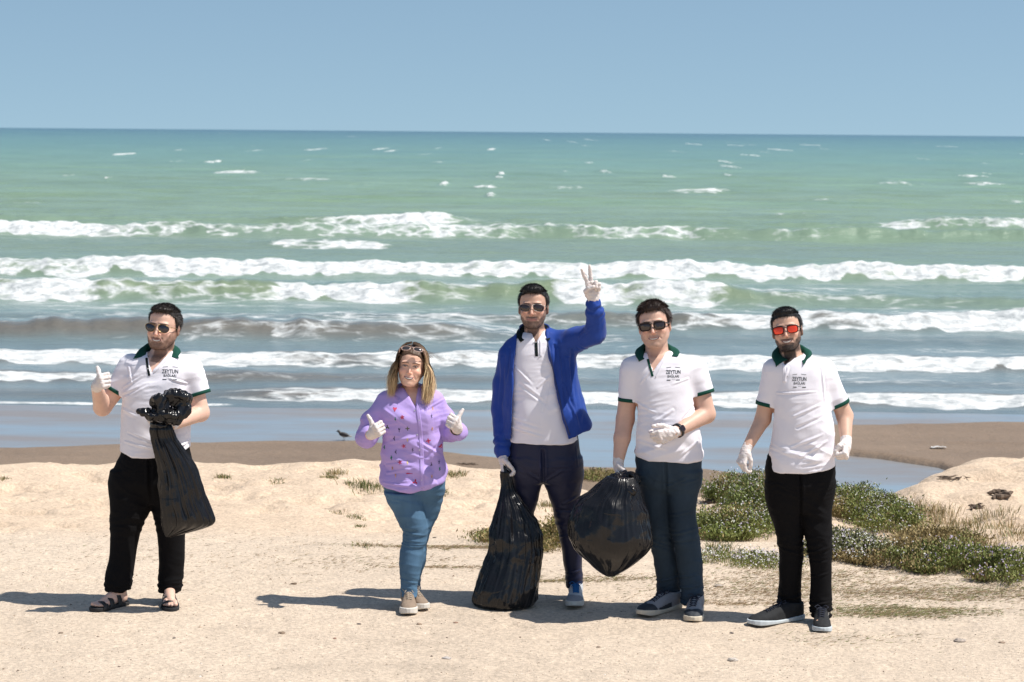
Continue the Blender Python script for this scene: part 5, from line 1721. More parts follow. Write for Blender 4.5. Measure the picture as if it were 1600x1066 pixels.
        w1 = r.normal() * .011; w2 = r.normal() * .010
        for a in np.linspace(.15, 1, 8):
            x = side * (.083 * rad + flare * math.sin(a * 2.5) - .006 * a) + w1 * a + .0065 * math.sin(ph + a * 8)
            y = y0 * .9 + w2 * a - .030 * a * (1 - .5 * th) + .0035 * math.cos(ph + a * 8)
            pts.append((x, y, .028 - fall * a))
        pts = np.array(pts)
        if side > 0: pts[6:, 0] += .012 * np.linspace(0, 1, 8) ** 1.5
        W_ = to_world(H, pts)
        # ribbons face mostly outward
        outn = np.stack([pts[:, 0] / .08, (pts[:, 1] - .02) / .1, 0 * pts[:, 0]], 1); outn = outn @ H['R'].T
        tg = np.gradient(W_, axis=0); sd = np.cross(tg, outn); sd /= np.linalg.norm(sd, axis=1)[:, None] + 1e-9
        wd = (.0019 * np.sin(np.linspace(.5, math.pi - .15, len(pts))))[:, None]
        Vv = np.stack([W_ - sd * wd, W_ + sd * wd], 1).reshape(-1, 3)
        k = np.clip((np.linspace(0, 1, len(pts)) - .26 + .13 * r.normal() + (.12 if side > 0 else 0)) / .5, 0, 1)
        Cc = np.where(k[:, None] < .5, root_c + (mid_c - root_c) * k[:, None] * 2, mid_c + (tip_c - mid_c) * (k[:, None] * 2 - 1)) * (1 + .28 * r.normal())
        mb.add(Vv, grid_quads(len(pts), 2), None, np.clip(np.repeat(Cc, 2, 0), .004, .8))
    for i in range(130):     # wisps blowing across the crown
        a0 = r.uniform(-1, 1); p0 = np.array([.06 * a0, r.uniform(-.02, .06), .115 - .03 * a0 * a0])
        dr = np.array([r.normal() * .5 + a0, r.normal() * .4, .6]); L_ = r.uniform(.015, .05)
        pts = np.array([p0 + dr * L_ * t + np.array([a0 * .02, 0, -.05]) * t * t for t in np.linspace(0, 1, 5)])
        W_ = to_world(H, pts); sd = np.cross(np.gradient(W_, axis=0), (0, 1, 0)); sd /= np.linalg.norm(sd, axis=1)[:, None] + 1e-9
        mb.add(np.stack([W_ - sd * .0006, W_ + sd * .0006], 1).reshape(-1, 3), grid_quads(5, 2), None, np.clip(mid_c * (1 + .5 * r.normal()), .01, .6) * np.ones((10, 3)))
    obj('hair', mb.mesh('hair'), M['hair'], P.root)
    sunglasses(P, H, 'round', .026, .0155, M['pinkframe'], M['lens_grey'], .0019, top=True, yf=-.112)
    return P

# ============ man in the blue jacket, arm up
def person_blue():
    P = Person('man in an open blue jacket raising two gloved fingers in a V sign', (850, 938))
    H = head_at(P, 831, 481, -.01, 6, 3, -1, 1.01, skin=(.56, .345, .255), hair_col=(.008, .006, .006), beard=.95, beard_col=(.048, .030, .024), chin=.75, jaw=.12, smile=.002, open=0, lip=(.36, .16, .14), browt=.005)
    torso = P.rows([(512, 826, 852, .045, .015), (520, 816, 862, .068, .01), (528, 804, 874, .086), (538, 797, 886, .10), (552, 796, 889, .112), (580, 797, 888, .120, -.005), (620, 797, 890, .126, -.015), (655, 797, 895, .132, -.02), (680, 796, 902, .132, -.015), (700, 796, 905, .130, -.01)])
    fh, ft = ground(899, 932) - P.O, ground(900, 949) - P.O
    gh, gt = ground(806, 930) - P.O, ground(800, 945) - P.O
    legR = leg_rows(P, [(715, 848, 909), (743, 849, 911), (757, 851, 909.5), (772, 856, 907, 1.1), (795, 864, 906, 1.1), (838, 874, 909, 1.1), (858, 877, 910, 1.15), (880, 880, 909.5, 1.2), (900, 883.5, 910, 1.15), (918, 885, 908, 1.1)], 1.05, 0, fh[1] - .03)
    legL = leg_rows(P, [(715, 795, 847), (745, 797, 848), (772, 797, 843), (803, 794, 834, 1.1), (838, 791, 826, 1.1), (870, 788, 820, 1.15), (900, 788, 816, 1.15), (918, 789, 813, 1.1)], 1.1, 0, gh[1] - .03)
    pelvis = P.rows([(668, 800, 900, .118), (682, 797, 903, .120), (700, 795, 906, .125), (722, 796, 910, .128), (738, 799, 908, .112), (752, 815, 892, .080)])
    neck = neckp(P, H, 836, 532, .02, .062)
    armR, JR = limb(P, [(800, 553, 0), (783, 640, .03), (786, 712, -.05)], [.05, .042, .030])
    armL, JL = limb(P, [(880, 538, 0), (930, 521, -.20), (927, 467, -.30)], [.05, .045, .030])
    feet = [shin_skin(P, P.P(899, 915, fh[1] - .03), ft + [0, .06, .03]), shin_skin(P, P.P(803, 915, gh[1] - .03), gt + [0, .06, .03])]
    V, Q, N = make_body(P, torso, [legR, legL], [armR, armL], [neck], H, feet, H['skin'])
    q = (V - H['c']) @ H['R'] / H['s']
    stubble(P, H, 6500, .0045, 4, (q, N, q))
    short_hair(P, H, thick=.010, quiff=.010, n=9000, seed=2, blade=.010)
    eyes_teeth(P, H, False)
    sunglasses(P, H, 'aviator', .0305, .0200, M['steel'], M['lens_brown'], .0009, gap=.0085)
    cut = [neckp(P, H, 836, 524, .012, .066, .060)]
    lines = [(806, 575, 830, 600, .007, .004), (812, 600, 852, 630, .008, -.004), (800, 668, 850, 682, .007, .004), (800, 655, 845, 668, .008, -.003), (840, 605, 862, 585, .006, .003), (850, 640, 858, 600, .006, .003)]
    VS, QS, o = make_polo(P, torso, [], cut, ((796, 690), (904, 688)), ((828, 517), (850, 517), (837, 537)), lines=lines, seed=11, hemsag=.012)
    bv = bvh_of(VS, QS)
    collar(P, (VS, QS), P.P(836, 524, .010), (.066, .068), .034, .016, .028, (815, 537), (856, 536), M['black_knit'], o, gapL=.42, gapR=.42)
    strip_on(P, bv, [(837.5, 533), (838.5, 557)], .0085, .0013, 'placket', M['black_knit'], o)
    strip_on(P, bv, [(845, 532), (845, 557)], .006, .0016, 'placket', M['cotton'], o)
    buttons(P, bv, [(833.5, 533.5), (842, 555)], o, .0045)
    # jacket
    jt = P.rows([(512, 822, 854, .066, .018), (521, 806, 868, .088, .012), (529, 796, 880, .104, .01), (539, 789, 893, .118, .005), (555, 786, 900, .132), (585, 786, 903, .142, -.005), (615, 786, 908, .148, -.008), (640, 785, 916, .152, -.012), (662, 785, 926, .154, -.01), (684, 785, 928, .154, -.01)])
    adds = [(loft(jt, 2.4, 0, .008), .02),
            (rcone(JR[0], P.P(788, 600, .02), .068, .062), .03), (rcone(P.P(788, 600, .02), JR[1], .062, .056), .02), (rcone(JR[1], P.P(785.5, 690, -.03), .055, .042), .02), (rcone(P.P(785.5, 690, -.03), P.P(784.5, 706, -.045), .042, .036), .01),
            (rcone(P.P(872, 540, 0), P.P(900, 530, -.09), .078, .068), .05), (rcone(P.P(900, 530, -.09), JL[1], .068, .060), .02), (rcone(JL[1], P.P(930, 490, -.26), .060, .048), .015), (rcone(P.P(930, 490, -.26), P.P(927.5, 474, -.292), .048, .038), .01)]
    lo = np.min([p[0][1] for p in adds], 0) - .03; hi = np.max([p[0][2] for p in adds], 0) + .03
    F = Field(axis(lo[0], hi[0], .0045), axis(lo[1], hi[1], .0045), axis(lo[2], hi[2], .0045))
    for p, k in adds[:1]: F.add(p, k)
    # front opening, hem, then the sleeves
    op = [P.P(*a) for a in ((808, 495), (807, 535), (801, 580), (801, 614), (797, 690))]; oq = [P.P(*a) for a in ((853, 495), (853, 526), (865, 591), (878, 647.5), (890, 690))]
    def opening(X, Y, Z):
        xl = np.interp(Z, [p[2] for p in op][::-1], [p[0] for p in op][::-1]); xr = np.interp(Z, [p[2] for p in oq][::-1], [p[0] for p in oq][::-1])
        return np.maximum(np.maximum(xl - X, X - xr), Y - .02)
    F.cut((opening, np.array([-1, -1, 0.]), np.array([1, .02, 3.])), .004)
    bl, bm, br = P.P(785, 690), P.P(890, 681), P.P(928, 664)
    F.clip(lambda X, Y, Z: np.interp(X, [bl[0], bm[0], br[0]], [bl[2] - .01, bm[2], br[2]]) - Z + 0 * Y, .004)
    for p, k in adds[1:]: F.add(p, k)
    F.cut(neckp(P, H, 836, 520, .012, .074, .072), .004)
    V, Q = F.mesh(1); N = vnormals(V, Q)
    d = wr(V, N, .0055, 1.25, 2.2, 13, 21) + wr(V, N, .0045, -.9, 2.6, 12, 25) + wr(V, N, .0028, 1.45, 4, 26, 27) + .005 * fbm(V[:, 0] * 7, V[:, 1] * 7, V[:, 2] * 6 + 5, 2) + .0075 * facets(V[:, 0], V[:, 1], V[:, 2] * .6, 8, 10., 4)
    # bunched cuffs and elbow
    for A, B in ((P.P(784, 706, -.045), P.P(785, 670, -.02)), (P.P(928, 474, -.29), P.P(931, 500, -.24))):
        t = ((V - A) @ (B - A)) / ((B - A) @ (B - A)); near = np.linalg.norm(V - A, axis=1) < .16
        d += np.where(near, .0035 * sstep(1.3, .2, t) * np.cos(t * 15 + 3 * noise(V[:, 0] * 20, V[:, 1] * 20, V[:, 2] * 20)), 0)
    d += creases(P, V, N, [(872, 545, 880, 640, .008, .006), (886, 560, 900, 660, .010, .007), (866, 540, 870, 600, .007, -.005), (893, 545, 893, 620, .007, -.006), (786, 560, 780, 640, .008, .004), (796, 545, 792, 600, .007, -.005), (903, 540, 925, 545, .006, .005), (905, 525, 925, 505, .006, .004), (880, 600, 905, 670, .007, .005)])
    # the right front swings out
    V = V + N * d[:, None]
    jk = P.part('jacket', V, Q, M['blue'])
    jb = bvh_of(V, Q)
    strip_on(P, jb, [(854.5, 530), (866.5, 591), (879.5, 647), (890, 679)], .0045, .0012, 'zip', M['blue_dark'], jk, n=40)
    # stand-up collar
    a = np.linspace(1.25, 2 * math.pi - .72, 60); rows = []
    C = P.P(835, 519, .014)
    for k, (z, e) in enumerate(((-.045, .008), (-.01, .010), (.030, .012), (.034, .009), (.030, .005), (-.02, .003))):
        fr = ((1 + np.cos(a)) / 2) ** 2
        rows.append(np.stack([C[0] - np.sin(a) * (.071 + e + .018 * fr), C[1] - np.cos(a) * (.073 + e), C[2] + z * (1 - .2 * fr) - .030 * fr + .012 * (1 - fr)], 1))
    P.part('collar', np.concatenate(rows), grid_quads(6, 60)[:, ::-1], M['blue'], parent=jk)
    f, t = hand_frame((-.02, -.12, 1), (-1, -.1, 0)); n = np.cross(f, t)
    glove(P, JL[2], JL[1] - JL[2], f, t, n, ((4, 6, 4), (2, 4, 3), (70, 95, 60), (74, 95, 60)), [(.75, .45, .55), (.6, -.45, .65), (.3, -.9, .3)], 1.0, spread=(.42, .10, 0, 0), cuff=.012)
    f, t = hand_frame((.10, -.12, -1), (-.25, -1, 0)); n = np.cross(t, f)
    glove(P, JR[2], JR[1] - JR[2], f, t, n, ((38, 62, 40), (42, 66, 40), (46, 68, 40), (50, 70, 40)), [(.7, .3, .7), (.8, -.1, .6), (.9, -.3, .4)], .95, cuff=.012)
    make_trousers(P, pelvis, [legR, legL], None, M['navy'], seed=8, wrk=1.2, k=.025, lines=[(848, 705, 849, 755, .010, -.012), (846, 752, 820, 735, .008, .004), (851, 752, 880, 735, .008, .004), (880, 790, 904, 778, .007, .004), (872, 800, 905, 800, .008, -.004), (876, 845, 905, 836, .006, .004), (884, 905, 908, 898, .005, .004), (900, 700, 903, 730, .004, .003)])
    sneaker(P, fh, ft, M['shoe_white'], M['rubber_white'], M['lace_blue'], toe_mat=M['shoe_grey'], tongue=M['lace_blue'], chunky=1.1)
    sneaker(P, gh, gt, M['shoe_white'], M['rubber_white'], M['lace_blue'], toe_mat=M['shoe_grey'], tongue=M['lace_blue'], chunky=1.1, mirror=-1)
    return P

def watch(P, W, back, dist, r, front):
    d = np.asarray(back, float); d /= np.linalg.norm(d)
    u = np.asarray(front, float); u -= d * (u @ d); u /= np.linalg.norm(u); v = np.cross(d, u)
    c = W + d * dist
    rows = []
    a = np.arange(32) / 32 * 2 * math.pi
    for o_, e in ((-.011, 0), (-.010, .003), (.010, .003), (.011, 0), (0, -.002)):
        rows.append(c + d * o_ + np.outer(np.cos(a), u) * (r + e) + np.outer(np.sin(a), v) * (r + e) * 1.12)
    o = P.part('watch', np.concatenate(rows), grid_quads(5, 32, True), M['plastic'])
    V = []; cc = c + u * (r + .002)
    a = np.arange(24) / 24 * 2 * math.pi; sq = lambda t: np.sign(t) * np.abs(t) ** .6
    for h_, s_ in ((0, .9), (0, 1.), (.006, 1.), (.008, .92), (.0078, .7), (.0078, .01)):
        V.append(cc + u * h_ + np.outer(sq(np.cos(a)), d) * .017 * s_ + np.outer(sq(np.sin(a)), v) * .0185 * s_)
    P.part('watch_case', np.concatenate(V), grid_quads(6, 24, True), M['lens_dark'], parent=o)

# ============ man in dark jeans with the round bag
def person_jeans():
    P = Person('man in white polo and dark jeans, gloved hand and watch in front of his belly', (1042, 953))
    H = head_at(P, 1019.5, 509.5, -.01, 10, 3, -8, 1.06, skin=(.63, .40, .305), hair_col=(.030, .015, .010), beard=.32, beard_col=(.13, .085, .065), chin=.4, jaw=.22, smile=.006, open=.009, lip=(.40, .19, .16), browt=.0055)
    torso = P.rows([(546, 1016, 1048, .050, .015), (552, 1003, 1060, .070, .01), (558, 990, 1074, .090), (566, 981, 1086, .105), (580, 981, 1090, .122), (605, 988, 1086, .134, -.005), (640, 993, 1087, .142, -.012), (667, 993, 1096, .148, -.018), (700, 992, 1098, .148, -.015), (730, 993, 1098, .145, -.01)])
    ah, at1 = ground(1060, 948) - P.O, ground(1001, 963) - P.O
    bh, bt = ground(1089, 953) - P.O, ground(1079, 973) - P.O
    legL = leg_rows(P, [(738, 994, 1041), (753, 997, 1042), (775, 1003, 1044), (800, 1008, 1046, 1.1), (839, 1015, 1051, 1.15), (860, 1019, 1056, 1.15), (884, 1023, 1060, 1.15), (905, 1026, 1062.5, 1.15), (925, 1027.5, 1064, 1.15), (939, 1031, 1062, 1.1)], 1.12, 0, ah[1] + .03)
    legR = leg_rows(P, [(735, 1039, 1097), (753, 1040, 1095), (775, 1041.5, 1090), (800, 1043, 1087, 1.05), (820, 1045, 1088.5, 1.1), (840, 1050, 1091.5, 1.1), (858, 1054.5, 1094, 1.1), (880, 1058, 1096.5, 1.1), (900, 1061.5, 1097.5, 1.1), (925, 1063.5, 1098.5, 1.1), (941, 1066, 1098, 1.1)], 1.05, -.02, bh[1] - .03)
    pelvis = P.rows([(690, 996, 1094, .132), (706, 994, 1096, .135), (720, 993, 1097, .138), (738, 995, 1095, .130), (752, 1002, 1090, .112), (766, 1018, 1076, .080)])
    neck = neckp(P, H, 1027, 566, .02, .068)
    armR, JR = limb(P, [(985, 582, 0), (977, 655, .02), (966, 722, -.06)], [.054, .052, .031])
    armL, JL = limb(P, [(1087, 578, 0), (1103, 647, -.02), (1054, 676, -.22)], [.056, .053, .031])
    mid = P.P(972, 685, -.02); armR = [rcone(JR[0], JR[1], .052, .050), rcone(JR[1], mid, .051, .046), rcone(mid, JR[2], .046, .030)]
    feet = [shin_skin(P, P.P(1046, 940, ah[1] + .02), ground(1025, 958) - P.O + [0, 0, .035]), shin_skin(P, P.P(1083, 942, bh[1] - .03), bt + [0, .07, .035])]
    V, Q, N = make_body(P, torso, [legL, legR], [armR, armL], [neck], H, feet, H['skin'])
    q = (V - H['c']) @ H['R'] / H['s']
    stubble(P, H, 900, .0025, 5, (q, N, q))
    short_hair(P, H, thick=.014, quiff=.010, n=9500, seed=3, blade=.013)
    eyes_teeth(P, H)
    sunglasses(P, H, 'square', .0305, .0210, M['tort'], M['lens_brown'], .0026, gap=.0075)
    lines = [(1060, 665, 1085, 645, .007, .005), (1065, 655, 1090, 630, .006, -.004), (995, 630, 1025, 645, .007, .004), (1000, 690, 1040, 700, .008, .004), (1090, 690, 1060, 712, .007, .004), (1075, 592, 1050, 600, .006, .003), (1020, 575, 1000, 600, .006, .004), (1050, 640, 1020, 660, .008, .004)]
    sl = [(P.P(985, 580), P.P(981, 627, .0), .062, .052, 0), (P.P(1087, 577), P.P(1098, 616, -.01), .066, .066, 0)]
    cut = [neckp(P, H, 1026, 556, .012, .071, .064)]
    VS, QS, o = make_polo(P, torso, sl, cut, ((992, 712), (1098, 716)), ((1009, 548), (1045, 545), (1020, 580)), lines=lines, seed=17, hemsag=.018)
    bv = bvh_of(VS, QS)
    for s_, r_ in zip(sl, (.055, .064)): sleeve_cuff(P, (VS, QS), s_[0], s_[1], r_, M['green'], parent=o)
    collar(P, (VS, QS), P.P(1026, 554, .012), (.074, .076), .034, .020, .042, (1000, 568), (1060, 560), M['green'], o, gapL=.52, gapR=.50)
    strip_on(P, bv, [(1012.5, 562), (1019.5, 588)], .0065, .001, 'placket', M['green'], o)
    strip_on(P, bv, [(1040, 560), (1024, 590)], .003, .0015, 'placket', M['cotton'], o)
    buttons(P, bv, [(1019, 577)], o)
    shirt_print(P, bv, 1052, 583, .082, o, .0)
    f, t = hand_frame((.06, -.14, -1), (-.2, -1, 0)); n = np.cross(t, f)
    glove(P, JR[2], JR[1] - JR[2], f, t, n, ((40, 60, 40), (44, 66, 40), (46, 68, 40), (50, 70, 40)), [(.7, .3, .7), (.8, -.1, .6), (.9, -.3, .4)], 1.0, cuff=.030, rc=.036)
    f, t = hand_frame((-.92, -.30, -.28), (-.25, -.15, 1)); n = np.cross(f, t)
    glove(P, JL[2], JL[1] - JL[2], f, t, n, ((38, 60, 35), (46, 68, 40), (54, 72, 40), (58, 74, 40)), [(.75, .65, .2), (1, .35, .1), (1, .15, .0)], 1.0, cuff=.018)
    watch(P, JL[2], JL[1] - JL[2], .032, .0335, (.0, -1, .12))
    make_trousers(P, pelvis, [legL, legR], None, M['denim_dark'], seed=13, wrk=1.7, k=.025, name='jeans', lines=[(1040, 715, 1041, 770, .008, -.010), (1043, 760, 1075, 745, .007, .004), (1046, 838, 1086, 828, .008, .005), (1050, 850, 1088, 846, .007, -.004), (1046, 808, 1080, 800, .007, .003), (1062, 905, 1094, 898, .006, .004), (1064, 922, 1096, 916, .006, .005), (1026, 918, 1060, 910, .006, .005), (1040, 760, 1092, 750, .006, .003), (1018, 850, 1050, 862, .007, .005)])
    sneaker(P, ah, at1, M['shoe_grey'], M['rubber_cream'], M['lace_dark'], toe_mat=M['shoe_navy'], tongue=M['shoe_grey'], chunky=1.05)
    sneaker(P, bh, bt, M['shoe_grey'], M['rubber_cream'], M['lace_dark'], toe_mat=M['shoe_navy'], tongue=M['shoe_grey'], chunky=1.05, mirror=-1)
    return P

# ============ man in black trousers with red mirrored glasses
def person_red():
    P = Person('man in white polo and black trousers wearing red mirrored sunglasses', (1252, 970))
    H = head_at(P, 1227.5, 515.5, -.01, 12, 6, -9, .985, skin=(.60, .38, .28), hair_col=(.006, .005, .006), beard=1.0, beard_col=(.026, .017, .014), chin=1.0, jaw=.12, smile=.009, open=.011, lip=(.36, .17, .15), browt=.006)
    torso = P.rows([(551, 1228, 1256, .048, .015), (557, 1217, 1270, .066, .01), (564, 1206, 1284, .084), (573, 1200, 1293, .10), (586, 1202, 1297, .114), (610, 1205, 1296, .122, -.005), (640, 1206, 1299, .126, -.008), (670, 1205.5, 1303, .130, -.012), (700, 1202, 1304, .132, -.012), (748, 1199, 1305, .132, -.008)])
    ah, at1 = ground(1252, 966) - P.O, ground(1172, 978) - P.O
    bh, bt = ground(1284, 970) - P.O, ground(1282, 989) - P.O
    legL = leg_rows(P, [(755, 1197, 1253), (778, 1196.5, 1254), (806, 1204, 1254.5), (830, 1212, 1254.5, 1.1), (857, 1217, 1254.5, 1.15), (880, 1217.5, 1253.5, 1.15), (905, 1217.5, 1252.5, 1.2), (930, 1217, 1251, 1.2), (943, 1216.5, 1251.5, 1.2), (956, 1222, 1248, 1.1)], 1.08, 0, ah[1] + .02)
    legR = leg_rows(P, [(752, 1250, 1304), (778, 1253, 1301.5), (806, 1254, 1299.5), (830, 1257, 1299, 1.1), (862, 1262.5, 1299, 1.15), (890, 1266, 1299.5, 1.15), (915, 1267, 1299, 1.15), (946, 1267.5, 1299.5, 1.15), (962, 1269.5, 1297, 1.1)], 1.05, 0, bh[1] - .03)
    pelvis = P.rows([(706, 1202, 1300, .120), (722, 1199, 1303, .122), (740, 1197.5, 1304.5, .126), (762, 1197, 1302, .122), (778, 1202, 1296, .105), (800, 1218, 1284, .075)])
    neck = neckp(P, H, 1238, 570, .02, .062)
    armR, JR = limb(P, [(1205, 586, 0), (1192, 655, .02), (1165, 704, -.07)], [.047, .043, .027])
    armL, JL = limb(P, [(1292, 582, 0), (1320, 650, .02), (1322, 692, -.10)], [.048, .045, .028])
    feet = [shin_skin(P, P.P(1236, 950, ah[1]), ground(1205, 973) - P.O + [0, 0, .035]), shin_skin(P, P.P(1284, 955, bh[1] - .03), bt + [0, .07, .035])]
    V, Q, N = make_body(P, torso, [legL, legR], [armR, armL], [neck], H, feet, H['skin'])
    q = (V - H['c']) @ H['R'] / H['s']
    stubble(P, H, 8000, .0055, 6, (q, N, q))
    short_hair(P, H, thick=.009, quiff=.003, n=9000, seed=4, blade=.010, fringe=1)
    eyes_teeth(P, H)
    sunglasses(P, H, 'square', .0305, .0215, M['plastic'], M['lens_red'], .0022, gap=.0085)
    lines = [(1240, 650, 1282, 632, .007, .004), (1245, 668, 1288, 650, .008, -.004), (1250, 712, 1292, 690, .008, .005), (1236, 698, 1285, 678, .007, .004), (1215, 615, 1275, 612, .005, .004), (1232, 575, 1225, 600, .006, .004), (1285, 575, 1290, 630, .006, .004), (1205, 700, 1240, 712, .008, .003)]
    sl = [(P.P(1207, 582), P.P(1196, 633, .01), .054, .052, 0), (P.P(1288, 580), P.P(1311, 633, .01), .060, .060, 0)]
    cut = [neckp(P, H, 1237, 560, .012, .066, .060)]
    VS, QS, o = make_polo(P, torso, sl, cut, ((1199, 736), (1305, 729)), ((1222, 555), (1250, 553), (1226, 572)), lines=lines, seed=23, hemsag=.012)
    bv = bvh_of(VS, QS)
    for s_, r_ in zip(sl, (.053, .06)): sleeve_cuff(P, (VS, QS), s_[0], s_[1], r_, M['green'], parent=o)
    collar(P, (VS, QS), P.P(1237, 557, .012), (.069, .071), .034, .018, .036, (1213, 575), (1254, 574), M['green'], o, gapL=.45, gapR=.50)
    strip_on(P, bv, [(1226, 570), (1226, 598)], .009, .001, 'placket', M['cotton'], o)
    buttons(P, bv, [(1227, 585)], o)
    shirt_print(P, bv, 1249, 594, .078, o, .0)
    f, t = hand_frame((-.35, -.30, -.9), (.55, -.8, 0)); n = np.cross(t, f)
    glove(P, JR[2], JR[1] - JR[2], f, t, n, ((42, 45, 30), (55, 60, 30), (60, 65, 35), (62, 68, 35)), [(.75, .4, .6), (.9, -.1, .5), (.95, -.3, .4)], .86, cuff=.035, rc=.036)
    f, t = hand_frame((-.12, -.62, -.75), (-.3, -.8, .3)); n = np.cross(f, t)
    glove(P, JL[2], JL[1] - JL[2], f, t, n, FIST, [(.7, .5, .5), (.8, -.3, .6), (.4, -.9, .3)], .98, cuff=.03, rc=.036)
    make_trousers(P, pelvis, [legL, legR], None, M['black'], seed=19, wrk=1.5, k=.022, lines=[(1250, 740, 1254, 825, .008, -.012), (1262, 868, 1296, 858, .008, .006), (1264, 880, 1296, 876, .007, -.004), (1222, 862, 1250, 870, .007, .004), (1268, 905, 1297, 898, .006, .004), (1268, 948, 1298, 943, .006, .006), (1218, 945, 1250, 940, .006, .006)])
    sneaker(P, ah, at1, M['shoe_black'], M['rubber_blue'], M['lace_dark'], chunky=.95, wid=.95, high=.95)
    sneaker(P, bh, bt, M['shoe_black'], M['rubber_blue'], M['lace_dark'], chunky=.95, stripe=(M['rubber_white'], 1), mirror=-1)
    return P

P1 = person_thumb()
P2 = person_woman()
P3 = person_blue()
P4 = person_jeans()
P5 = person_red()
# ------------------------------------------------------------------ black rubbish bags
def bag_material():
    m, nt, b = mat('black_bin_liner')
    b.inputs['Base Color'].default_value = (.0075, .0072, .0085, 1)
    b.inputs['Roughness'].default_value = .21
    b.inputs['Specular IOR Level'].default_value = .34
    b.inputs['Coat Weight'].default_value = .08
    b.inputs['Coat Roughness'].default_value = .12
    tc = nd(nt, 'ShaderNodeTexCoord')
    n1 = nd(nt, 'ShaderNodeTexNoise', inp={'Scale': 22.0, 'Detail': 3.0, 'Roughness': .5, 'Distortion': .8})
    mp = nd(nt, 'ShaderNodeMapping'); mp.inputs['Scale'].default_value = (1.8, 1.8, .35)
    nt.links.new(tc.outputs['Object'], mp.inputs[0]); nt.links.new(mp.outputs[0], n1.inputs['Vector'])
    bp = nd(nt, 'ShaderNodeBump', inp={'Strength': .22, 'Distance': .003}); nt.links.new(n1.outputs[0], bp.inputs['Height'])
    nt.links.new(bp.outputs[0], b.inputs['Normal']); nt.links.new(bp.outputs[0], b.inputs['Coat Normal'])
    return m
BAG = bag_material()

def bag_surface(P, tab, Ycen, seed, pleat=.010, neck_py=None, crump=.0022, nu=240, nv=230, fac=1.0, sag=0., p=2.1):
    """rows (py, left, right, ry ratio, dy) -> a sack with gathers that fan out from its neck"""
    S = np.array(sorted(P.rows([(r[0], r[1], r[2], -r[3], Ycen + (r[4] if len(r) > 4 else 0)) for r in tab]), key=lambda r: r[0]))
    v = np.linspace(0, 1, nv)
    zq = S[0, 0] + (S[-1, 0] - S[0, 0]) * (v + .04 * np.sin(2 * math.pi * v) * 0)
    cx, cy, rx, ry = [pchip(S[:, 0], S[:, i], zq) for i in range(1, 5)]
    th = np.linspace(0, 2 * math.pi, nu + 1)[:-1]
    TH, Vv = np.meshgrid(th, v, indexing='ij')
    c, s_ = np.cos(TH), np.sin(TH)
    rr = (np.abs(c) ** p + np.abs(s_) ** p) ** (-1 / p)
    X = cx[None] + rx[None] * c * rr; Y = cy[None] + ry[None] * s_ * rr; Z = zq[None] + 0 * TH
    u = (1 - Vv)                                     # 0 at the neck
    a1 = noise(c * 3.6 + seed, s_ * 3.6, u * 1.3); a2 = noise(c * 8 + seed, s_ * 8, u * 1.8 + 4); a3 = noise(c * 17, s_ * 17 + seed, u * 3 + 8)
    fan = np.exp(-u * 2.2)
    pl = ((1 - 2.2 * np.abs(a1)) * .9 + (1 - 2.2 * np.abs(a2)) * .7 * (.35 + fan) + (1 - 2 * np.abs(a3)) * .35 * fan)
    sc_ = np.minimum(rx, .12)[None] / .12
    d = pleat * pl * (.25 + .75 * sc_)
    f1 = 1 - 2.4 * np.abs(noise(X * 7 + seed, Y * 7, Z * 5)); f2 = 1 - 2.4 * np.abs(noise(X * 15 + seed, Y * 15, Z * 9)); f3 = 1 - 2.4 * np.abs(noise(X * 34, Y * 34 + seed, Z * 22))
    d = d + fac * (.011 * f1 + .0035 * f2 * (.3 + .9 * (noise(X * 5, Y * 5, Z * 4 + seed) > 0))) * sc_ + crump * f3 + .0065 * facets(X, Y, Z * .7, int(seed * 7), 7., 3) * sc_ + .0014 * facets(X, Y, Z * .5, int(seed * 5), 18., 2)
    return X, Y, Z, c, s_, d, rx, ry

def bag(P, name, label, tab, Ycen, seed, group, knot=None, floor=None, **kw):
    X, Y, Z, c, s_, d, rx, ry = bag_surface(P, tab, Ycen, seed, **kw)
    X = X + c * d; Y = Y + s_ * d
    Z = Z + .4 * d
    V = np.stack([X, Y, Z], -1)
    if floor is not None:
        V[..., 2] = np.maximum(V[..., 2], floor + .0015 * noise(X * 30, Y * 30, 1.))
    nu, nv = V.shape[:2]
    o_ = V[:, nv // 2].mean(0) if floor is None else np.array([V[..., 0].mean(), V[..., 1].mean(), 0.])
    root = thing(name, tuple(P.O + o_), label, 'rubbish bag', group)
    V = V.reshape(-1, 3) - o_
    Q = grid_quads(nu, nv)
    w = np.arange(nv - 1); Q = np.concatenate([Q, np.stack([(nu - 1) * nv + w, w, w + 1, (nu - 1) * nv + w + 1], 1)])
    k = len(V); b0 = V.reshape(nu, nv, 3)[:, 0].mean(0); b1 = V.reshape(nu, nv, 3)[:, -1].mean(0)
    V = np.concatenate([V, [b0, b1]])
    i = np.arange(nu); T = np.concatenate([np.stack([0 * i + k, ((i + 1) % nu) * nv, i * nv], 1), np.stack([0 * i + k + 1, i * nv + nv - 1, ((i + 1) % nu) * nv + nv - 1], 1)])
    obj('sack', mesh_np('sack', V, Q, T), BAG, root)
    return root, o_

def crumple(P, blobs, seed, amp, h=.004, freq=1.0, flaps=()):
    """bunched-up film: blobs with deep sharp creases"""
    lo = np.min([b[1] for b in blobs], 0) - .05; hi = np.max([b[2] for b in blobs], 0) + .05
    F = Field(axis(lo[0], hi[0], h), axis(lo[1], hi[1], h), axis(lo[2], hi[2], h))
    for b in blobs: F.add(b, .012)
    V, Q = F.mesh(1)
    for it, (a, fr, n_) in enumerate(((1.0, 9., 3), (.7, 17., 3), (.35, 34., 3))):
        N = vnormals(V, Q)
        x, y, z = V.T
        V = V + N * (a * amp * facets(x, y, z, seed * 10 + it, fr * freq, n_))[:, None]
    return V, Q

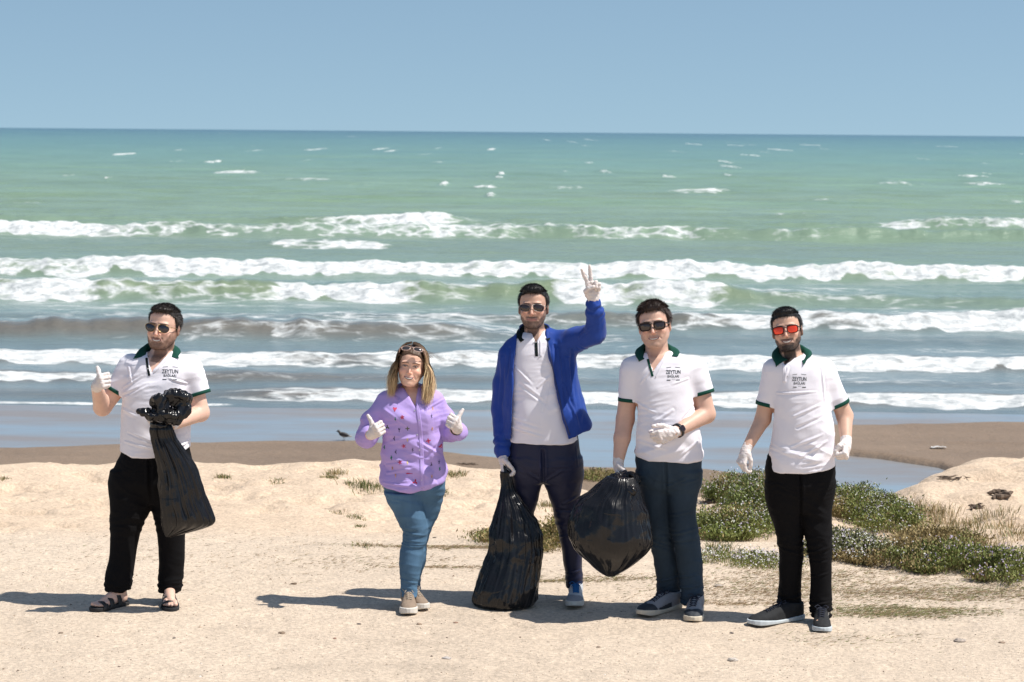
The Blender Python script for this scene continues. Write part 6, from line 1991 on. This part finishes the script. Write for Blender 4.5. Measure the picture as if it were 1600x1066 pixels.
def knot_part(P, root, o_, blobs, seed, amp=.011, name='gathered_neck', freq=1.0):
    V, Q = crumple(P, blobs, int(seed * 3), amp, freq=freq, h=.0032)
    obj(name, mesh_np(name, V - o_, Q), BAG, root)

BG = 'black rubbish bags held by the volunteers'
# tall bag standing on the sand, held by the man in the blue jacket
Pb = P3
bz = ground(790, 950)[1] - Pb.Y
tab = [(738, 784, 796, .9, -.09), (752, 785, 799, .9, -.09), (762, 784.5, 801.5, .9, -.09), (780, 781.5, 811, .8, -.10), (798, 778.5, 824, .8, -.11), (825, 772, 836.5, .75, -.12), (845, 767.5, 842.5, .75, -.13), (858, 767, 843.5, .75, -.13), (877, 762, 842, .8, -.13), (903, 752, 839.5, .85, -.13), (925, 745, 836.5, .9, -.13), (938, 743, 834, .9, -.13), (944, 744, 831, .9, -.13), (950, 752, 824, .85, -.13), (954, 768, 808, .8, -.13)]
r_, o_ = bag(Pb, 'rubbish_bag', 'tall black rubbish bag standing on the sand beside the man in the blue jacket', tab, 0., 3.3, BG, floor=.0, pleat=.011, fac=.75, crump=.0007)
knot_part(Pb, r_, o_, [rcone(Pb.P(787, 728, -.09), Pb.P(791, 745, -.09), .012, .020), rcone(Pb.P(783, 737, -.08), Pb.P(788, 752, -.09), .010, .020)], 2.2, .007, freq=1.5)

# round bag hanging from the hand of the man in jeans
Pc = P4
tab = [(746, 951, 990, .9, -.10), (752, 944, 993, .9), (765, 931, 998, .85), (780, 910, 1002, .8), (790, 902, 1006, .8), (800, 897, 1010, .78), (815, 892, 1012.6, .78), (828, 890.5, 1015, .78), (840, 891, 1016.5, .78), (853, 897, 1016, .76), (866, 906, 1007, .74), (880, 922, 991.5, .7), (890, 932, 978, .66), (897, 941, 966, .6), (901, 948, 959, .6)]
tab = [r[:4] + (-.20,) for r in tab]
r_, o_ = bag(Pc, 'rubbish_bag', 'round full black rubbish bag hanging from the hand of the man in jeans', tab, 0., 8.1, BG, pleat=.0070, fac=.45, crump=.0004)
knot_part(Pc, r_, o_, [rcone(Pc.P(960, 746, -.16), Pc.P(985, 744, -.18), .024, .022), rcone(Pc.P(952, 752, -.18), Pc.P(963, 742, -.12), .016, .018), rcone(Pc.P(984, 741, -.18), Pc.P(994, 752, -.19), .016, .020), rcone(Pc.P(975, 738, -.15), Pc.P(990, 758, -.20), .014, .026), rcone(Pc.P(968, 742, -.18), Pc.P(960, 765, -.26), .02, .03), rcone(Pc.P(975, 748, -.2), Pc.P(985, 768, -.28), .02, .03)], 5.2, .010)

# bag bundled over the arm of the man with his thumb up
Pa = P1
tab = [(664, 240, 266, .8, -.26), (672, 237, 268, .8, -.26), (685, 239, 272, .75, -.25), (700, 243, 282, .7, -.25), (715, 246, 292, .65, -.25), (730, 249, 301, .62, -.25), (745, 251, 307, .60, -.25), (760, 252, 312.5, .58, -.25), (778, 252.5, 319, .56, -.25), (792, 253.5, 325, .54, -.25), (806, 255.5, 332, .5, -.25), (814, 256.5, 334.5, .45, -.25), (820, 257, 331, .38, -.25), (826, 258, 318, .3, -.25), (832, 258.5, 297, .24, -.25), (837, 259.5, 278, .2, -.25), (840, 260.5, 266, .2, -.25)]
r_, o_ = bag(Pa, 'rubbish_bag', 'half full black rubbish bag bundled over the forearm of the man giving a thumbs up', tab, 0., 5.7, BG, pleat=.013, fac=.35, crump=.0004)
B = lambda x, y, dy, r1, r2, r3, a=0: ellip(Pa.P(x, y, dy), (r1, r3, r2), np.array(Matrix.Rotation(a, 3, 'Y')))
knot_part(Pa, r_, o_, [B(277, 622, -.28, .058, .060, .05), B(250, 632, -.30, .052, .055, .05), B(286, 634, -.27, .045, .07, .05, .3), B(262, 650, -.31, .075, .035, .05, .1), B(237, 648, -.31, .052, .024, .04, .25), B(278, 652, -.30, .05, .035, .05), B(258, 617, -.26, .03, .03, .03), B(222, 645, -.31, .034, .014, .03, .35), B(253, 665, -.28, .05, .025, .045)], 7.7, .019, 'bunched_film', freq=.85)

# ------------------------------------------------------------------ plants on the sand
def leafmat(name, col, tr=.25):
    m, nt, b = mat(name)
    a = nd(nt, 'ShaderNodeAttribute', attribute_name='Col')
    nt.links.new(a.outputs['Color'], b.inputs['Base Color'])
    b.inputs['Roughness'].default_value = .7
    b.inputs['Specular IOR Level'].default_value = .25
    return m
LEAF = leafmat('leaf', None); 

def scatter_leaves(C, size, n, r, up=.5, asp=2.6, dirs=None):
    """n small pointed leaves at the points C"""
    d = r.normal(size=(n, 3)); d[:, 2] = np.abs(d[:, 2]) + up
    if dirs is not None: d = d * .6 + dirs
    d /= np.linalg.norm(d, axis=1)[:, None]
    s_ = np.cross(d, r.normal(size=(n, 3))); s_ /= np.linalg.norm(s_, axis=1)[:, None] + 1e-9
    L = (size * r.uniform(.6, 1.4, n))[:, None]
    V = np.stack([C - d * L * .5, C + s_ * L / asp * .5, C + d * L * .5, C - s_ * L / asp * .5], 1).reshape(-1, 3)
    return V, np.arange(n * 4).reshape(n, 4)

def shrub(px, py, w, dpt, h, seed, label, cat='shrub', name='flowering_shrub', leaf=(.095, .135, .032), leaf2=(.20, .215, .075), flow=.10, fcol=(.70, .69, .64), fcol2=(.55, .47, .58), n=9000, size=.026, group=None, dry=.1, parts=True, wild=.5):
    h = h * .78; flow = flow * .30; size = size * .85; leaf = (leaf[0] * 1.35, leaf[1] * 1.2, leaf[2] * 1.2); leaf2 = (leaf2[0] * 1.3, leaf2[1] * 1.25, leaf2[2] * 1.2); n = int(n * 1.15)
    r = np.random.default_rng(seed)
    g = on_ground(px, py) if not isinstance(px, tuple) else np.array([px[0], px[1], 0.])
    x0, y0 = g[0], g[1] + dpt * .5
    root = thing(name, (x0, y0, float(gz(x0, y0))), label, cat, group)
    z0 = float(gz(x0, y0))
    # irregular mound of many small clumps
    nc = int(26 * max(w * dpt / .6, .6))
    ang = r.uniform(0, 2 * math.pi, nc); rad = np.sqrt(r.uniform(0, 1, nc))
    cx = rad * np.cos(ang) * w * .5; cy = rad * np.sin(ang) * dpt * .5
    ch = h * (1 - .75 * rad ** 2.2) * r.uniform(.6, 1.15, nc)
    cr = r.uniform(.07, .14, nc)
    k = r.integers(0, nc, n)
    off = r.normal(size=(n, 3)); off /= np.linalg.norm(off, axis=1)[:, None]; off *= (r.uniform(.35, 1.05, n) ** .6)[:, None]
    ht = r.uniform(.15, 1, n) ** .6
    Px = cx[k] + off[:, 0] * cr[k] * (1.0 + wild * r.normal(size=n)); Py = cy[k] + off[:, 1] * cr[k]
    Pz = gz(Px + x0, Py + y0) - z0 + .01 + ch[k] * ht + off[:, 2] * cr[k] * .35
    Pz = np.maximum(Pz, gz(Px + x0, Py + y0) - z0 + .004)
    C = np.stack([Px, Py, Pz], 1)
    V, Q = scatter_leaves(C, size, n, r, .6)
    t = r.random(nc)[k] * .65 + .35 * r.random(n)
    col = np.array(leaf) * (1 - t[:, None]) + np.array(leaf2) * t[:, None]
    dr = (r.random(nc) < dry)[k] | (r.random(n) < dry * .5)
    col[dr] = np.array([.34, .26, .12]) * r.uniform(.6, 1.1, (dr.sum(), 1))
    col = col * r.uniform(.75, 1.25, (n, 1))
    fo = tag(obj('foliage', mesh_np('foliage', V, Q, None, False, np.repeat(col, 4, 0)), LEAF, root), kind='stuff')
    # stems
    ns = int(n * .05); kk = r.integers(0, n, ns)
    tip = C[kk]; bx = tip[:, 0] * .75 + .03 * r.normal(size=ns); by = tip[:, 1] * .75 + .03 * r.normal(size=ns); bz_ = gz(bx + x0, by + y0) - z0
    b = np.stack([bx, by, bz_], 1); tip = tip + [0, 0, .015]
    sd = np.stack([np.full(ns, .0014), np.zeros(ns), np.zeros(ns)], 1)
    Vs = np.stack([b - sd, b + sd, tip], 1).reshape(-1, 3)
    tag(obj('stems', mesh_np('stems', Vs, None, np.arange(ns * 3).reshape(-1, 3), False, np.tile([.20, .17, .08], (ns * 3, 1))), LEAF, root), kind='stuff')
    if flow:
        nf = int(n * flow); top = np.nonzero(ht > .62)[0]; kf = top[r.integers(0, len(top), nf)]
        Cf = C[kf] + np.stack([.01 * r.normal(size=nf), .01 * r.normal(size=nf) - .012, r.uniform(.008, .030, nf)], 1)
        Vf = []; Qf = []
        s1 = r.uniform(.0045, .0085, nf)[:, None]
        nrm = r.normal(size=(nf, 3)) * .5 + [0, -.8, .9]; nrm /= np.linalg.norm(nrm, axis=1)[:, None]
        u = np.cross(nrm, [1, 0, 0.1]); u /= np.linalg.norm(u, axis=1)[:, None]; v = np.cross(nrm, u)
        a = np.stack([Cf - u * s1, Cf - v * s1 * .35, Cf + u * s1, Cf + v * s1 * .35], 1).reshape(-1, 3)
        b2 = np.stack([Cf - v * s1, Cf + u * s1 * .35, Cf + v * s1, Cf - u * s1 * .35], 1).reshape(-1, 3) - np.repeat(nrm * .0004, 4, 0)
        cc = np.where(r.random((nf, 1)) < .35, fcol2, fcol) * r.uniform(.75, 1.1, (nf, 1))
        tag(obj('flowers', mesh_np('flowers', np.concatenate([a, b2]), np.arange(nf * 8).reshape(-1, 4), None, False, np.concatenate([np.repeat(cc, 4, 0)] * 2)), LEAF, root), kind='stuff')
    return root

def tuft(px, py, w, h, n, seed, label, name='grass_tuft', cat='grass tuft', green=.5, group=None, lean=.25, dep=None, flat=1.0):
    r = np.random.default_rng(seed)
    g = on_ground(px, py); x0, y0 = g[0], g[1]; z0 = float(gz(x0, y0))
    root = None
    bx = r.normal(size=n) * w * .32; by = r.normal(size=n) * (dep or w) * .3
    bz_ = gz(bx + x0, by + y0) - z0 - .003
    L = h * r.uniform(.35, 1.15, n)
    dr = np.stack([lean * r.normal(size=n) - .05 + bx / w * .5, lean * r.normal(size=n), np.full(n, 1.)], 1); dr[:, 2] *= flat
    dr /= np.linalg.norm(dr, axis=1)[:, None]
    b = np.stack([bx, by, bz_], 1); wd = r.uniform(.0012, .0030, n)[:, None]
    az = r.uniform(0, math.pi, n); sd = np.stack([np.cos(az), np.sin(az), 0 * az], 1) * wd
    m_ = b + dr * L[:, None] * .55; tip = b + dr * L[:, None] + np.stack([.25 * dr[:, 0] * L, .25 * dr[:, 1] * L, -.18 * L], 1)
    V = np.stack([b - sd, b + sd, m_ - sd * .8, m_ + sd * .8, tip], 1).reshape(-1, 3)
    i = np.arange(n)[:, None] * 5
    Q = np.concatenate([i, i + 1, i + 3, i + 2], 1); T = np.concatenate([i + 2, i + 3, i + 4], 1)
    gr = (r.random(n) < green)[:, None]
    col = np.where(gr, [.11, .145, .04], [.42, .32, .17]) * r.uniform(.6, 1.2, (n, 1))
    root = thing(name, (x0, y0, z0), label, cat, group)
    tag(obj('blades', mesh_np('blades', V, Q, T, False, np.repeat(col, 5, 0)), LEAF, root), kind='stuff')
    return root

SG = 'flowering shrubs on the dune'
shrub(1128, 846, .62, .75, .30, 41, 'dense green shrub with white flowers left of the man with red glasses', n=11000, group=SG, flow=.12)
shrub(1185, 838, .72, 1.1, .37, 42, 'tallest green shrub, dusted with pale flowers, right behind the man with red glasses', n=16000, group=SG, flow=.16, leaf2=(.15, .18, .065))
shrub(1190, 800, .60, .8, .26, 47, 'grey green shrub top with lilac flowers beside the black trousers', n=8000, group=SG, flow=.26, fcol=(.60, .56, .62))
shrub(1340, 826, .72, 1.1, .34, 43, 'rounded green shrub full of white flowers right of the black trousers', n=16000, group=SG, flow=.18)
shrub(1395, 838, .52, .9, .24, 44, 'low green shrub sloping down to the dry grass', n=9000, group=SG, flow=.12, dry=.2)
shrub(1345, 886, .62, .75, .18, 45, 'pale low shrub thick with tiny white flowers at the edge of the sand', n=10500, group=SG, flow=.22, leaf=(.12, .14, .065), leaf2=(.19, .20, .10))
shrub(1440, 898, .62, .62, .17, 46, 'brownish green low shrub at the front edge of the plants', n=8000, group=SG, flow=.03, dry=.45, leaf2=(.14, .14, .05))
shrub(1520, 902, .60, .65, .18, 48, 'green shrub with a few lilac flowers near the right edge', n=8500, group=SG, flow=.10, fcol=(.50, .40, .58), dry=.25)
shrub(1588, 914, .55, .6, .20, 49, 'lilac flowered shrub cut by the right edge of the view', n=8000, group=SG, flow=.16, fcol=(.50, .40, .58), dry=.15)
shrub(1478, 862, .60, .7, .14, 50, 'dry reddish brown plant patch behind the low shrubs', name='dry_shrub', n=5000, flow=0, dry=.85, group=SG)
shrub(1195, 768, .62, .7, .17, 51, 'olive green low shrub on the crest behind the gloved hand', n=6000, flow=.04, dry=.45, group=SG)
shrub(1140, 884, .55, .28, .055, 52, 'flat ground plant with white flowers beside the dark jeans', name='flowering_ground_plant', cat='plant', n=3500, flow=.35, size=.016, group='flat plants at the edge of the sand')
shrub(1200, 888, .45, .25, .05, 53, 'flat ground plant with white flowers at the left leg in black trousers', name='flowering_ground_plant', cat='plant', n=2600, flow=.30, size=.016, group='flat plants at the edge of the sand')
shrub(865, 862, .34, .5, .20, 54, 'small yellowish green bush seen between the legs in navy trousers', cat='bush', name='small_bush', n=4200, flow=0, dry=.35, leaf=(.10, .12, .03), leaf2=(.20, .19, .06))
shrub(768, 850, .20, .25, .09, 55, 'little grey green bush just left of the tall black bag', cat='bush', name='small_bush', n=1200, flow=0, dry=.3)
shrub(936, 752, .55, .5, .10, 56, 'low green plants on the sand crest above the round bag', cat='plant', name='low_plant', n=3500, flow=0, dry=.35, leaf=(.11, .14, .035))
shrub(1085, 838, .22, .35, .13, 57, 'yellow green tuft of leaves at the right knee of the jeans', cat='plant', name='low_plant', n=1500, flow=0, dry=.4)
GG = 'grass tufts scattered on the sand'
for i, (px, py, w, h, n, gr, lab) in enumerate([
    (348, 747, .10, .05, 120, .5, 'small olive tuft on the sand right of the hanging bag'),
    (433, 752, .10, .03, 90, .6, 'tiny green tuft alone on the crest between the first man and the woman'),
    (515, 747, .10, .04, 110, .6, 'tiny green tuft near the crest left of the woman'),
    (525, 741, .14, .06, 130, .4, 'yellowish tuft topmost on the crest left of the woman'),
    (575, 761, .22, .07, 260, .75, 'brighter green flat tuft beside the hem of the lilac shirt'),
    (546, 757, .06, .04, 60, .6, 'very small tuft left of the brighter green one'),
    (556, 809, .12, .03, 110, .7, 'small green tuft on the slope left of the blue jeans'),
    (529, 804, .07, .03, 60, .5, 'darker little tuft on the slope, upper of two near the jeans'),
    (562, 823, .05, .03, 50, .7, 'very small tuft lowest on the slope left of the jeans'),
    (570, 853, .14, .03, 110, .6, 'flat thin tuft on the road edge left of the knees'),
    (708, 743, .18, .06, 200, .4, 'pale yellow tuft on the crest right of the lilac shirt'),
    (693, 772, .08, .04, 70, .6, 'small tuft just right of the blue jeans pocket'),
    (860, 792, .22, .06, 170, .5, 'thin grass between the legs in navy trousers'),
    (4, 749, .07, .04, 60, .5, 'tiny tuft at the left edge of the view'),
    (1420, 800, .35, .09, 300, .15, 'dry straw coloured grass right of the shrubs'),
    (1465, 805, .30, .10, 280, .15, 'dry straw coloured grass on the open slope'),
    (1500, 828, .35, .09, 260, .35, 'mixed dry and green grass below the dark hollows'),
    (1555, 812, .40, .08, 300, .25, 'reddish dry grass near the right edge of the slope'),
    (1590, 838, .35, .08, 240, .3, 'dry grass by the right edge above the lilac shrub'),
    (1447, 842, .40, .11, 420, .2, 'tall dry grass standing behind the brownish shrub'),
    (1530, 860, .35, .09, 320, .2, 'dry grass in front of the bare slope'),
    (1390, 790, .25, .10, 200, .2, 'wispy dry grass on the crest edge above the white flowers'),
    (1340, 772, .30, .09, 200, .25, 'wispy grass by the pool just right of the gloved fist'),
    (1118, 862, .20, .06, 160, .7, 'green blades between the jeans and the black trousers'),
]):
    tuft(px, py, w, h * (1.0 if px < 1000 else 1.25), int(n * 1.3), 100 + i, lab, green=gr, group=GG, dep=w * 1.3)
# straw lying flat on the sand: nobody could count it
def straw():
    r = np.random.default_rng(77); V = []; C = []
    patches = [(1300, 925, 1.2, .5, 2600, .25), (1420, 955, .55, .14, 1500, .6), (1380, 962, .4, .10, 900, .5), (1450, 930, .8, .2, 1500, .2), (1180, 925, .5, .3, 700, .1), (960, 905, .5, .12, 500, .35), (880, 909, .30, .06, 400, .3), (690, 856, .7, .05, 800, .15), (760, 858, .5, .04, 500, .15), (700, 888, .5, .05, 380, .15), (1130, 945, .4, .08, 400, .1), (1260, 900, .7, .3, 1300, .2), (1560, 925, .5, .2, 900, .4), (600, 880, .8, .3, 300, .1), (350, 870, 1.5, .9, 400, .05), (1480, 890, 1., .4, 900, .25), (1340, 1000, .5, .2, 160, .4)]
    for px, py, w, d, n, g in patches:
        c = on_ground(px, py)
        x = c[0] + r.normal(size=n) * w * .5; y = c[1] + r.normal(size=n) * d * .5; z = gz(x, y) + .002 + .008 * r.random(n)
        a = r.normal(size=n) * .8; L = r.uniform(.012, .05, n)
        dx, dy, dz = np.cos(a) * L, np.sin(a) * L, r.normal(size=n) * .18 * L
        w_ = r.uniform(.0006, .0014, n)
        p = np.stack([x, y, z], 1); e = p + np.stack([dx, dy, np.abs(dz)], 1); s_ = np.stack([-np.sin(a) * w_, np.cos(a) * w_, w_ * 1.2], 1)
        V.append(np.stack([p - s_, p + s_, e], 1).reshape(-1, 3))
        col = np.where((r.random(n) < g)[:, None], [.15, .16, .05], [.26, .18, .10]) * r.uniform(.5, 1.2, (n, 1))
        C.append(np.repeat(col, 3, 0))
    V = np.concatenate(V); C = np.concatenate(C)
    tag(obj('dry_straw', mesh_np('dry_straw', V, None, np.arange(len(V)).reshape(-1, 3), False, C), LEAF), 'dry straw and creeping stems lying flat on the sand', 'straw', None, 'stuff')
straw()
def chips():
    r = np.random.default_rng(78); n = 26000
    y = 9.8 + 8.2 * r.random(n) ** 1.15; x = (r.random(n) - .5) * 2 * (.25 * y + .6)
    keep = r.random(n) < np.clip(1.1 - sstep(14.7, 15.8, y) * .85, 0, 1); x, y = x[keep], y[keep]; n = len(x)
    s_ = .0026 + .0045 * r.random(n) ** 3 + .006 * (r.random(n) < .012)
    z = gz(x, y)
    base = np.array([[1, 0, 0], [-.5, .87, 0], [-.5, -.87, 0], [.1, .05, .55]])
    V = base[None] * r.uniform(.5, 1.3, (n, 4, 3)) * s_[:, None, None]
    a = r.uniform(0, 6.28, n); ca, sa = np.cos(a)[:, None], np.sin(a)[:, None]
    V = np.stack([V[..., 0] * ca - V[..., 1] * sa, V[..., 0] * sa + V[..., 1] * ca, V[..., 2]], -1) + np.stack([x, y, z + .0005], -1)[:, None]
    t = np.arange(n)[:, None] * 4
    T = np.concatenate([np.concatenate([t, t + 1, t + 3], 1), np.concatenate([t + 1, t + 2, t + 3], 1), np.concatenate([t + 2, t, t + 3], 1)])
    pal = np.array([[.70, .62, .52], [.62, .50, .38], [.45, .34, .25], [.30, .22, .16], [.16, .12, .09], [.72, .66, .60]])
    col = pal[r.choice(6, n, p=[.16, .22, .24, .18, .14, .06])] * r.uniform(.8, 1.1, (n, 1))
    tag(obj('shell_grit', mesh_np('shell_grit', V.reshape(-1, 3), None, T, False, np.repeat(col, 4, 0)), LEAF), 'crushed shell and grit strewn over the sand', 'grit', None, 'stuff')
chips()

# ------------------------------------------------------------------ single stones, clods and litter
def stone(px, py, r_, seed, label, col, name='stone', cat='stone', flat=.55, group=None, long=1.2):
    n1, n2 = 14, 20; a = np.linspace(0, math.pi, n1)[:, None]; b = np.linspace(0, 2 * math.pi, n2 + 1)[:-1][None]
    X = np.sin(a) * np.cos(b); Y = np.sin(a) * np.sin(b); Z = np.cos(a) + 0 * b
    k = 1 + .35 * noise(X * 1.3 + seed, Y * 1.3, Z * 1.3) + .15 * noise(X * 4 + seed, Y * 4, Z * 4)
    V = np.stack([X * k * long, Y * k, Z * k * flat], -1).reshape(-1, 3) * r_
    V = V * .68; r_ = r_ * .68
    g = on_ground(px, py)
    o = obj(name, mesh_np(name, V, grid_quads(n1, n2, True)[:, ::-1], None, False), pmat(name + '_surface', col, .9, bump=.002, bscale=80, var=.2, vscale=30), None, (g[0], g[1], float(gz(g[0], g[1])) + r_ * flat * .35))
    return tag(o, label, cat, group)
for i, (px, py, r_, lab, col) in enumerate([
    (459, 913, .022, 'brown lump of earth on the open sand between the first man and the woman', (.17, .12, .08)),
    (679, 841, .016, 'small dark clod on the sand right of the blue jeans', (.09, .07, .05)),
    (1143, 990, .014, 'small dark stone on the sand in front of the black shoe', (.10, .08, .07)),
    (561, 976, .014, 'dark pebble on the sand below the woman\'s shadow', (.09, .08, .08)),
    (272, 998, .012, 'dark pebble on the sand in front of the black sandals', (.10, .09, .08)),
    (440, 990, .022, 'flat brown chip lying on the sand left of the dark pebble', (.22, .16, .11)),
    (712, 974, .016, 'reddish chip lying on the sand below the tall bag', (.26, .16, .11)),
    (523, 998, .012, 'tiny red brown chip on the bare foreground sand', (.25, .13, .09)),
    (655, 976, .018, 'pale brown chip in front of the woman\'s shoes', (.28, .20, .14)),
    (1122, 917, .030, 'flat grey stone on the sand between the jeans and the black trousers', (.33, .28, .24)),
    (1500, 1003, .040, 'flat greyish stone on the foreground sand at the lower right', (.38, .32, .27)),
    (698, 1030, .028, 'pale grey flat stone on the foreground sand near the bottom of the view', (.42, .38, .35)),
    (1145, 1032, .034, 'flat light grey stone at the bottom of the view below the black shoes', (.44, .39, .34)),
    (1565, 1005, .020, 'small brown stone at the lower right edge', (.30, .22, .16)),
    (95, 990, .016, 'brown pebble on the sand left of the sandals', (.24, .18, .13)),
    (935, 1012, .015, 'brown pebble on the sand below the round bag', (.24, .18, .13))]):
    stone(px, py, r_, 3.1 * i, lab, col, flat=.45)

def hollow_rock(px, py, w, h, seed, label):
    """dark branches for driftwood, also put in place of dark holes in the slope"""
    g = on_ground(px, py); root = thing('driftwood', (g[0], g[1], float(gz(g[0], g[1]))), label, 'driftwood')
    r = np.random.default_rng(seed); mb = MB()
    for k in range(3):
        t = np.linspace(-1, 1, 9)
        pts = np.stack([t * w * .5 * r.uniform(.7, 1) + .02 * r.normal(), .04 * r.normal(size=9) * .4 + k * .04, h * (.25 + .22 * k) + .3 * h * t * r.uniform(.2, .9) + .06 * h * r.normal(size=9)], 1)
        m_ = MB().tube(pts, h * .30 * np.sqrt(np.clip(1.05 - t * t, .03, 1)) * r.uniform(.8, 1.2, 9), 8, up=(0, 0, 1))
        me = m_.mesh('branch', False)
        obj('branch', me, M_wood, root)
M_wood = pmat('weathered_driftwood', (.12, .085, .06), .9, bump=.004, bscale=60, var=.35, vscale=25)
hollow_rock(1560, 780, .20, .07, 1, 'dark broken pieces standing in for a dark hole in the slope near the right edge')  # dark wood added to imitate the shaded eroded hollows; next two likewise
hollow_rock(1528, 796, .16, .035, 2, 'thin dark pieces standing in for a dark hole below the larger one on the slope')
hollow_rock(1496, 750, .34, .022, 3, 'long thin dark pieces standing in for a dark hole at the crest of the slope')
hollow_rock(1400, 738, .10, .012, 4, 'short dark stick high on the crest by the wet bar')
hollow_rock(1115, 786, .14, .03, 5, 'dark twig pile on the sand left of the flowering shrub')
hollow_rock(728, 727, .26, .016, 6, 'dark stick on the wet sand right of the woman')

# ------------------------------------------------------------------ bird and litter on the wet beach
def make_bird():
    D_ = ray(537, 683); t = (SEA + .045 - HC) / D_[2]; g = np.array([D_[0] * t, D_[1] * t, SEA + .05]); g[2] = float(gz(g[0], g[1])) if float(gz(g[0], g[1])) > SEA else SEA
    root = thing('shore_bird', tuple(g), 'small dark wading bird standing at the edge of the pool', 'bird')
    F = Field(*(axis(a, b, .003) for a, b in ((-.13, .13), (-.05, .05), (.0, .17))))
    for p, k in [(ellip((0, 0, .075), (.058, .030, .032), np.array(Matrix.Rotation(.25, 3, 'Y'))), .01), (rcone((-.04, 0, .090), (-.062, 0, .115), .018, .014), .012), (ellip((-.066, 0, .120), (.019, .015, .016)), .008), (rcone((-.080, 0, .119), (-.108, 0, .112), .0045, .0015), .003), (rcone((.045, 0, .066), (.10, 0, .050), .016, .006), .015)]:
        F.add(p, k)
    V, Q = F.mesh(1)
    C = np.where((V[:, 2:3] < .062), [.35, .33, .30], [.05, .045, .04]) * np.ones((len(V), 3))
    obj('body', mesh_np('body', V, Q, None, True, C), M['hair'], root)
    for s_ in (-1, 1):
        F = Field(*(axis(a, b, .0025) for a, b in ((-.06, .10), (-.05, .05), (.03, .13))))
        F.add(ellip((.012, s_ * .026, .078), (.055, .008, .022), np.array(Matrix.Rotation(.3, 3, 'Y'))), .004)
        V, Q = F.mesh(1); obj('wing', mesh_np('wing', V, Q, None, True, np.tile([.035, .03, .03], (len(V), 1))), M['hair'], root)
        mb = MB().tube([(.0 + .008 * s_, s_ * .012, .055), (.006 + .008 * s_, s_ * .012, .030), (.0 + .008 * s_, s_ * .012, .001), (-.018 + .008 * s_, s_ * .014, -.002)], .0022, 6)
        me = mb.mesh('leg'); set_color(me, np.tile([.10, .07, .05], (len(me.vertices), 1))); obj('leg', me, M['hair'], root)
make_bird()
def make_litter():
    g = on_ground(1466, 701); r = np.random.default_rng(4)
    X, Y = np.meshgrid(np.linspace(-.10, .10, 30), np.linspace(-.05, .05, 18), indexing='ij')
    Z = .012 + .02 * (1 - 2 * np.abs(noise(X * 9, Y * 11, 2.))) * np.exp(-(X / .12) ** 2) + .008 * noise(X * 30, Y * 30, 3.)
    o = obj('plastic_scrap', mesh_np('plastic_scrap', np.stack([X + .02 * noise(X * 8, Y * 8, 8.), Y, Z], -1).reshape(-1, 3), grid_quads(30, 18)), pmat('pale_plastic_film', (.6, .58, .55), .4), None, (g[0], g[1], float(gz(g[0], g[1]))))
    md = o.modifiers.new('thickness', 'SOLIDIFY'); md.thickness = .002
    tag(o, 'crumpled scrap of white plastic lying on the wet sand bar', 'litter')
make_litter()
